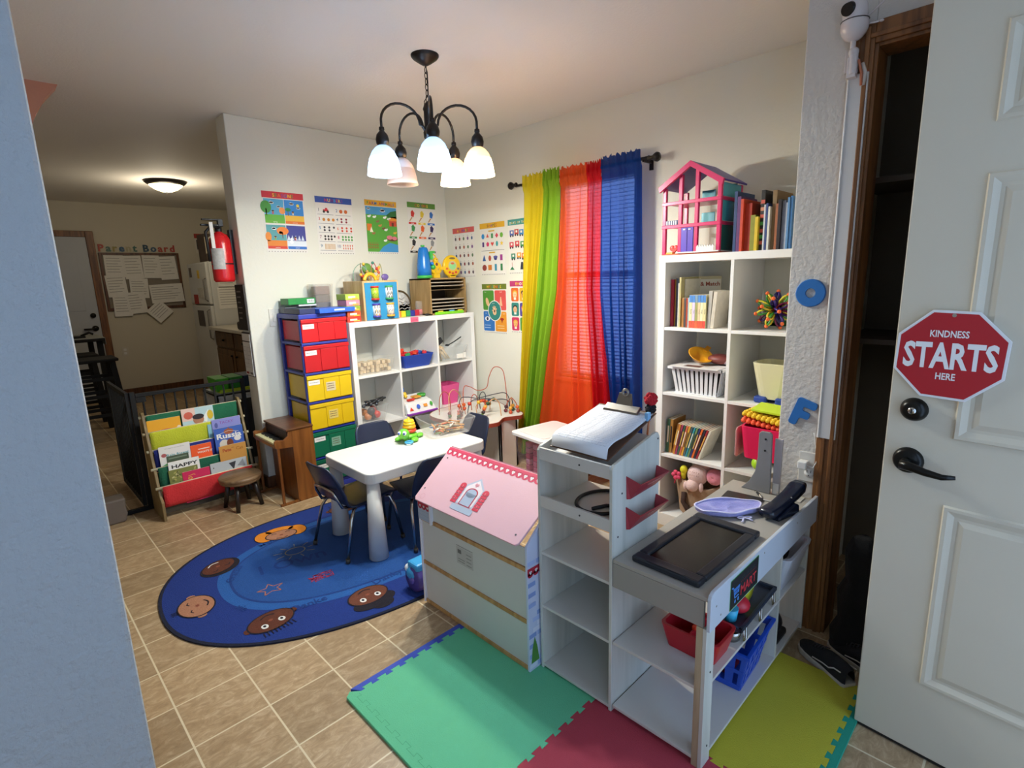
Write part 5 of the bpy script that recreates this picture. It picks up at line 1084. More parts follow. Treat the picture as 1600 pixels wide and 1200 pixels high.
mb = MB(); mb.sph((0, 0, .022), .05, TGN, sx=1.15, sz=.42); mb.sph((.06, 0, .03), .022, TGN)
for x, y in ((.045, .05), (.045, -.05), (-.05, .045), (-.05, -.045)): mb.sph((x, y, .012), .026, TGN, sx=1.2, sy=.8, sz=.45)
bod = part('body', mb, tt)
mb = MB(); mb.sph((.085, 0, .055), .034, TGN, sz=.9); hd = part('head', mb, tt)
for s_ in (-1, 1): mb = MB(); mb.sph((.108, s_*.015, .065), .012, M('#f2f2ee', .2)).sph((.117, s_*.016, .065), .007, M('#2a5fb0', .2)).sph((.121, s_*.017, .066), .004, BLACK); part('eye', mb, hd)
for i, (R_, z, c) in enumerate(((.038, .052, '#e8472c'), (.036, .074, '#f0a81f'), (.032, .092, '#f0c52a'), (.028, .107, '#f0c52a'))): mb = MB(); mb.torus((-.005, 0, z), R_-.008, .0115, M(c, .35)); part('ring', mb, tt)
mb = MB(); mb.cyl((-.005, 0, .04), (-.005, 0, .13), .006, M('#e8c23a', .4)); part('post', mb, tt); mb = MB(); mb.torus((.10, .035, .012), .02, .006, M('#4fb0e0', .3)); part('teether', mb, tt)
cr = tub('crayon_bin', 'clear plastic bin full of crayons and markers on the white table', (1.93, 2.56, TZ+.0005), .125, .095, .15, .118, .095, clearplastic('#d5d3cf', .25), rz=radians(-12))
rc = random.Random(11); CCol = ['#c8b48a', '#d8924a', '#e0a86a', '#3f5fa8', '#c8843a', '#e6e0d0', '#a8a090', '#8f7a5a', '#d0622c', '#6f8a5a', '#b8a070', '#5a7ab0', '#e8e4da', '#b06a3a']
for i in range(64):
    L_ = rc.uniform(.05, .11); c = rc.choice(CCol); mb = MB(); mb.cyl((-L_/2, 0, 0), (L_/2-.01, 0, 0), .0048, M(c, .5), seg=8).cyl((L_/2-.01, 0, 0), (L_/2, 0, 0), .0048, M(c, .5), .0015, seg=8)
    an = rc.uniform(0, pi); hx = max(0, .10-abs(cos(an))*L_/2); hy = max(0, .072-abs(sin(an))*L_/2)
    u, v = rc.uniform(-hx, hx), rc.uniform(-hy, hy); q = radians(-12)
    solo('crayon', mb, 'crayon or marker in the heap inside the clear bin on the white table', 'crayon', (1.93+u*cos(q)-v*sin(q), 2.56+u*sin(q)+v*cos(q), TZ+.009+.0085*(i//11)), group='crayons and markers in the clear bin', rot=(0, rc.uniform(-.04, .04), an+q))

# chairs
NAVY = M('#1c2740', .35, var=.03); SEATW = M('#24293a', .4, var=.35, vscale=12)
def kidchair(loc, rz, label):
    t = thing('kids_chair', label, 'chair', loc, rz, 'navy childrens chairs around the white table')
    # shell profile facing +X
    def shell(prof, hw, name, mt):
        mb = MB(); n = 12; vs = []
        for (x, z, w_, cup) in prof:
            for k in range(n+1):
                s_ = -1+2*k/n; vs.append((x-cup*(s_*s_)*(-1), s_*w_, z+0.0*s_))
        fs = [(i*(n+1)+k, i*(n+1)+k+1, (i+1)*(n+1)+k+1, (i+1)*(n+1)+k) for i in range(len(prof)-1) for k in range(n)]
        mb.add(vs, fs, mt, True); o = part(name, mb, t); sd = o.modifiers.new('s', 'SOLIDIFY'); sd.thickness = .008; sd.offset = 0
        return o
    shell([(.17, .262, .10, 0), (.165, .272, .135, 0), (.12, .278, .145, 0), (0, .268, .148, 0), (-.08, .266, .145, 0), (-.118, .272, .14, 0)], 0, 'seat', NAVY)
    shell([(-.118, .272, .14, 0), (-.140, .292, .142, .006), (-.158, .34, .142, .014), (-.184, .40, .136, .018), (-.208, .46, .124, .016), (-.218, .488, .106, .012), (-.222, .498, .08, .008)], 0, 'backrest', NAVY)
    for s_ in (-1, 1):
        mb = MB(); mb.tube([(.10, s_*.10, .258), (.12, s_*.13, .25), (.135, s_*.145, .20), (.165, s_*.158, .02)], .0085, CHROME, 10); l_ = part('leg', mb, t); mb = MB(); mb.cyl((.168, s_*.159, 0), (.165, s_*.158, .02), .0115, M('#3a352f', .6)); part('foot_cap', mb, l_)
        mb = MB(); mb.tube([(-.06, s_*.10, .255), (-.10, s_*.13, .25), (-.125, s_*.145, .21), (-.175, s_*.160, .02)], .0085, CHROME, 10); l_ = part('leg', mb, t); mb = MB(); mb.cyl((-.178, s_*.161, 0), (-.175, s_*.160, .02), .0115, M('#3a352f', .6)); part('foot_cap', mb, l_)
    mb = MB(); mb.tube([(-.10, -.10, .258), (-.145, -.10, .27), (-.172, -.098, .33), (-.180, -.085, .36), (-.182, 0, .368), (-.180, .085, .36), (-.172, .098, .33), (-.145, .10, .27), (-.10, .10, .258)], .0075, CHROME, 10); part('back_brace', mb, t)
    mb = MB(); mb.tube([(.10, -.10, .258), (-.06, -.10, .255)], .0075, CHROME, 8); part('seat_rail', mb, t); mb = MB(); mb.tube([(.10, .10, .258), (-.06, .10, .255)], .0075, CHROME, 8); part('seat_rail', mb, t)
    return t
kidchair((1.285, 2.53, .0112), radians(4), 'navy childrens chair with chrome legs at the near left end of the white table')
kidchair((1.67, 2.80, .0112), radians(-92), 'navy childrens chair behind the white table, before the drawer tower')
kidchair((2.045, 2.63, .0112), radians(178), 'navy childrens chair at the far right end of the white table, behind the clear bin')
kidchair((1.60, 2.345, .0112), radians(82), 'navy childrens chair on the near side of the white table, behind the pink-roofed playhouse')

# ================================================================== bead maze table
bt = thing('bead_maze_table', 'white kidney-shaped bead maze table with a red edge in the corner', 'table', (2.56, 2.96, 0))
poly = [(-.26, .28), (-.30, .18), (-.30, .02), (-.27, -.14), (-.20, -.26), (-.10, -.30), (-.02, -.26), (.03, -.24), (.10, -.27), (.15, -.29), (.21, -.25), (.24, -.17), (.255, -.04), (.33, .12), (.32, .28), (.22, .34), (.05, .36), (-.14, .35)]
P = []
for i in range(len(poly)):
    p0, p1, p2, p3 = [Vector(poly[(i+k) % len(poly)]) for k in (-1, 0, 1, 2)]
    for t in (0, .25, .5, .75): P.append(tuple(.5*((2*p1)+(p2-p0)*t+(2*p0-5*p1+4*p2-p3)*t*t+(3*p1-p0-3*p2+p3)*t**3)))
MW = M('#dcd8cf', .35, var=.01)
mb = MB(); mb.prism(P, .378, .400, MW); part('tabletop', mb, bt)
mb = MB(); mb.add([(x*1.004, y*1.004, z) for z in (.374, .401) for x, y in P], [(i, (i+1) % len(P), len(P)+(i+1) % len(P), len(P)+i) for i in range(len(P))], M('#8f3a26', .4)); o = part('red_edge', mb, bt); sd = o.modifiers.new('s', 'SOLIDIFY'); sd.thickness = .006
mb = MB(); mb.box(-.02, .16, -.235, -.215, 0, .378, MW).box(-.02, .0, -.235, .15, 0, .378, MW).box(.14, .16, -.235, .15, 0, .378, MW); part('pedestal', mb, bt, .002)
def wb(pts, col, beads): wirebeads(bt, pts, col, beads, .0032, .0145)
Z = .40; RW = '#b5563c'; BK = '#35353f'; OW = '#d8a06a'
wb([(.215, -.08, Z), (.22, -.06, Z+.18), (.23, -.02, Z+.30), (.18, .02, Z+.325), (.15, .05, Z+.25), (.13, .06, Z+.17), (.06, .08, Z+.155), (.0, .10, Z+.19), (-.06, .10, Z+.20), (-.09, .08, Z+.10), (-.09, .06, Z)], RW, [(.93, '#d8622c'), (.96, '#c8502c')])
wb([(.20, -.12, Z), (.20, -.11, Z+.10), (.17, -.09, Z+.14), (.08, -.05, Z+.135), (-.02, 0, Z+.12), (-.10, .02, Z+.14), (-.16, .03, Z+.13), (-.18, .03, Z)], BK, [(.92, '#c8502c'), (.95, '#c84a2c'), (.98, '#d8622c')])
wb([(.16, -.16, Z), (.16, -.15, Z+.08), (.12, -.13, Z+.105), (.06, -.11, Z+.11), (.03, -.10, Z+.12), (-.05, -.08, Z+.13), (-.14, -.06, Z+.12), (-.17, -.05, Z)], BK, [(.5, '#2f4f3a'), (.88, '#c8402c')])
wb([(-.03, .16, Z), (-.06, .15, Z+.12), (-.14, .12, Z+.19), (-.22, .08, Z+.17), (-.25, .05, Z+.06), (-.25, .04, Z)], OW, [(.9, '#3a5a2c'), (.85, '#7a2f2f')])
wb([(-.12, .20, Z), (-.13, .20, Z+.13), (-.18, .2, Z+.17), (-.22, .2, Z+.12), (-.23, .2, Z)], RW, [])
wb([(.05, -.18, Z), (.04, -.17, Z+.10), (-.0, -.15, Z+.13), (-.06, -.13, Z+.08), (-.10, -.14, Z+.03), (-.15, -.15, Z+.025), (-.19, -.12, Z+.06), (-.21, -.1, Z)], OW, [(.38, '#2f4f2f'), (.43, '#e0a03a'), (.48, '#d8622c'), (.53, '#3a2a2a'), (.6, '#5a7a2c'), (.66, '#d8a03a'), (.72, '#7a3a2c')])
wb([(-.03, .0, Z), (-.05, -.02, Z+.07), (-.02, -.05, Z+.11), (.03, -.07, Z+.08), (.06, -.04, Z+.075), (.10, 0, Z+.09), (.13, .03, Z)], OW, [(.25, '#e0b23a'), (.32, '#d8622c'), (.38, '#c8402c'), (.44, '#d8622c'), (.5, '#7a2f2f'), (.56, '#e0b23a'), (.62, '#2f4f3a'), (.7, '#26364a'), (.76, '#26364a')])
wb([(-.2, -.02, Z), (-.21, -.04, Z+.09), (-.23, -.05, Z+.11), (-.25, -.06, Z+.05), (-.255, -.06, Z)], RW, [(.1, '#6a2a2a'), (.18, '#7a3a2a'), (.9, '#5a2f2f'), (.82, '#3a4a2c')])
wb([(.08, .12, Z), (.08, .12, Z+.09), (.05, .12, Z+.12), (.02, .12, Z+.09), (.02, .12, Z)], RW, [])
wb([(.15, .1, Z), (.15, .1, Z+.10), (.12, .1, Z+.13), (.09, .1, Z+.1), (.09, .1, Z)], BK, [(.1, '#c8502c')])
cc_ = (.17, -.17)
for k in range(4):
    an = k*pi/2+.6; wb([(cc_[0]+.05*cos(an), cc_[1]+.05*sin(an), Z), (cc_[0]+.035*cos(an), cc_[1]+.035*sin(an), Z+.07), (cc_[0], cc_[1], Z+.115)], [BK, RW, OW, RW][k], [(.15, ['#2f4a36', '#6a2a2f', '#c8502c', '#a8402c'][k]), (.33, ['#e0a03a', '#4a1f2a', '#e0a03a', '#d8622c'][k])])

# lidded tub of pink blocks
tb2 = tub('storage_tub', 'clear storage tub of pink blocks with a white lid beside the window curtains', (2.50, 2.215, 0), .14, .13, .18, .155, .395, clearplastic('#f0dcdf', .08), rz=radians(-8))
mb = MB(); mb.prism(rrect(.195, .17, .04), .396, .416, M('#e9e2dd', .4)); mb.prism(rrect(.155, .13, .03), .416, .422, M('#e3dad6', .4)); part('lid', mb, tb2, .005, label='white lid')
rb = random.Random(2)
for lay in range(9):
    for i in range(12):
        mb = MB(); mb.box(-.028, .028, -.019, .019, 0, .034, M(rb.choice(['#d8607a', '#e07a90', '#c84f6a', '#e89aa8']), .4)); q = radians(-8); u, v = -.10+(i % 4)*.064, -.08+(i//4)*.075
        solo('pink_block', mb, 'pink plastic block packed in the lidded tub', 'block', (2.50+u*cos(q)-v*sin(q), 2.215+u*sin(q)+v*cos(q), .006+lay*.0385), q+rb.uniform(-.1, .1), 'pink blocks in the lidded tub', bevel=.003)

# ================================================================== curtains
XR = 2.845
rod = thing('curtain_rod', 'dark curtain rod with round finials above the window', 'curtain rod', (0, 0, 0))
mb = MB(); mb.cyl((XR, 1.735, 2.043), (XR, 2.785, 2.03), .009, BRONZE); part('rod', mb, rod)
for y, s_ in ((1.735, -1), (2.785, 1)): mb = MB(); mb.lathe([(.009, 0), (.017, s_*.006), (.012, s_*.018), (.012, s_*.03), (.024, s_*.05), (.027, s_*.06), (.022, s_*.072), (0, s_*.075)], BRONZE, (XR, y, 2.038), 20, axis='y'); part('finial', mb, rod)
for y in (1.765, 2.755): mb = MB(); mb.box(XR, WX-.004, y-.006, y+.006, 2.025, 2.04, BRONZE).box(WX-.008, WX, y-.012, y+.012, 1.99, 2.06, BRONZE); part('bracket', mb, rod)
def curtain(nm, c, rows, ph, xoff=0, folds=4.5, op=.75):
    """rows: (z, y_left, y_right) going down"""
    mb = MB(); n = 72; vs = []; R_ = []
    zs = []
    for (a, b) in zip(rows, rows[1:]):
        for t in range(7): 
            u = t/7; R_.append(tuple(a[k]+(b[k]-a[k])*u for k in range(3)))
    R_.append(rows[-1])
    R_ = [(rows[0][0]+.03, rows[0][1], rows[0][2]), (rows[0][0]+.012, rows[0][1], rows[0][2])]+R_
    for (z, ya, yb) in R_:
        dn = (rows[0][0]-z)/2
        for k in range(n+1):
            s_ = k/n; am = (.006+.020*min(1, max(0, dn*1.6)))
            w2_ = s_+.055*sin(s_*9+ph*3)+.03*sin(s_*17+ph)+.03*dn*sin(s_*5+ph)
            ff = sin(w2_*folds*2*pi+ph)+.3*sin(w2_*folds*3.1*pi+ph*2)*(1-.5*min(1, dn))
            if z > rows[0][0]-.03: ff = sin(s_*folds*5.1*pi+ph)*1.1
            zz = z+(.007*sin(s_*40+ph)+.005*sin(s_*93) if z > rows[0][0] else 0)
            vs.append((XR+xoff-.012-(.014 if z > rows[0][0]-.06 else 0)+am*ff, ya+(yb-ya)*s_+.004*cos(s_*folds*2*pi+ph), zz))
    fs = [(i*(n+1)+k, i*(n+1)+k+1, (i+1)*(n+1)+k+1, (i+1)*(n+1)+k) for i in range(len(R_)-1) for k in range(n)]
    mb.add(vs, fs, sheer(c, op), True)
    return solo('sheer_curtain', mb, nm+' sheer curtain panel hanging on the window rod', 'curtain', group=None)
curtain('yellow', '#e6d02e', [(2.05, 2.705, 2.50), (1.85, 2.71, 2.52), (1.3, 2.735, 2.60), (.85, 2.76, 2.66), (.4, 2.80, 2.72), (.06, 2.83, 2.74)], .3, op=.85)
curtain('lime green', '#93bf34', [(2.055, 2.51, 2.365), (1.85, 2.53, 2.37), (1.3, 2.61, 2.41), (.85, 2.68, 2.50), (.4, 2.74, 2.58), (.06, 2.79, 2.66)], 1.2, -.012, op=.85)
curtain('orange', '#f2602a', [(2.05, 2.375, 2.14), (1.85, 2.38, 2.145), (1.3, 2.425, 2.16), (.85, 2.515, 2.12), (.4, 2.60, 2.08), (.08, 2.63, 2.06)], 2.0, .0, op=.64)
curtain('red', '#cf1a24', [(2.045, 2.15, 2.04), (1.85, 2.155, 2.045), (1.3, 2.17, 2.045), (.85, 2.14, 1.99), (.4, 2.12, 1.96), (.08, 2.11, 1.95)], .9, -.006, 3.2, op=.82)
curtain('blue', '#173f8c', [(2.062, 2.048, 1.768), (1.85, 2.05, 1.765), (1.3, 2.05, 1.755), (.85, 2.02, 1.75), (.4, 2.00, 1.74), (.08, 1.99, 1.74)], 2.7, .002, 5.2, op=.74)

# ================================================================== tall shelf on the window wall
TX0, ty0, ty1, TT = 2.55, .708, 1.475, 1.484; t_ = .036; cw = (ty1-ty0-2*t_-IT)/2
tz = [TT-t_-(i+1)*.332-i*IT for i in range(4)]
tsh = thing('tall_cube_shelf', 'tall white cube shelf with two columns of cells against the window wall', 'shelf', (0, 0, 0))
mb = MB(); mb.box(TX0, WX-.015, ty0, ty1, TT-t_, TT, SHELF); part('top_board', mb, tsh, .001)
mb = MB(); mb.box(TX0, WX-.015, ty0, ty1, 0, tz[3], SHELF); part('bottom_board', mb, tsh, .001)
for y in (ty0, ty1-t_): mb = MB(); mb.box(TX0, WX-.015, y, y+t_, tz[3], TT-t_, SHELF); part('side_board', mb, tsh, .001)
mb = MB(); ym = ty0+t_+cw; mb.box(TX0+.001, WX-.016, ym, ym+IT, tz[3], TT-t_, SHELF); part('divider', mb, tsh, .001)
for i in range(3): mb = MB(); mb.box(TX0+.002, WX-.016, ty0+t_, ty1-t_, tz[i]-IT, tz[i], SHELF); part('shelf_board', mb, tsh, .001)
# left cells: y from ym+IT to ty1-t_ ; right cells: y from ty0+t_ to ym  (left in the photo = larger y)
YL1, YL0, YR1, YR0 = ty1-t_, ym+IT, ym, ty0+t_
# dollhouse
DP = M('#d8356a', .3, var=.02); DPU = M('#4a2f8f', .4); CYN = M('#4fb3bf', .25, var=.1)
dh = thing('dollhouse', 'pink plastic dollhouse frame with a purple roof on top of the tall shelf', 'dollhouse', (TX0+.02, 0, TT+.001))
yA, yB, D_ = 1.475, 1.168, .225; ymd = (yA+yB)/2; EV, AP = .335, .432
cols_ = [(yA, 0), (1.388, 1), (1.302, 1), (yB+.020, 0)]
def roofz(y): return AP-(AP-EV)*abs(y-ymd)/((yA-yB)/2)
for x in (0, D_):
    for y, inner in cols_:
        if x and inner: continue
        mb = MB(); mb.box(x, x+.018, y-.020, y, 0, roofz(y-.01)-.012, DP); part('column', mb, dh, .003)
for z in (.145, .258):
    mb = MB(); mb.box(0, D_+.018, yB, yA, z-.006, z, DP).box(-.003, .014, yB, yA+.002, z-.014, z+.003, DP).box(-.001, D_+.018, yB-.003, yB+.010, z-.014, z+.003, DP); part('floor_plate', mb, dh, .002)
mb = MB(); mb.box(0, D_+.014, yB, yA, 0, .006, M('#d8622c', .4)).box(-.012, D_, yB, 1.385, .006, .012, WHITE); part('base_plate', mb, dh, .001)
for s_ in (1, -1):
    ye = yA if s_ > 0 else yB
    mb = MB(); mb.hexa([(-.012, ymd, AP), (-.012, ye+s_*.012, EV-.008), (D_+.03, ye+s_*.012, EV-.008), (D_+.03, ymd, AP)], [(-.012, ymd, AP+.008), (-.012, ye+s_*.014, EV), (D_+.03, ye+s_*.014, EV), (D_+.03, ymd, AP+.008)], DPU); part('roof_slope', mb, dh, .001, label='purple roof slope')
    mb = MB(); mb.hexa([(-.02, ymd, AP-.018), (-.02, ye+s_*.010, EV-.026), (-.004, ye+s_*.010, EV-.026), (-.004, ymd, AP-.018)], [(-.02, ymd, AP+.009), (-.02, ye+s_*.016, EV+.001), (-.004, ye+s_*.016, EV+.001), (-.004, ymd, AP+.009)], DP); part('gable_edge', mb, dh, .001)
for z0, z1, m_ in ((.012, .131, M('#1f6a62', .3)), (.150, .244, CYN), (.264, .325, CYN)):
    mb = MB(); mb.box(.020, D_-.002, yB+.002, yB+.005, z0, z1, m_); part('side_window', mb, dh, label='teal side panel')
GB = M('#59655f', .6)
for y0_, y1_, z0, z1, m_ in ((1.300, 1.372, .152, .215, CYN), (1.300, 1.372, .264, .325, CYN), (1.19, 1.285, .012, .131, GB), (1.19, 1.285, .152, .244, GB), (1.19, 1.285, .264, .34, GB)):
    mb = MB(); mb.box(D_-.006, D_, y0_, y1_, z0, z1, m_); part('back_panel', mb, dh, .001)
mb = MB(); mb.box(-.004, .004, 1.303, 1.367, .012, .130, M('#5a3fb0', .35)).box(-.006, -.004, 1.3335, 1.3365, .014, .128, DPU).box(-.007, -.004, 1.315, 1.328, .118, .124, WHITE).box(-.007, -.004, 1.343, 1.356, .118, .124, WHITE); dd = part('front_door', mb, dh, .001, label='purple double door')
mb = MB()
for k in range(7): mb.prism([(1.192+k*.0128, .012), (1.2045+k*.0128, .012), (1.2045+k*.0128, .032), (1.198+k*.0128, .042), (1.192+k*.0128, .032)], -.010, -.004, WHITE, 'yz')
part('picket_fence', mb, dh)
mb = MB(); mb.box(-.002, .004, 1.39, 1.455, .147, .170, M('#2a2f6a', .4))
for k in range(5): mb.box(-.004, -.002, 1.395+k*.012, 1.401+k*.012, .149, .168, WHITE)
part('balcony_rail', mb, dh)
mb = MB(); mb.sph((.02, 1.425, .034), .015, M('#d83a2c', .4), sx=.4).sph((.02, 1.405, .034), .015, M('#d83a2c', .4), sx=.4).prism([(1.392, .032), (1.438, .032), (1.415, .010)], .014, .026, M('#d83a2c', .4), 'yz').box(.0, .03, 1.415, 1.45, .006, .014, M('#e8a02c', .4)); part('heart_seat', mb, dh)

# books ------------------------------------------------------------
def book(x, y, z, th, h, d, c, label, group, lean=0, rotz=0, band=None, spine=None):
    """spine faces -X; th along Y; y = left (high-y) edge; lean>0 tips the top towards +Y"""
    a = Art(); cm = M(c, .45, var=.10, vscale=35)
    a.box(0, d, -th, 0, 0, h, cm); a.box(.004, d+.0004, -th+.0015, -.0015, .002, h+.0004, PAGES)
    a.plane((-.0003, 0, 0), (0, -1, 0), (0, 0, 1))
    if band:
        for (z0, z1, bc_) in band: a.rect(0, z0*h, th, z1*h, bc_, 1)
    if spine: a.text(spine, th/2+.0, h*.5, min(th*.6, .014), '#efe6d2' if not band else '#5a5550', 2, rot=-pi/2)
    return solo('book', a, label, 'book', (x, y, z), group=group, rot=(lean, 0, rotz), bevel=.0008)
ords = ['first', 'second', 'third', 'fourth', 'fifth', 'sixth', 'seventh', 'eighth', 'ninth', 'tenth', 'eleventh', 'twelfth', 'thirteenth', 'fourteenth', 'fifteenth', 'sixteenth', 'seventeenth', 'eighteenth', 'nineteenth', 'twentieth']
def row(items, y, x, z, where, group):
    """items: (thickness, height, depth, colour, colour name, lean, extra dx, band, spine) from left to right"""
    for i, it in enumerate(items):
        th, h, d, c, cn, ln = it[:6]; ex = it[6] if len(it) > 6 else 0; bd_ = it[7] if len(it) > 7 else None; spn = it[8] if len(it) > 8 else None
        s = sin(abs(ln)); step = th/cos(ln)
        book(x+ex, y-(s*h if ln < 0 else 0)*0, z+(sin(ln)*th if ln > 0 else 0), th, h, d, c, '%s book, %s from the left %s' % (cn, ords[i], where), group, ln, 0, bd_, spn)
        y -= step+.001
    return y
TR = TT+.001; xx = TX0+.05
row([(.014, .275, .2, '#25406f', 'tall dark blue', .0), (.016, .25, .19, '#5b2f6a', 'purple', .0), (.006, .225, .18, '#d8a08f', 'thin pale pink', 0), (.013, .235, .2, '#c8401f', 'orange-red', 0, -.02),
     (.03, .215, .19, '#b8381f', 'thick red', 0, .0), (.022, .16, .15, '#8a8a2f', 'low olive green', 0, -.012), (.014, .15, .14, '#d8b82c', 'short yellow', 0, -.02),
     (.018, .265, .2, '#26221f', 'tall black spotted', 0, .0, [(.1, .16, '#c85a4a'), (.2, .26, '#4a9a4a'), (.3, .36, '#c85a4a'), (.42, .48, '#4a9a4a'), (.54, .6, '#c85a4a'), (.66, .72, '#c88a6a'), (.78, .84, '#c85a4a')]),
     (.007, .20, .18, '#cfd0d4', 'thin white', 0, -.01), (.009, .205, .18, '#3a4a7f', 'slim blue', 0, -.01), (.009, .19, .18, '#d8d6cc', 'slim ivory', 0, -.01), (.018, .26, .2, '#8a6f4a', 'tan', 0, .01), (.012, .2, .19, '#a8623a', 'brown', 0), (.014, .215, .19, '#2a2024', 'dark plum', 0, -.01),
     (.014, .21, .2, '#7a7f8f', 'grey', 0), (.008, .2, .19, '#b8bcc4', 'pale grey', 0), (.009, .22, .2, '#5f8fc0', 'light blue', 0, -.01), (.01, .225, .2, '#4f83bc', 'sky blue', 0, -.005), (.012, .27, .2, '#c8a05a', 'tall yellow-tan', 0, .02)],
    1.118, xx, TR, 'in the row beside the dollhouse', 'books on top of the tall shelf')
PRIM = [(0, .22, '#e0553a'), (.22, .78, '#e9dfa8'), (.78, 1, '#4f86c8')]
row([(.016, .245, .2, '#a8243f', 'tall crimson', 0), (.011, .245, .2, '#c89a3a', 'tall gold', 0, .01), (.016, .25, .2, '#1c2233', 'tall black-blue', 0, -.0), (.008, .225, .2, '#cfcac2', 'thin white', 0, -.01), (.010, .255, .21, '#b8ac78', 'tall beige', 0, -.015), (.008, .245, .21, '#d8d2bf', 'cream', 0, .02),
     (.012, .15, .14, '#a8723a', 'low brown', 0, -.02), (.010, .15, .14, '#4f4a4c', 'low grey', 0, -.02), (.008, .15, .14, '#b0452c', 'low red', 0, -.02), (.012, .152, .14, '#9fb0b8', 'low pale blue', 0, -.02),
     (.015, .165, .15, '#e9dfa8', 'blue-topped cream', 0, -.03, PRIM, 'Stories'), (.015, .165, .15, '#dcd2e0', 'blue-topped lilac', 0, -.03, [(0, .22, '#e0553a'), (.22, .78, '#d8c8dc'), (.78, 1, '#4f86c8')], 'Tales'), (.013, .165, .15, '#a8a85a', 'blue-topped olive', 0, -.03, [(0, .22, '#d8653a'), (.22, .78, '#a0a060'), (.78, 1, '#7f9ab0')], 'Poems'), (.013, .165, .15, '#e9c9a0', 'blue-topped peach', 0, -.03, [(0, .22, '#e0553a'), (.22, .78, '#e8caa0'), (.78, 1, '#4f86c8')], 'Animals'), (.014, .165, .15, '#e9e3b8', 'blue-topped pale yellow', 0, -.03, [(0, .22, '#e0553a'), (.22, .78, '#e9e3b8'), (.78, 1, '#4f86c8')], 'Songs'), (.013, .165, .15, '#e9dfa8', 'blue-topped cream', 0, -.03, [(0, .22, '#e0453a'), (.22, .78, '#e6d9a0'), (.78, 1, '#4f86c8')], 'Rhymes'),
     (.018, .185, .15, '#b8b2a8', 'leaning grey', .05, -.02), (.018, .182, .15, '#cfc4b2', 'leaning cream', .08, -.02)],
    YL1-.004, TX0+.055, tz[0]+.0005, 'in the tall shelf top left cell', 'books in the top left cell of the tall shelf')
a = Art(); a.box(0, .17, -.006, 0, 0, .255, M('#b9ad86', .6)); a.plane((.002, -.0062, .0), (1, 0, 0), (0, 0, 1)); a.rect(0, 0, .166, .24, '#d2ccba').text('Mix & Match', .085, .205, .030, '#8f3f24', 2, bold=.03, wd=.15).ell(.05, .11, .02, .03, '#b8862f', 2).ell(.11, .12, .022, .03, '#a8472c', 2).ell(.08, .07, .03, .03, '#8aa07a', 2)
solo('picture_book', a, 'large cream picture book titled Mix and Match standing face out in the top left cell', 'book', (TX0+.19, 1.408, tz[0]+.001), rot=(radians(-5), 0, radians(-58)))
LC = ['#3f6a4f', '#a87a3a', '#8a5a2c', '#c8822f', '#9a3a5a', '#3f5a4a', '#c86a4a', '#d8a03a', '#4a5a5f', '#2f8a9a', '#6a8a5a', '#2f3a6a', '#e06a2c', '#2f2f3a', '#9a2c34', '#d8d0bc']
LNm = ['green', 'tan', 'brown', 'amber', 'plum', 'dark green', 'coral', 'golden', 'slate', 'teal', 'sage', 'navy', 'orange', 'black', 'dark red', 'cream']
its = []
for i, c in enumerate(LC):
    ln = -.04 if i < 2 else -.16-.012*i
    its.append((.0105 if i > 1 else .017, .175 if i > 1 else .19, .14, c, LNm[i], ln, -.01*(i > 2)-.01))
# books leaning to the right in the photo: their tops tip towards +Y is left, so tip to -Y
def leanright(items, y, x, z, where, group):
    for i, (th, h, d, c, cn, ln, ex) in enumerate(items):
        a_ = abs(ln); a = Art(); cm = M(c, .45, var=.12, vscale=35)
        a.box(0, d, -th, 0, 0, h, cm).box(.004, d+.0004, -th+.0015, -.0015, .002, h+.0004, PAGES)
        a.plane((-.0003, 0, 0), (0, -1, 0), (0, 0, 1)); a.rect(th*.25, h*.3, th*.75, h*.8, '#e6dcc4' if i % 3 == 0 else '#2f2a2a' if i % 3 == 1 else '#d8b04a', 1)
        solo('book', a, '%s book, %s from the left %s' % (cn, ords[i], where), 'book', (x+ex, y, z+th*sin(a_)), group=group, rot=(a_, 0, 0), bevel=.0008)
        y -= th/cos(a_)+.0012
leanright(its, YL1-.006, TX0+.05, tz[2]+.0008, 'in the third left cell of the tall shelf', 'books leaning in the third left cell of the tall shelf')
# contents of the right cells and the lower left cells
bl_ = thing('expanding_ball', 'multicoloured spiky expanding ball toy in the top right cell of the tall shelf', 'toy', (TX0+.11, .925, tz[0]+.096)); bl_.scale = (1.25, 1.25, 1.25)
hub = MB(); hub.sph((0, 0, 0), .016, M('#d8402c', .4)); part('hub', hub, bl_)
rs_ = random.Random(4); sc_ = [('#2a1f5a', '#3f2a7a'), ('#3f8a2f', '#e8c23a'), ('#e8d23a', '#3a8a3a'), ('#7a1f4a', '#3a1f5a')]
gr_ = pi*(3-sqrt(5))
for i in range(24):
    z = 1-2*(i+.5)/24; r_ = sqrt(1-z*z); d = Vector((r_*cos(i*gr_), r_*sin(i*gr_), z)); a_ = d.orthogonal().normalized(); b_ = d.cross(a_)
    mb = MB(); ca, cb2 = sc_[i % 4]
    for k in range(4):
        o_ = (a_*cos(k*pi/2)+b_*sin(k*pi/2)); mb.tube([d*.014, d*.035+o_*.011, d*.055+o_*.010, d*.068+o_*.002], .0038, M(ca if k % 2 else cb2, .35), 6)
    sp = part('strut_cluster', mb, bl_); mb = MB(); mb.sph(d*.070, .0075, M('#ec6a2c', .4), seg=8, rings=6); part('tip', mb, sp)
mb = Art(); mb.plane((TX0+.30, 1.04, tz[0]+.001), (0, -1, 0), (0, 0, 1)); vs, fs, tw = text_geo('2', .05)
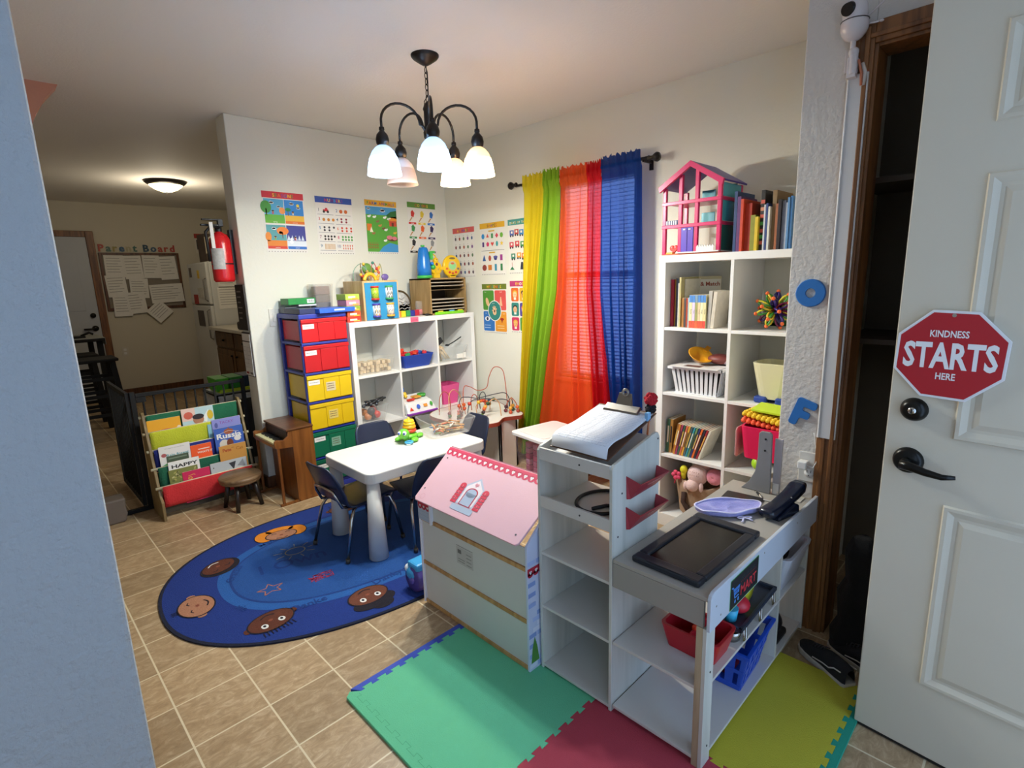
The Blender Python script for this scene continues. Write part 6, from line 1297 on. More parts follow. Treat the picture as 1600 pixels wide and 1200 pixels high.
mb.add([(a_*.19, b_*.19, .0) for a_, b_ in vs], fs, M('#2f6a34', .6)); mb.add([(a_*.19, b_*.19, -.015) for a_, b_ in vs], [tuple(reversed(f)) for f in fs], M('#2f6a34', .6)); mb.box(.02, .09, 0, .015, -.015, 0, M('#2f6a34', .6))
solo('number_cutout', mb, 'green cut-out numeral 2 behind the spiky ball', 'number')
wbk = thing('slotted_basket', 'white slotted plastic basket in the second left cell of the tall shelf', 'basket', (TX0+.13, (YL0+YL1)/2-.002, tz[1]+.001))
BWt = M('#e4e4e6', .4, var=.01)
mb = MB()
def pt(u, v, q): # u along y, v along x scale, q height 0..1
    return None
h_ = .135
for sx in (-1, 1):
    for k in range(10):
        y = -.118+.0262*k
        mb.hexa([(sx*.095, y*.86-.008, 0), (sx*.099, y*.86-.008, 0), (sx*.099, y*.86+.008, 0), (sx*.095, y*.86+.008, 0)], [(sx*.118, y-.0075, h_), (sx*.122, y-.0075, h_), (sx*.122, y+.0075, h_), (sx*.118, y+.0075, h_)], BWt)
for sy in (-1, 1):
    for k in range(9):
        x = -.10+.025*k
        mb.hexa([(x*.8-.007, sy*.110-.002, 0), (x*.8+.007, sy*.110-.002, 0), (x*.8+.007, sy*.110+.002, 0), (x*.8-.007, sy*.110+.002, 0)], [(x-.0065, sy*.136-.002, h_), (x+.0065, sy*.136-.002, h_), (x+.0065, sy*.136+.002, h_), (x-.0065, sy*.136+.002, h_)], BWt)
mb.box(-.10, .10, -.113, .113, 0, .006, BWt)
mb.box(-.128, .128, -.145, -.132, h_-.004, h_+.01, BWt).box(-.128, .128, .132, .145, h_-.004, h_+.01, BWt).box(-.130, -.114, -.145, .145, h_-.004, h_+.01, BWt).box(.114, .130, -.145, .145, h_-.004, h_+.01, BWt); part('body', mb, wbk)
mb = MB(); mb.box(-.08, .08, -.09, .09, .007, .11, M('#1c1a1c', .8, var=.3)); part('contents', mb, wbk, .01)
zb = tz[1]+.001+h_+.0105
a = Art(); a.box(-.10, .08, -.135, .12, 0, .003, M('#dcd8d6', .5)); a.plane((-.10, .12, .0032), (0, -1, 0), (1, 0, 0)); a.rect(.06, .03, .15, .08, '#6a4a44', 1).rect(.17, .05, .22, .06, '#b8b0ac', 1); solo('printed_card', a, 'white printed card lying on the slotted basket', 'card', (TX0+.08, (YL0+YL1)/2, zb))
mb = MB(); mb.lathe([(0, 0), (.03, 0), (.062, .035), (.065, .036), (.062, .039), (.03, .006), (0, .005)], M('#e09a1f', .35), (0, 0, 0), 28).box(.05, .10, -.012, .012, .030, .036, M('#e09a1f', .35)); solo('toy_pan', mb, 'yellow toy pan tipped up on the slotted basket', 'pan', (TX0+.10, 1.29, zb+.028), rot=(radians(28), radians(-18), 0))
mb = MB(); mb.sph((0, 0, .028), .055, M('#7a3a34', .5, var=.2), sy=1.2, sz=.5).sph((.0, -.05, .02), .04, M('#a88a90', .25, var=.2), sz=.5); solo('plastic_bag', mb, 'brownish red bundle in clear plastic on the slotted basket', 'bag', (TX0+.15, 1.195, zb+.005))
pot = tub('cream_bucket', 'cream plastic bucket with a blue base in the second right cell of the tall shelf', (TX0+.12, .90, tz[1]+.02), .058, .07, .08, .09, .175, M('#d9d3ae', .35, var=.01), t=.004, qf=.75)
mb = MB(); mb.box(-.075, -.02, .02, .078, -.019, .012, M('#1f3f8f', .35)).box(-.075, -.02, -.078, -.02, -.019, .012, M('#1f3f8f', .35)).box(.02, .07, -.07, .07, -.019, 0, M('#1f3f8f', .35)).box(-.02, .02, -.05, .05, -.019, 0, M('#1f3f8f', .35)); part('blue_foot', mb, pot, .008, label='blue foot')
# third right cell: pink box, egg-crate slabs, balls
pk = tub('pink_tray_box', 'bright pink plastic box in front of the third right cell of the tall shelf', (2.50, .845, .555), .11, .088, .12, .098, .15, M('#e01f56', .35, var=.02), t=.004, rim=.004)
mb = MB(); mb.prism([(-.115, .002), (-.10, -.008), (.10, -.008), (.115, .002), (.115, .125), (.10, .135), (-.10, .135), (-.115, .125)], .118, .124, M('#d89a9a', .5), 'xz'); 
mb.T = Matrix.Identity(4); part('pale_pink_lid', mb, pk, .003, label='pale pink lid panel')
for c, y, z, lb in (('#e8d01f', .93, tz[2]+.075, 'yellow plastic ball under the pink box'), ('#a8dc2c', .94, tz[2]+.034, 'lime green plastic ball on the shelf under the pink box')):
    mb = MB(); mb.sph((0, 0, 0), .033, M(c, .3)); solo('plastic_ball', mb, lb, 'ball', (TX0+.005 if z < .45 else TX0+.01, y-.02, z if z < .45 else z+.024), group='plastic balls in the third right cell')
mb = MB(); mb.box(-.09, .10, -.08, .10, 0, .02, M('#c9bda8', .6)); mb.box(-.02, .02, -.02, .02, -.1145, 0, M('#c9bda8', .6)); solo('box_support', mb, 'beige stand carrying the pink box', 'stand', (2.62, .84, .535), bevel=.003)
def eggslab(c, x, y, z, rz, label, ny=9):
    mb = MB(); m_ = M(c, .6, bump=.1); mb.box(-.08, .08, -.095, .095, 0, .012, m_)
    for i in range(7):
        for j in range(ny): mb.sph((-.07+i*.0233, -.085+j*.170/(ny-1), .012), .010, m_, sz=1.0, seg=8, rings=5)
    for j in range(ny): mb.sph((-.08, -.085+j*.170/(ny-1), .006), .010, m_, seg=8, rings=5)
    solo('foam_slab', mb, label, 'foam slab', (x, y, z), rot=(radians(8), 0, rz), group='bumpy foam slabs on the pink box')
eggslab('#ee5a34', 2.47, .86, .712, .1, 'coral bumpy foam slab lying on the pink box'); eggslab('#e8bc1f', 2.47, .85, .740, -.05, 'yellow bumpy foam slab above the coral one')
mb = MB(); mb.box(-.08, .08, -.09, .09, 0, .01, M('#c3dc2c', .5)); solo('lime_mat', mb, 'thin lime green mat topmost on the bumpy foam slabs', 'mat', (2.49, .83, .768), rot=(radians(4), 0, .1), bevel=.002)
# fourth left cell: bag of soft toys
bagm = M('#a88a6f', .85, bump=.3, bscale=120, var=.12)
bg_ = thing('fabric_bag', 'tan fabric bag of soft toys in the bottom left cell of the tall shelf', 'bag', (TX0+.12, 1.255, tz[3]+.001))
mb = MB(); prof = [(0, .002), (.085, .0), (.10, .02), (.108, .08), (.112, .15), (.118, .20), (.112, .205), (.10, .15), (.0, .10)]
vs = []; n = 30
for r, z in prof:
    for k in range(n): a_ = 2*pi*k/n; q = 1+.05*sin(5*a_+z*20)*(z > .02); vs.append((r*cos(a_)*.92*q, r*sin(a_)*1.15*q, z+.015*sin(3*a_)*(z > .18)))
mb.add(vs, [(i*n+k, i*n+(k+1) % n, (i+1)*n+(k+1) % n, (i+1)*n+k) for i in range(len(prof)-1) for k in range(n)], bagm, True); part('body', mb, bg_)
mb = MB(); mb.tube([(-.10, .05, .15), (-.115, .045, .10), (-.112, .02, .06), (-.11, -.01, .05)], .014, M('#3a241c', .8, bump=.4), 8); part('dark_strap', mb, bg_)
PK = M('#e3c4bf', .95, bump=.4, bscale=200, sheen=.3)
bn = thing('plush_bunny', 'pale pink plush animal lying head down over the rim of the tan bag', 'soft toy', (TX0+.05, 1.245, tz[3]+.255))
mb = MB(); mb.sph((0, 0, 0), .052, PK, sy=1.05, sz=1.1).sph((-.035, .01, -.05), .035, PK, sz=1.0).sph((-.03, -.035, -.055), .012, PK, sz=2.2).sph((-.04, .045, -.06), .014, PK, sz=1.8).sph((.05, -.01, .04), .05, PK); part('body', mb, bn)
mb = MB(); mb.line = None
for k in range(14): mb.sph((-.05-.003*(k % 2), .03-.012*(k % 6), .03-.018*(k//6)), .0022, M('#a87a72', .8), seg=6, rings=4)
part('spots', mb, bn)
mb = MB(); 
for k in range(9): a_ = 2*pi*k/9; mb.sph((0, .014*cos(a_), .014*sin(a_)), .034, M('#e08a9a', .9, bump=.3, sheen=.3), sx=1.0, sy=.9, sz=.9, seg=12, rings=8)
solo('soft_ribbed_ball', mb, 'ribbed pink soft ball at the right of the plush animal', 'soft toy', (TX0+.06, 1.155, tz[3]+.262))
mb = MB(); mb.sph((0, 0, 0), .02, M('#e0d81f', .5), sz=1.2).cyl((0, 0, -.05), (0, 0, 0), .011, M('#cfc41f', .5), .016); solo('yellow_toy', mb, 'yellow cone-headed toy sticking up from the tan bag', 'toy', (TX0+.03, 1.315, tz[3]+.275))
mb = MB(); 
for k in range(5): a_ = 2*pi*k/5; mb.sph((0, .017*cos(a_), .017*sin(a_)), .013, M('#d8486a', .6), sx=.6, seg=10, rings=6)
mb.tube([(0, 0, 0), (0, .01, -.05)], .004, M('#c83a5a', .6)); solo('pink_flower_toy', mb, 'pink flower-shaped toy at the left of the tan bag', 'toy', (TX0+.025, 1.355, tz[3]+.235))

# ================================================================== foam mats
def matmat(c): return M(c, .8, bump=.35, bscale=320, var=.03, vscale=6)
MT = .012
def edge_teeth(p0, p1, n, amp=.013, side=1, phase=0):
    """interlocking dovetail edge from p0 to p1"""
    a, b = Vector(p0), Vector(p1); d = (b-a); L_ = d.length; d.normalize(); nn = Vector((-d.y, d.x))*side; pts = []
    st = L_/n
    for i in range(n):
        s0 = i*st; w_ = st*.5
        pts += [a+d*(s0+st*.25), a+d*(s0+st*.17)+nn*amp, a+d*(s0+st*.83)+nn*amp, a+d*(s0+st*.75)]
    return [tuple(q) for q in [a]+pts+[b]]
mx0, mx1, mx2 = .70, 1.305, 1.90; my0, my1, my2 = .315, .925, 1.535
def matprism(pts, col): mb = MB(); mb.prism(pts, 0, MT, matmat(col)); return mb
def ccw(p):
    a = sum(p[i][0]*p[(i+1) % len(p)][1]-p[(i+1) % len(p)][0]*p[i][1] for i in range(len(p)))
    return p if a > 0 else p[::-1]
# vertical seam (x = mx1) and horizontal seam (y = my1) share their teeth
hs1 = edge_teeth((mx0, my1), (mx1, my1), 10); hs2 = edge_teeth((mx1, my1), (mx2, my1), 10)
vs1 = edge_teeth((mx1, my0), (mx1, my1), 10); vs2 = edge_teeth((mx1, my1), (mx1, my2), 10)
top1 = edge_teeth((mx0+.03, my2), (mx1, my2), 10); top2 = edge_teeth((mx1, my2), (mx2, my2), 10)
bot1 = edge_teeth((mx0, my0), (mx1, my0), 10, side=-1); bot2 = edge_teeth((mx1, my0), (mx2, my0), 10, side=-1)
E_ = .034
g = ccw([(mx0-.02, my1)]+hs1+vs2[1:]+top1[::-1]+[(mx0, my2+E_-.008), (mx0-.012, my2+E_-.018), (mx0-.02, my2+.01)])
mb = matprism(g, '#63c091')
a = Art(); a.plane((0, 0, MT), (1, 0, 0), (0, 1, 0)); tl = edge_teeth((mx0+.02, my1+.01), (mx0+.02, my2-.005), 10, amp=.014); a.line(tl, .0012, matmat('#439a70'), .6)
mb.add(a.v, a.f, matmat('#439a70')); solo('foam_mat', mb, 'green interlocking foam mat beside the tile floor', 'mat', group='foam floor mats', bevel=.0015)
solo('foam_mat', matprism(ccw([(mx0-.02, my0)]+[(mx0-.02, my1)]+hs1+vs1[::-1]+bot1[::-1][1:]), '#b03a4a'), 'red interlocking foam mat at the bottom of the photo', 'mat', group='foam floor mats', bevel=.0015)
solo('foam_mat', matprism(ccw([tuple(q) for q in vs1]+hs2[1:]+[(mx2, my0)]+bot2[::-1]), '#c0b832'), 'yellow interlocking foam mat in front of the play counter', 'mat', group='foam floor mats', bevel=.0015)
solo('foam_mat', matprism(ccw([tuple(q) for q in vs2]+top2[1:]+[(mx2, my1)]+hs2[::-1]), '#e8562a'), 'orange interlocking foam mat behind the play counter', 'mat', group='foam floor mats', bevel=.0015)
solo('mat_edge_strip', matprism(ccw(top1+[(mx1, my2+E_), (mx0+.008, my2+E_)]), '#3f55b8'), 'blue toothed edge strip along the green foam mat', 'mat edge', group='mat edge strips', bevel=.001)
solo('mat_edge_strip', matprism(ccw(bot2+[(mx2+.01, my0), (mx2+.005, my0-E_), (mx1, my0-E_)]), '#1f9a80'), 'teal toothed edge strip along the yellow foam mat', 'mat edge', group='mat edge strips', bevel=.001)

# ================================================================== playhouse seen from its back
Z0 = MT+.0005
PX = 1.195; pyA, pyB = 1.80, 1.172
ph = thing('toy_playhouse', 'toy playhouse with a pink roof, its plain panelled back to the camera', 'playhouse', (0, 0, Z0))
RAILW = wood('#c79a62', '#a87c48', 5); PANEL = M('#cfcfca', .55, var=.015, bump=.05); SIDEW = M('#e2e0ea', .5, var=.01)
for i, (z0, z1) in enumerate(((.012, .18), (.20, .385), (.405, .476))): mb = MB(); mb.box(PX+.004, PX+.008, pyB+.01, pyA-.01, z0, z1, PANEL); part('back_panel', mb, ph)
for z in (0, .185, .387): mb = MB(); mb.box(PX-.001, PX+.018, pyB+.006, pyA-.006, z, z+.016, RAILW); part('rail', mb, ph, .001, label='pale wooden rail')
# side wall nearest the left (high y)
DEP = .30
mb = MB(); mb.prism([(PX-.004, 0), (PX+DEP, 0), (PX+DEP, .50), (PX+DEP/2, .618), (PX-.004, .476)], pyA-.004, pyA+.006, SIDEW, 'xz'); sw = part('side_wall', mb, ph, .002)
mb = MB(); mb.box(PX-.0045, PX+.004, pyA-.085, pyA+.006, .392, .478, M('#aebccf', .5)).box(PX-.012, PX+.004, pyA-.09, pyA-.082, .39, .475, SIDEW); part('corner_board', mb, ph, .001)
a = Art(); a.plane((PX-.0047, pyA+.003, .43), (0, -1, 0), (0, 0, 1)); a.rect(0, .02, .082, .046, '#c0283f', 1)
for k in range(3): a.ell(.015+k*.026, .020, .012, .008, '#c0283f', 1, 12).ell(.013+k*.026, .028, .004, .0035, '#f2e6e6', 2, 8).ell(.018+k*.026, .028, .004, .0035, '#f2e6e6', 2, 8).poly([(.0095+k*.026, .026), (.0155+k*.026, .019), (.0215+k*.026, .026)], '#f2e6e6', 2)
for j in range(3): a.rect(0, -.03+j*.016, .08, -.0285+j*.016, '#98aac4', 1)
part('heart_trim', a, ph)
mb = MB(); mb.prism([(PX-.004, 0), (PX+DEP, 0), (PX+DEP, .50), (PX+DEP/2, .618), (PX-.004, .485)], pyB-.006, pyB+.004, M('#c9d3ea', .5, var=.01), 'xz'); sw = part('side_wall', mb, ph, .001)
a = Art(); a.plane((PX-.004, pyB-.0062, 0), (1, 0, 0), (0, 0, 1)); rr_ = random.Random(8)
for j in range(24):
    for i in range(7):
        if rr_.random() < .55: x = i*.042+(.02 if j % 2 else 0); a.rect(x+.001, .01+j*.020, x+.038, .01+j*.020+.017, rr_.choice(['#9db2e0', '#b3c4ea', '#8aa3d8', '#dfe4f4']), 1)
part('brick_print', a, sw); a = Art(); a.plane((PX-.004, pyB-.0062, 0), (1, 0, 0), (0, 0, 1)); a.poly([(.008, .03), (.05, .03), (.04, .09), (.028, .13), (.016, .09)], '#4f8a3a', 2).poly([(.06, .02), (.12, .02), (.09, .12)], '#4f8a3a', 2)
part('shrub_print', a, sw); a = Art(); a.plane((PX-.004, pyB-.0062, 0), (1, 0, 0), (0, 0, 1)); a.rect(0, .375, .09, .402, '#b8243a', 2)
for k in range(3): a.ell(.014+k*.028, .376, .013, .010, '#b8243a', 2, 12).ell(.012+k*.028, .388, .004, .004, '#f2e6e6', 3, 8).ell(.018+k*.028, .388, .004, .004, '#f2e6e6', 3, 8).poly([(.008+k*.028, .386), (.015+k*.028, .378), (.022+k*.028, .386)], '#f2e6e6', 3)
part('heart_trim', a, sw)
PINK = M('#e3b6c0', .45, var=.01, bump=.04)
rA = Vector((PX-.028, 0, .488)); rB = Vector((1.385, 0, .657)); sl = (rB-rA); Lr = sl.length; sl.normalize(); nr = Vector((-sl.z, 0, sl.x))
def R_(u, y, h): q = rA+sl*u+nr*h; return (q.x, y, q.z)
mb = MB(); q_ = .012; pts = [(0+q_*0, pyA-.01-q_), (q_, pyA-.01), (Lr, pyA+.0), (Lr, pyB-.012), (q_, pyB+.012), (0, pyB+.012+q_)]
n = len(pts); mb.add([R_(u, y, 0) for u, y in pts]+[R_(u, y, .009) for u, y in pts], [tuple(range(n)), tuple(range(2*n-1, n-1, -1))]+[(i, n+i, n+(i+1) % n, (i+1) % n) for i in range(n)], PINK); rf = part('roof_panel', mb, ph, .002, label='pink roof panel')
mb = MB(); rC = Vector((2*rB.x-rA.x, 0, rA.z)); mb.hexa([(rB.x, pyB, rB.z), (rC.x, pyB, rC.z), (rC.x, pyA, rC.z), (rB.x, pyA, rB.z)], [(rB.x, pyB, rB.z+.009), (rC.x, pyB, rC.z+.009), (rC.x, pyA, rC.z+.009), (rB.x, pyA, rB.z+.009)], PINK); part('roof_panel', mb, ph)
a = Art(); a.T = Matrix(((0, sl.x, nr.x, rA.x+nr.x*.0092), (-1, 0, nr.y, pyA), (0, sl.z, nr.z, rA.z+nr.z*.0092), (0, 0, 0, 1))); a.L = 0; a.dz = .0004
a.rect(.0, Lr-.025, .62, Lr-.002, '#cf3558', 1)
for k in range(19):
    x = .018+k*.0325; a.ell(x, Lr-.027, .017, .013, '#cf3558', 1, 16).ell(x-.0035, Lr-.022, .005, .0045, '#f6e8ea', 2, 10).ell(x+.0035, Lr-.022, .005, .0045, '#f6e8ea', 2, 10).poly([(x-.008, Lr-.024), (x, Lr-.034), (x+.008, Lr-.024)], '#f6e8ea', 2)
wx, wy = .285, .085
a.poly([(wx-.055, wy+.052), (wx, wy+.098), (wx+.055, wy+.052), (wx+.05, wy-.03), (wx-.05, wy-.03)], '#b9bfd2', 1).poly([(wx-.045, wy+.05), (wx, wy+.088), (wx+.045, wy+.05), (wx+.042, wy-.025), (wx-.042, wy-.025)], '#ecdfe2', 2)
a.ell(wx, wy+.028, .033, .022, '#b8324a', 3).rect(wx-.033, wy-.03, wx+.033, wy+.028, '#b8324a', 3).ell(wx, wy+.026, .028, .019, '#a8b6cc', 4).rect(wx-.028, wy-.028, wx+.028, wy+.026, '#a8b6cc', 4)
a.ell(wx-.005, wy+.068, .006, .006, '#e3a0ac', 3).ell(wx+.005, wy+.068, .006, .006, '#e3a0ac', 3).poly([(wx-.011, wy+.066), (wx, wy+.055), (wx+.011, wy+.066)], '#e3a0ac', 3)
for s_ in (-1, 1):
    xx_ = wx+s_*.066
    for j in range(6): a.rect(xx_-.016, wy-.032+j*.014, xx_+.016, wy-.0205+j*.014, '#d0384e', 3); a.rect(xx_-.016+(j % 2)*.014, wy-.032+j*.014, xx_-.0145+(j % 2)*.014, wy-.0205+j*.014, '#f0b6be', 4)
    a.ell(xx_, wy+.048, .016, .012, '#d0384e', 2)
a.rrect(wx-.062, wy-.058, wx+.062, wy-.034, .008, '#a9b7ca', 3)
for x, y in ((.03, Lr-.055), (.03, .06), (.585, .035)): a.ell(x, y, .004, .004, '#7a6a70', 2, 10).ell(x+.0015, y, .002, .002, '#3a3438', 3, 8)
a.line([(.05+.012*cos(t*pi/8), .025+.012*sin(t*pi/8)) for t in range(17)], .001, '#d08a9a', 2)
part('roof_print', a, rf)
a = Art(); a.plane((PX+.0038, 1.565, .275), (0, -1, 0), (0, 0, 1)); a.rect(0, 0, .10, .072, '#bdbbb6', 1); a.rect(0, .075, .10, .079, '#9a9894', 1)
for j in range(4): a.rect(.06, .008+j*.015, .09, .012+j*.015, '#8f8d89', 2)
a.rect(.008, .045, .03, .062, '#6f6d6a', 2).rect(.008, .01, .05, .014, '#8f8d89', 2).rect(.008, .02, .05, .024, '#8f8d89', 2)
part('printed_sticker', a, ph)

# ride-on toy with blue and purple wheel, behind the playhouse
rt = thing('ride_on_toy', 'light blue toy with a purple wheel poking out left of the playhouse', 'toy', (1.262, 1.915, 0.009))
mb = MB(); mb.lathe([(.0, -.02), (.05, -.02), (.062, -.012), (.062, .012), (.05, .02), (0, .02)], M('#4f3f8a', .35), (-.045, -.01, .062), 28, axis='x').lathe([(0, -.026), (.02, -.026), (.02, -.02)], M('#6a5aa8', .35), (-.045, -.01, .062), 16, axis='x'); part('wheel', mb, rt, label='purple wheel')
mb = MB(); mb.sph((0, 0, .085), .07, M('#3f9fd8', .3), sx=1.1, sy=.9, sz=.75).box(-.06, .2, -.05, .03, .06, .14, M('#3f9fd8', .3)).sph((-.05, .03, .10), .02, M('#dfe6ee', .3)); part('body', mb, rt, .01)
mb = MB(); mb.lathe([(.0, -.02), (.045, -.02), (.05, 0), (.045, .02), (0, .02)], M('#4fb0e0', .35), (.17, .0, .052), 24, axis='x'); part('wheel', mb, rt)

# ================================================================== play store: tall unit and counter
UW = wood('#d3d2c8', '#bfc0b6', 3, .5, 2); UWs = M('#cdc9c2', .5, var=.02, bump=.04); UWe = wood('#b9a98a', '#a08f70', 5)
CTP = M('#a8a298', .42, var=.02); GREY = M('#9a958c', .5, var=.02)
st_ = thing('play_store', 'wooden play store of a tall open-shelved unit joined to a grey counter', 'play furniture', (0, 0, Z0))
UX0, UX1, UY0, UY1 = 1.243, 1.508, .856, 1.158
for y in (UY0, UY1-.011):
    mb = MB(); mb.prism([(UX0, 0), (UX1, 0), (UX1, .865), (UX1-.012, .882), (UX1-.03, .882), (UX0+.012, .835), (UX0, .822)], y, y+.011, UW, 'xz'); part('side_panel', mb, st_, .0015)
for z, d0 in ((.008, 0), (.242, 0), (.446, 0)):
    mb = MB(); mb.box(UX0+.002, UX1, UY0+.011, UY1-.011, z, z+.010, UWs); part('shelf', mb, st_, .001)
mb = MB(); mb.box(UX0+.012, UX1, UY0+.011, UY1-.011, .628, .636, UWs); part('shelf', mb, st_, .001)
mb = MB(); mb.hexa([(UX0+.012, UY0+.011, .795), (UX1-.02, UY0+.011, .86), (UX1-.02, UY1-.011, .86), (UX0+.012, UY1-.011, .795)], [(UX0+.012, UY0+.011, .803), (UX1-.02, UY0+.011, .868), (UX1-.02, UY1-.011, .868), (UX0+.012, UY1-.011, .803)], UWs); part('sloped_top', mb, st_, .001)
for z0, z1 in ((.79, .832), (.622, .662)): mb = MB(); mb.box(UX0+.001, UX0+.010, UY0+.011, UY1-.011, z0, z1, UWs); part('front_lip', mb, st_, .001)
mb = MB(); mb.box(UX1-.006, UX1, UY0+.011, UY1-.011, .0, .44, M('#d4d1ca', .6)); part('back_panel', mb, st_)
mb = MB()
for (x, z) in ((UX0+.05, .735), (UX1-.012, .86), (UX0+.03, .60), (UX1-.012, .50)): mb = MB(); mb.cyl((x, UY0-.0008, z), (x, UY0+.001, z), .0032, BLACK, seg=10); part('screw', mb, st_)
for y, z in ((1.0, .81), (1.0, .642)): mb = MB(); mb.cyl((UX0-.0005, y-.02, z), (UX0+.002, y-.02, z), .003, BLACK, seg=10); part('screw', mb, st_)
RP_ = M('#9a2c38', .4, var=.02)
for z in (.725, .625):
    mb = MB(); x0, x1 = 1.318, 1.498; y = UY0
    mb.add([(x0-.004, y, z+.058), (x1-.004, y, z+.045), (x1-.006, y-.002, z-.006), (x0-.002, y-.002, z-.016), (x0+.004, y-.048, z+.040), (x1-.006, y-.048, z+.036), (x1-.03, y-.010, z-.012), (x0+.006, y-.010, z-.016)],
           [(7, 6, 5, 4), (0, 3, 7, 4), (1, 5, 6, 2), (3, 2, 6, 7)], RP_); o = part('red_pocket', mb, st_, label='small dark red card pocket'); sd = o.modifiers.new('s', 'SOLIDIFY'); sd.thickness = .003
    a = Art(); U_ = Vector((1, 0, 0)); V_ = Vector((0, -.038, .054)).normalized(); a.plane(((x0+x1)/2, y-.034, z+.017), U_, V_); a.scribble(-.035, .008, .04, 1, .01, .006, '#e0a0a6', 3); part('pocket_print', a, o)
# counter
KX1, KY0, KY1 = 2.10, .552, .852
mb = MB(); mb.box(UX0-.0, KX1, KY0, KY1, .528, .540, CTP); part('counter_top', mb, st_, .001)
mb = MB(); mb.box(UX0, UX0+.011, KY0+.011, KY1, .448, .527, GREY); part('end_apron', mb, st_, .001)
mb = MB(); mb.prism([(UX0-.006, .445), (KX1+.10, .445), (KX1+.10, .49), (KX1+.085, .545), (UX0+.012, .558), (UX0-.002, .55), (UX0-.006, .54)], KY0-.011, KY0, M('#c3c9d2', .45, var=.01), 'xz'); fb = part('front_board', mb, st_, .002)
mb = MB(); mb.box(UX0, UX0+.052, KY0-.0, KY0+.011, 0, .446, UW); part('leg', mb, st_, .001)
mb = MB(); mb.box(UX0, UX0+.011, KY0+.011, KY0+.030, 0, .446, UWe); part('leg', mb, st_, .001)
mb = MB(); mb.box(KX1-.011, KX1, KY0, KY1, 0, .527, UW); part('end_panel', mb, st_, .001)
mb = MB(); mb.box(1.815, 1.826, KY0+.004, KY1, .258, .527, UW); part('divider', mb, st_, .001)
mb = MB(); mb.box(1.815, 1.826, KY0+.004, KY1, .028, .246, UW); part('divider', mb, st_, .001)
for z in (.018, .247): mb = MB(); mb.box(UX0+.002, KX1-.011, KY0+.004, KY1, z, z+.010, UWs); part('shelf', mb, st_, .001)
mb = MB(); mb.box(UX0+.02, UX0+.035, KY1-.05, KY1-.03, 0, .018, UWs); part('foot', mb, st_)
for x, z in ((1.27, .51), (1.30, .47), (1.60, .53), (1.9, .52)): mb = MB(); mb.cyl((x, KY0-.0118, z), (x, KY0-.010, z), .003, GREY, seg=10); part('screw', mb, st_)
for x, z in ((1.275, .30), (1.275, .06)): mb = MB(); mb.cyl((x, KY0-.0012, z), (x, KY0+.001, z), .0032, BLACK, seg=10); part('screw', mb, st_)
a = Art(); a.plane((1.355, KY0-.0112, .449), (1, 0, 0), (0, 0, 1)); a.rrect(0, 0, .20, .094, .004, '#3f9a4a', 1).rrect(.0025, .0025, .1975, .0915, .003, '#14171c', 2)
a.text('MART', .127, .02, .042, '#c8303a', 3, bold=.02, wd=.112).text('SUPER', .125, .066, .016, '#26343a', 3, wd=.10)
for k in range(12): a.rect(.072+k*.0095, .06, .0745+k*.0095, .064, '#a8323a', 3)
a.line([(.008, .068), (.02, .066), (.03, .03), (.058, .03)], .0035, '#4a8fd8', 3).poly([(.022, .06), (.064, .060), (.058, .038), (.028, .038)], '#3f7fd0', 3).ell(.034, .018, .005, .006, '#4a8fd8', 3, 12).ell(.055, .018, .005, .006, '#4a8fd8', 3, 12).line([(.036, .06), (.038, .038)], .0015, '#14171c', 4).line([(.048, .06), (.047, .038)], .0015, '#14171c', 4).line([(.022, .05), (.06, .05)], .0015, '#14171c', 4)
part('store_sign', a, fb)
GREYP = M('#8d8b8a', .45, var=.02)
mb = MB(); mb.prism([(.685, .541), (.795, .541), (.765, .575), (.745, .62), (.738, .68), (.738, .775), (.730, .783), (.698, .783), (.690, .775)], 2.038, 2.049, GREYP, 'yz'); up = part('upright_panel', mb, st_, .002, label='grey curved upright panel')
for z in (.755, .71): mb = MB(); mb.cyl((2.0365, .712, z), (2.039, .712, z), .004, BLACK, seg=10); part('screw', mb, up)
mb = MB(); mb.box(2.05, 2.06, .655, .682, .541, .76, M('#b8b2b4', .5)).box(2.048, 2.0495, .658, .680, .541, .585, WHITE); part('upright_strip', mb, st_, .001)

# clipboard with sheets on the sloped top
cl = thing('clipboard', 'clipboard with a thick curled sign-in sheet on top of the play store', 'clipboard', (0, 0, Z0))
cA = Vector((UX0+.018, 0, .838)); cB = Vector((1.535, 0, .93)); cs_ = (cB-cA).normalized(); cn = Vector((-cs_.z, 0, cs_.x))
def CP(u, y, h): q = cA+cs_*u+cn*h; return (q.x, y, q.z)
Lc = (cB-cA).length
mb = MB(); mb.hexa([CP(0, .885, 0), CP(Lc, .885, 0), CP(Lc, 1.115, 0), CP(0, 1.115, 0)], [CP(0, .885, .003), CP(Lc, .885, .003), CP(Lc, 1.115, .003), CP(0, 1.115, .003)], M('#5a3a26', .5, var=.1)); part('board', mb, cl, .001)
mb = MB(); n = 16; vs = []
for k in range(n+1):
    u = .0+Lc*.965*k/n; h = .004+.030*math.exp(-((u-.03)/.075)**2)*(u > -.1)+.012*sin(pi*k/n)
    if k == 0: h = .006
    for y in (.892, 1.0, 1.108): vs.append(CP(u, y, h+.002*(y == 1.0)))
fs = [(k*3+j, (k+1)*3+j, (k+1)*3+j+1, k*3+j+1) for k in range(n) for j in range(2)]
mb.add(vs, fs, M('#dcdde2', .7, var=.02), True); sheet = part('paper_sheets', mb, cl); sd = sheet.modifiers.new('s', 'SOLIDIFY'); sd.thickness = .006; sd.offset = -1
mb = MB(); INK = flat('#9ea2b4', .8)
def SP(u, y): h = .004+.030*math.exp(-((u-.03)/.075)**2)+.012*sin(pi*u/(Lc*.965))+.0011; return CP(u, y, h+.0008)
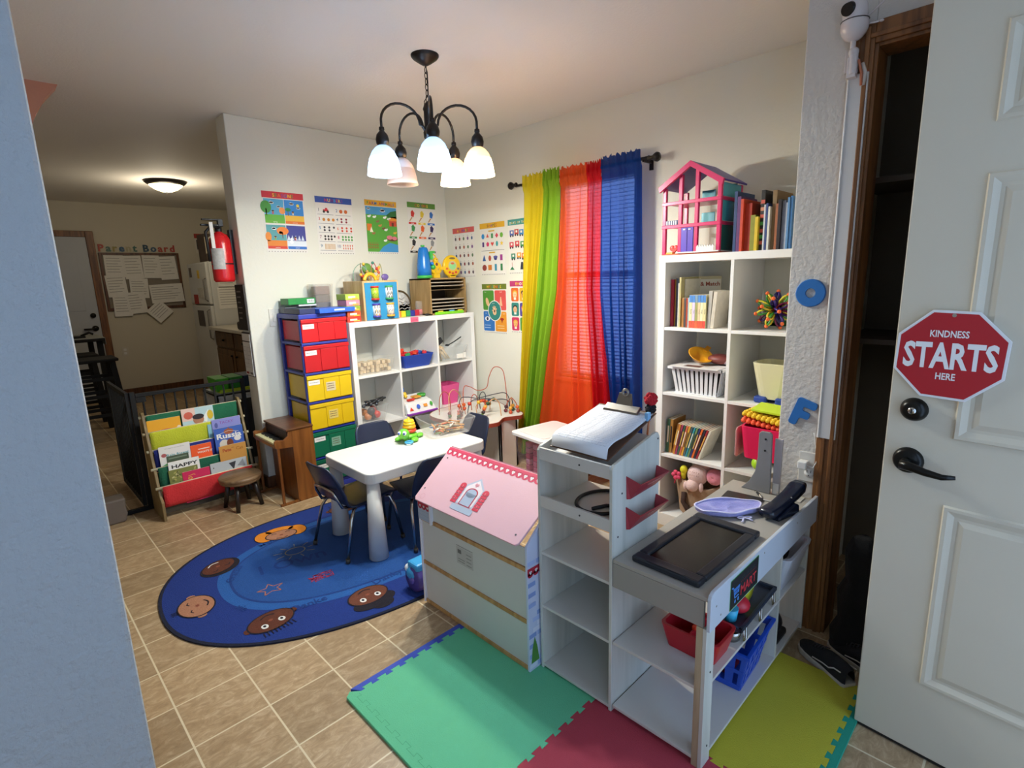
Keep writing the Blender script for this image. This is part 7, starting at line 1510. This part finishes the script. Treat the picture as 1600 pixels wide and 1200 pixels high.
for k in range(24):
    u = .02+k*.0105
    y = .900
    while y < 1.095:
        y2 = min(1.1, y+random.uniform(.004, .02)); mb.add([SP(u, y), SP(u+.0012, y), SP(u+.0012, y2), SP(u, y2)], [(0, 1, 2, 3)], INK); y = y2+random.uniform(.001, .004)
for y in (.93, .955, .985, 1.02, 1.05, 1.08):
    for k in range(24): u = .02+k*.0105; mb.add([SP(u, y), SP(u+.010, y), SP(u+.010, y+.0008), SP(u, y+.0008)], [(0, 1, 2, 3)], INK)
part('printed_lines', mb, sheet)
SIL = M('#8f8b84', .3, .9, var=.03); mb = MB()
mb.hexa([CP(Lc-.045, .93, .010), CP(Lc-.010, .93, .018), CP(Lc-.010, 1.07, .018), CP(Lc-.045, 1.07, .010)], [CP(Lc-.040, .935, .016), CP(Lc-.014, .935, .024), CP(Lc-.014, 1.065, .024), CP(Lc-.040, 1.065, .016)], SIL)
mb.hexa([CP(Lc-.02, .968, .018), CP(Lc-.008, .968, .018), CP(Lc-.008, 1.032, .018), CP(Lc-.02, 1.032, .018)], [CP(Lc+.008, .975, .055), CP(Lc+.012, .975, .055), CP(Lc+.012, 1.025, .055), CP(Lc+.008, 1.025, .055)], SIL)
q = CP(Lc+.010, 1.0, .058); mb.torus(q, .010, .005, SIL, 'x', 18, 8); part('clip', mb, cl, .001)
pe = thing('pen', 'pen with a red pompom top and black puff at the corner of the clipboard', 'pen', (1.50, .90, .93+Z0))
mb = MB(); mb.cyl((0, 0, -.09), (.01, -.004, .0), .0035, M('#c8784a', .4)); part('barrel', mb, pe)
for c, z, r in (('#c8202c', .052, .022), ('#1c1a1e', .02, .018)):
    mb = MB(); cm = M(c, .95, bump=1, bscale=150); rq = random.Random(3)
    mb.sph((.015, -.004, z), r*.85, cm)
    for i in range(40): d = Vector((rq.gauss(0, 1), rq.gauss(0, 1), rq.gauss(0, 1))).normalized(); mb.sph((.015+d.x*r*.8, -.004+d.y*r*.8, z+d.z*r*.8), r*.28, cm, seg=6, rings=4)
    part('pompom', mb, pe)
mb = MB(); mb.box(-.02, .0, -.014, -.004, -.015, .012, M('#7fb0d8', .5)); part('blue_tag', mb, pe)
# black hoop on the second shelf of the unit
mb = MB(); z = .636+Z0+.0065
pts = [(1.38+.10*cos(t*2*pi/40), .985+.085*sin(t*2*pi/40), z) for t in range(34)]+[(1.46, .93, z+.006), (1.43, .90, z), (1.39, .915, z), (1.36, .96, z), (1.31, .98, z)]
mb.tube(pts, .006, BLACK, 10); mb.torus((1.43, .905, z+.004), .03, .005, BLACK)
solo('black_cable_hoop', mb, 'black rubbery cable looped on the second shelf of the play store', 'cable')

# things on the counter
CZ = .5405+Z0
tbm = M('#20242c', .38, var=.04); 
td = thing('photo_frame_display', 'large black framed display lying face up on the grey counter', 'display', (1.473, .694, CZ), radians(-1))
mb = MB()
for x0, x1, y0, y1 in ((-.205, -.165, -.108, .108), (.165, .205, -.108, .108), (-.165, .165, -.108, -.075), (-.165, .165, .075, .108)): mb.box(x0, x1, y0, y1, 0, .020, tbm)
part('bezel', mb, td, .006)
mb = MB(); mb.box(-.166, .166, -.076, .076, .004, .012, M('#0e0c0b', .22, var=0)); part('screen', mb, td)
mb = MB(); mb.prism([(-.203, -.06), (-.196, -.06), (-.190, 0), (-.196, .06), (-.203, .06)][::-1], .0202, .0212, M('#2c3038', .3)); part('bezel_groove', mb, td)
mb = MB(); mb.prism(rrect(.062, .066, .006), 0, .007, M('#2b2829', .3, var=.03)); solo('dark_tablet', mb, 'small dark glossy tablet on the counter beyond the lavender cap', 'tablet', (1.905, .742, CZ), radians(6), bevel=.001)
# lavender cap
LAV = M('#a3a2e0', .85, bump=.3, bscale=150, sheen=.3); LAVL = M('#d7d3ee', .85, bump=.2)
hp = thing('lavender_cap', 'crumpled lavender cloth cap with white trim and a bow on the counter', 'cap', (1.785, .738, CZ+.002), radians(-42)); hp.scale = (1, 1, .62)
mb = MB(); n = 40; prof = []; vs = []
for r, z in ((0, .012), (.35, .010), (.6, .014), (.8, .024), (.95, .030), (1.0, .034), (1.02, .028), (1.0, .012), (.9, .002), (0, .0)):
    for k in range(n):
        a_ = 2*pi*k/n; q = 1+.05*sin(3*a_+1)+.03*sin(7*a_); zz = z+(.012*max(0, sin(a_))+.004*sin(5*a_))*(r > .5)*(z > .01); zz += .006*sin(4*a_+r*6)*(0 < r < .9)*(z > .009)
        vs.append((r*.115*cos(a_)*q, r*.052*sin(a_)*q, max(0, zz)))
mb.add(vs, [(i*n+k, i*n+(k+1) % n, (i+1)*n+(k+1) % n, (i+1)*n+k) for i in range(9) for k in range(n)], LAV, True); part('cloth', mb, hp)
mb = MB(); mb.tube([(.117*cos(2*pi*k/n)*(1+.05*sin(3*2*pi*k/n+1)+.03*sin(7*2*pi*k/n)), .053*sin(2*pi*k/n)*(1+.05*sin(3*2*pi*k/n+1)+.03*sin(7*2*pi*k/n)), .034+.012*max(0, sin(2*pi*k/n))+.004*sin(10*pi*k/n)) for k in range(n)], .0035, LAVL, 8, closed=True); part('white_trim', mb, hp, label='white trim')
mb = MB(); mb.torus((.02, -.062, .008), .012, .003, LAVL, sz=.6).torus((.042, -.064, .008), .012, .003, LAVL, sz=.6).tube([(.03, -.06, .008), (.015, -.085, .004), (.008, -.09, .003)], .003, LAVL).tube([(.03, -.06, .008), (.05, -.085, .004)], .003, LAVL); part('bow', mb, hp)
# cordless phone on its cradle
PB = M('#10182a', .22, var=.02)
pf = thing('cordless_phone', 'dark blue-black cordless phone leaning in its cradle on the counter', 'phone', (1.885, .596, CZ), radians(-13)); pf.scale = (1.12, 1.15, 1.12)
mb = MB(); mb.prism([(-.055, 0), (.055, 0), (.052, .03), (.03, .04), (-.05, .012)], -.032, .032, PB, 'xz'); part('cradle', mb, pf, .005)
mb = MB()
P0 = Vector((-.080, 0, .020)); P1 = Vector((.105, 0, .078)); dv = (P1-P0).normalized(); nv = Vector((-dv.z, 0, dv.x)); sec = []
prof = [(0, .018, .010), (.08, .026, .015), (.35, .024, .014), (.7, .025, .014), (.9, .026, .016), (1, .020, .010)]
vs = []; n = 16
for t, wy_, hz_ in prof:
    c_ = P0+(P1-P0)*t+nv*(-.012*sin(pi*t))
    for k in range(n): a_ = 2*pi*k/n; q = c_+Vector((0, 1, 0))*wy_*math.copysign(abs(cos(a_))**.6, cos(a_))+nv*hz_*math.copysign(abs(sin(a_))**.6, sin(a_)); vs.append(tuple(q))
mb.add(vs, [(i*n+k, i*n+(k+1) % n, (i+1)*n+(k+1) % n, (i+1)*n+k) for i in range(len(prof)-1) for k in range(n)]+[tuple(range(n-1, -1, -1)), tuple((len(prof)-1)*n+k for k in range(n))], PB, True); part('handset', mb, pf)
mb = MB(); 
for s_ in (-1, 1): q = P0+(P1-P0)*.55+nv*.006; mb.sph((q.x, s_*.022, q.z), .003, CHROME, seg=8, rings=6)
part('silver_buttons', mb, pf)
mb = MB(); mb.tube([(2.01, .72, CZ+.006), (1.99, .705, CZ+.008)], .0045, BLACK, 8); mb.tube([(1.99, .705, CZ+.008), (1.965, .685, CZ+.004), (1.965, .66, CZ+.003), (1.99, .63, CZ+.003), (2.02, .60, CZ+.003)], .0025, M('#d9d4cc', .5), 8).cyl((2.013, .723, CZ+.006), (2.022, .733, CZ+.006), .003, CHROME); solo('audio_cable', mb, 'short white cable with a black and silver plug on the counter', 'cable')
mb = MB(); mb.box(2.03, 2.085, .575, .635, 0, .003, M('#cfc9bd', .5)); solo('beige_card', mb, 'small beige card at the far corner of the counter behind the phone', 'card', (0, 0, CZ))

# things in the counter shelves
ZS1 = .2575+Z0; ZS0 = .0285+Z0
rdb = thing('red_tool_caddy', 'red plastic caddy with a handle on the middle shelf of the counter', 'caddy', (1.405, .652, ZS1))
RPL = M('#b81f2c', .35, var=.02)
r0 = tub('caddy_shell_tmp', '', (0, 0, 0), .056, .075, .064, .088, .075, RPL, t=.004, rim=.004)
b0_ = [c for c in bpy.data.objects if c.parent == r0][0]; b0_.parent = rdb; b0_.name = 'tray'; bpy.data.objects.remove(r0)
mb = MB(); mb.box(-.055, .055, -.004, .004, .004, .070, RPL).box(-.03, .03, -.006, .006, .068, .082, M('#e8482c', .4)); part('handle_wall', mb, rdb, .003)
# blue shopping basket
BLU = M('#1b4fc4', .32, var=.02); bk = thing('shopping_basket', 'blue slotted toy shopping basket on the bottom shelf of the counter', 'basket', (1.662, .682, ZS0), radians(3))
mb = MB(); a0, b0, a1, b1, h_ = .09, .095, .125, .125, .16
def bandq(z0f, z1f, t=.003):
    for s_, ax in ((1, 0), (-1, 0), (1, 1), (-1, 1)):
        A0 = a0+(a1-a0)*z0f; A1 = a0+(a1-a0)*z1f; B0 = b0+(b1-b0)*z0f; B1 = b0+(b1-b0)*z1f
        if ax == 0: mb.hexa([(s_*A0-t, -B0, z0f*h_), (s_*A0+t, -B0, z0f*h_), (s_*A0+t, B0, z0f*h_), (s_*A0-t, B0, z0f*h_)], [(s_*A1-t, -B1, z1f*h_), (s_*A1+t, -B1, z1f*h_), (s_*A1+t, B1, z1f*h_), (s_*A1-t, B1, z1f*h_)], BLU)
        else: mb.hexa([(-A0, s_*B0-t, z0f*h_), (A0, s_*B0-t, z0f*h_), (A0, s_*B0+t, z0f*h_), (-A0, s_*B0+t, z0f*h_)], [(-A1, s_*B1-t, z1f*h_), (A1, s_*B1-t, z1f*h_), (A1, s_*B1+t, z1f*h_), (-A1, s_*B1+t, z1f*h_)], BLU)
mb.box(-a0, a0, -b0, b0, 0, .004, BLU); bandq(0, .14); bandq(.46, .56); bandq(.86, 1.0)
for z0f, z1f in ((.14, .46), (.56, .86)):
    for s_ in (-1, 1):
        for k in range(6):
            f0, f1 = -1+k*.4-.13, -1+k*.4+.13
            f0, f1 = max(-1, f0), min(1, f1)
            A0 = a0+(a1-a0)*z0f; A1 = a0+(a1-a0)*z1f; B0 = b0+(b1-b0)*z0f; B1 = b0+(b1-b0)*z1f; t = .002
            mb.hexa([(s_*A0-t, f0*B0, z0f*h_), (s_*A0+t, f0*B0, z0f*h_), (s_*A0+t, f1*B0, z0f*h_), (s_*A0-t, f1*B0, z0f*h_)], [(s_*A1-t, f0*B1, z1f*h_), (s_*A1+t, f0*B1, z1f*h_), (s_*A1+t, f1*B1, z1f*h_), (s_*A1-t, f1*B1, z1f*h_)], BLU)
            mb.hexa([(f0*A0, s_*B0-t, z0f*h_), (f1*A0, s_*B0-t, z0f*h_), (f1*A0, s_*B0+t, z0f*h_), (f0*A0, s_*B0+t, z0f*h_)], [(f0*A1, s_*B1-t, z1f*h_), (f1*A1, s_*B1-t, z1f*h_), (f1*A1, s_*B1+t, z1f*h_), (f0*A1, s_*B1+t, z1f*h_)], BLU)
mb.box(-a1-.008, a1+.008, -b1-.008, -b1+.003, h_-.006, h_+.004, BLU).box(-a1-.008, a1+.008, b1-.003, b1+.008, h_-.006, h_+.004, BLU).box(-a1-.008, -a1+.003, -b1, b1, h_-.006, h_+.004, BLU).box(a1-.003, a1+.008, -b1, b1, h_-.006, h_+.004, BLU)
part('basket_body', mb, bk, .001)
mb = MB(); mb.sph((0, 0, .03), .03, M('#a8202c', .5), sx=1.4, sz=.8).box(-.05, .03, -.03, .0, .006, .03, M('#8f1f2a', .5)); solo('red_toy_piece', mb, 'dark red toy piece lying inside the blue basket', 'toy', (1.66, .66, ZS0+.005))
# wire sink rack with cups
rk = thing('dish_rack', 'grey plastic dish rack on legs hanging below the counter board', 'rack', (1.615, .605, ZS1+.045), radians(1)); GR = M('#3f4654', .3, .3)
mb = MB(); mb.box(-.13, .18, -.05, -.04, .0, .014, GR).box(-.13, .18, .04, .05, 0, .014, GR).box(-.13, -.12, -.05, .05, 0, .014, GR).box(.17, .18, -.05, .05, 0, .014, GR).box(-.12, .17, -.04, .04, 0, .003, GR); part('tray', mb, rk, .002)
for x in (-.10, .03, .15): mb = MB(); mb.tube([(x, -.045, 0), (x, -.048, -.040), (x+.02, -.048, -.040), (x+.02, -.045, 0)], .003, CHROME, 8); part('wire_leg', mb, rk); mb = MB(); mb.tube([(x, .045, 0), (x, .045, -.040), (x+.02, .045, -.040), (x+.02, .045, 0)], .003, CHROME, 8); part('wire_leg', mb, rk)
for c, x, z, r, lb in (('#d8d02c', 1.66, .05, .045, 'yellow round toy dish in the grey rack'), ('#c82a3a', 1.585, .032, .036, 'red toy fruit in the grey rack'), ('#3fb8e0', 1.525, .03, .024, 'light blue toy cup in the grey rack')):
    mb = MB(); 
    if r > .04: mb.lathe([(0, -.008), (r, -.004), (r, .004), (0, .008)], M(c, .35), (0, 0, 0), 24, axis='y')
    elif r > .03: mb.sph((0, 0, 0), r, M(c, .35), sz=.75)
    else: mb.cyl((0, 0, -.02), (0, 0, .02), r*.8, M(c, .35), r)
    solo('toy_dish' if r > .04 else 'toy_fruit' if r > .03 else 'toy_cup', mb, lb, 'toy', (x, .605, ZS1+.045+.004+z-.004 if r > .03 else ZS1+.0735))
mb = MB(); mb.lathe([(0, 0), (.03, 0), (.034, .03), (.03, .032), (.026, .006), (0, .005)], CHROME, (0, 0, 0), 24); solo('toy_pot', mb, 'small shiny metal toy pot on the middle shelf under the grey rack', 'pot', (1.515, .598, ZS1))
tub('white_basket', 'white slotted basket of dark items in the far right counter cell', (1.955, .655, ZS1+.0005), .095, .085, .115, .115, .14, M('#c9cdd8', .4, var=.02), t=.004)
mb = MB(); mb.sph((0, 0, 0), .07, M('#2a2226', .7, var=.3, vscale=30), sx=1.1, sy=1.1, sz=.6); solo('dark_cloth', mb, 'dark crumpled cloth filling the white basket', 'cloth', (1.955, .655, ZS1+.105))
mb = MB(); mb.sph((0, 0, .055), .065, BLACK, sx=1.0, sy=1.0, sz=.85); mb.box(-.05, .05, -.07, -.04, .0, .03, BLACK); solo('black_helmet', mb, 'rounded black toy on the bottom shelf at the far end of the counter', 'toy', (1.93, .64, ZS0), bevel=.01)

# ================================================================== things on the closet wall
def rpoly(pts, r, n=5):
    """round the corners of a polygon"""
    out = []; m_ = len(pts)
    for i in range(m_):
        p0, p1, p2 = Vector(pts[i-1]), Vector(pts[i]), Vector(pts[(i+1) % m_]); rr = min(r, (p0-p1).length*.45, (p2-p1).length*.45)
        a_ = p1+(p0-p1).normalized()*rr; b_ = p1+(p2-p1).normalized()*rr
        for k in range(n+1): t = k/n; q = a_*(1-t)**2+p1*2*t*(1-t)+b_*t*t; out.append((q.x, q.y))
    return out
fp = rpoly([(-.036, -.055), (-.006, -.055), (-.006, -.018), (.026, -.018), (.026, .010), (-.006, .010), (-.006, .026), (.036, .026), (.036, .055), (-.036, .055)], .012)
ca, sa = cos(.32), sin(.32); fy, fz = .622, .862
mb = MB(); pts = [(fy-(x*ca+y*sa), fz+(-x*sa+y*ca)) for x, y in fp]; mb.prism(ccw(pts), GX-.009, GX-.0002, M('#2a6fb8', .4, var=.02), 'yz'); solo('foam_letter', mb, 'blue letter F tilted on the textured closet wall below the O', 'letter', bevel=.001)
mb = MB(); mb.lathe([(.017, -.009), (.047, -.009), (.050, -.006), (.050, 0), (.017, 0), (.017, -.009)], M('#2a6fb8', .4, var=.02), (0, 0, 0), 40, axis='x', smooth=False); solo('foam_letter', mb, 'round blue letter O on the textured closet wall', 'letter', (GX-.0005, .628, 1.31))
ol = thing('wall_outlet', 'white double wall outlet with a charger plugged in on the closet wall', 'outlet', (GX, .585, .655))
mb = MB(); mb.box(-.006, 0, -.038, .038, -.058, .060, M('#d4d0c8', .4)); part('plate', mb, ol, .003)
mb = MB(); mb.lathe([(0, -.008), (.016, -.008), (.017, -.005)], WHITE, (0, 0, -.022), 20, axis='x').box(-.0088, -.008, -.008, -.006, -.020, -.010, BLACK).box(-.0088, -.008, .005, .007, -.020, -.010, BLACK).sph((-.0082, 0, -.031), .0022, BLACK, seg=8, rings=6); part('socket', mb, ol)
mb = MB(); mb.box(-.045, -.0085, .0, .032, .0, .030, WHITE); ad = part('charger', mb, ol, .004)
mb = MB(); mb.tube([(-.03, .004, .015), (-.035, -.02, .012), (-.022, -.026, .03), (-.012, -.022, .07), (-.008, -.012, .115), (-.01, -.008, .14)], .0018, WHITE, 6); part('charger_cord', mb, ol)
mb = MB(); mb.box(-.028, 0, .503, .563, .785, 2.005, M('#d6d4d2', .4, var=.01)); mb.box(-.031, -.028, .556, .561, .785, 2.004, WHITE); solo('cable_channel', mb, 'tall white plastic cable channel beside the closet trim', 'cable channel', (GX, 0, 0), bevel=.004)
sc2 = thing('security_camera', 'white egg-shaped security camera on a bracket above the cable channel', 'security camera', (GX-.045, .550, 2.152))
CWH = M('#d9d2d2', .25, var=.01)
mb = MB(); mb.sph((0, 0, -.008), .040, CWH, sz=1.15); body = part('lower_body', mb, sc2)
mb = MB(); mb.sph((-.004, 0, .028), .036, CWH, sz=1.3); part('head', mb, sc2)
mb = MB(); mb.torus((0, 0, .005), .0385, .0014, M('#3a3638', .5)); part('seam', mb, sc2)
mb = MB(); dirv = Vector((-.85, .18, -.28)).normalized(); c_ = Vector((-.012, .006, .040)); mb.cyl(c_, c_+dirv*.036, .022, M('#1a1517', .2), .018, seg=28); part('lens', mb, sc2, label='black round lens')
mb = MB(); mb.cyl((0, -.035, .01), (-.01, -.105, .055), .003, CWH, .0025); part('antenna', mb, sc2)
mb = MB(); mb.cyl((.01, -.035, -.01), (.01, -.07, -.012), .003, CWH).sph((.01, -.07, -.012), .007, CWH, sz=.6); part('antenna', mb, sc2)
mb = MB(); mb.cyl((0, 0, -.075), (0, 0, -.045), .008, CWH).cyl((.0, -.005, -.09), (0, -.005, -.15), .013, CWH).sph((0, -.004, -.085), .015, CWH).box(-.01, .044, -.016, .010, -.16, -.10, CWH).box(.036, .044, -.035, .03, -.13, -.06, CWH); part('mount', mb, sc2, .002)
mb = MB(); mb.tube([(0, -.02, -.11), (.0, -.03, -.15), (.01, -.03, -.186)], .004, M('#c87a5a', .5)).tube([(.012, -.028, -.12), (.012, -.038, -.15), (.014, -.034, -.186)], .006, M('#d9cfc6', .5)).tube([(.02, -.035, -.12), (.022, -.044, -.15), (.02, -.040, -.186)], .003, M('#b04a3a', .5)); part('wires', mb, sc2)

# ================================================================== shoes by the closet
def shoe(x, y, rz, label, z=0.0):
    t = thing('sneaker', label, 'shoe', (x, y, z), rz, 'black sneakers by the closet'); t.scale = (.84, .84, .84)
    def ring(s_, w_, z_, toe=0): return None
    L0 = [(-.13, .028), (-.12, .034), (-.06, .036), (0, .038), (.06, .045), (.10, .043), (.13, .030), (.142, .012)]
    outl = [(x_, w_) for x_, w_ in L0]+[(x_, -w_) for x_, w_ in L0[::-1]]
    mb = MB(); mb.prism(ccw(outl), 0, .026, M('#b9b2a4', .6, var=.12, vscale=40)); part('sole', mb, t, .004)
    mb = MB(); vs = []; n = 14
    prof = [(-.128, .022, .085), (-.118, .029, .095), (-.085, .032, .098), (-.045, .033, .095), (-.01, .033, .090), (.035, .038, .070), (.075, .040, .056), (.11, .035, .050), (.134, .018, .040)]
    for x_, w_, h_ in prof:
        for k in range(n+1): a_ = pi*k/n; vs.append((x_, w_*cos(a_), .024+(h_-.024)*sin(a_)**.6))
    mb.add(vs, [(i*(n+1)+k, i*(n+1)+k+1, (i+1)*(n+1)+k+1, (i+1)*(n+1)+k) for i in range(len(prof)-1) for k in range(n)], M('#18181b', .85, bump=.3), True); o = part('upper', mb, t)
    for s_ in (-1, 1):
        a = MB(); pts = [(-.115, .075), (-.08, .068), (-.055, .050), (-.02, .046), (.03, .036)]
        a.tube([(x_, s_*(.0365 if x_ < 0 else .0405), z_) for x_, z_ in pts], .0028, M('#d8d4cc', .6), 6); part('side_stripe', a, t)
    mb = MB()
    for k in range(5): x_ = .0+k*.016; hh = .092-k*.0065; mb.tube([(x_, -.016, hh-.004), (x_+.004, 0, hh+.003), (x_, .016, hh-.004)], .0025, M('#2c2a2c', .8), 6)
    part('laces', mb, t)
    return t
shoe(1.94, .425, radians(56), 'black sneaker with a white side stripe on the floor by the closet')
shoe(2.03, .345, radians(62), 'second black sneaker, half hidden behind the white door')
mb = MB(); n = 20; vs = []
for i in range(9):
    t = i/8; r_ = .085-.04*t+.012*sin(i*2.1)
    vs += [(r_*cos(2*pi*k/n)*(1+.14*sin(3*2*pi*k/n+i)), r_*.8*sin(2*pi*k/n)*(1+.1*sin(5*2*pi*k/n)), .44*t) for k in range(n)]
GCM = M('#0e0d0e', .95, bump=.4)
mb.add(vs, [(i*n+k, i*n+(k+1) % n, (i+1)*n+(k+1) % n, (i+1)*n+k) for i in range(8) for k in range(n)]+[tuple(8*n+k for k in range(n)), tuple(range(n-1, -1, -1))], GCM, True)
solo('black_garment', mb, 'black garment heaped upright on the floor behind the sneakers', 'clothing', (2.12, .385, .002))
mb = MB(); mb.sph((0, 0, .06), .12, M('#1b191a', .9, bump=.4), sx=1.2, sy=1.1, sz=.6); solo('dark_bag', mb, 'dark slumped bag on the closet floor behind the sneakers', 'bag', (2.40, .33, 0.012))
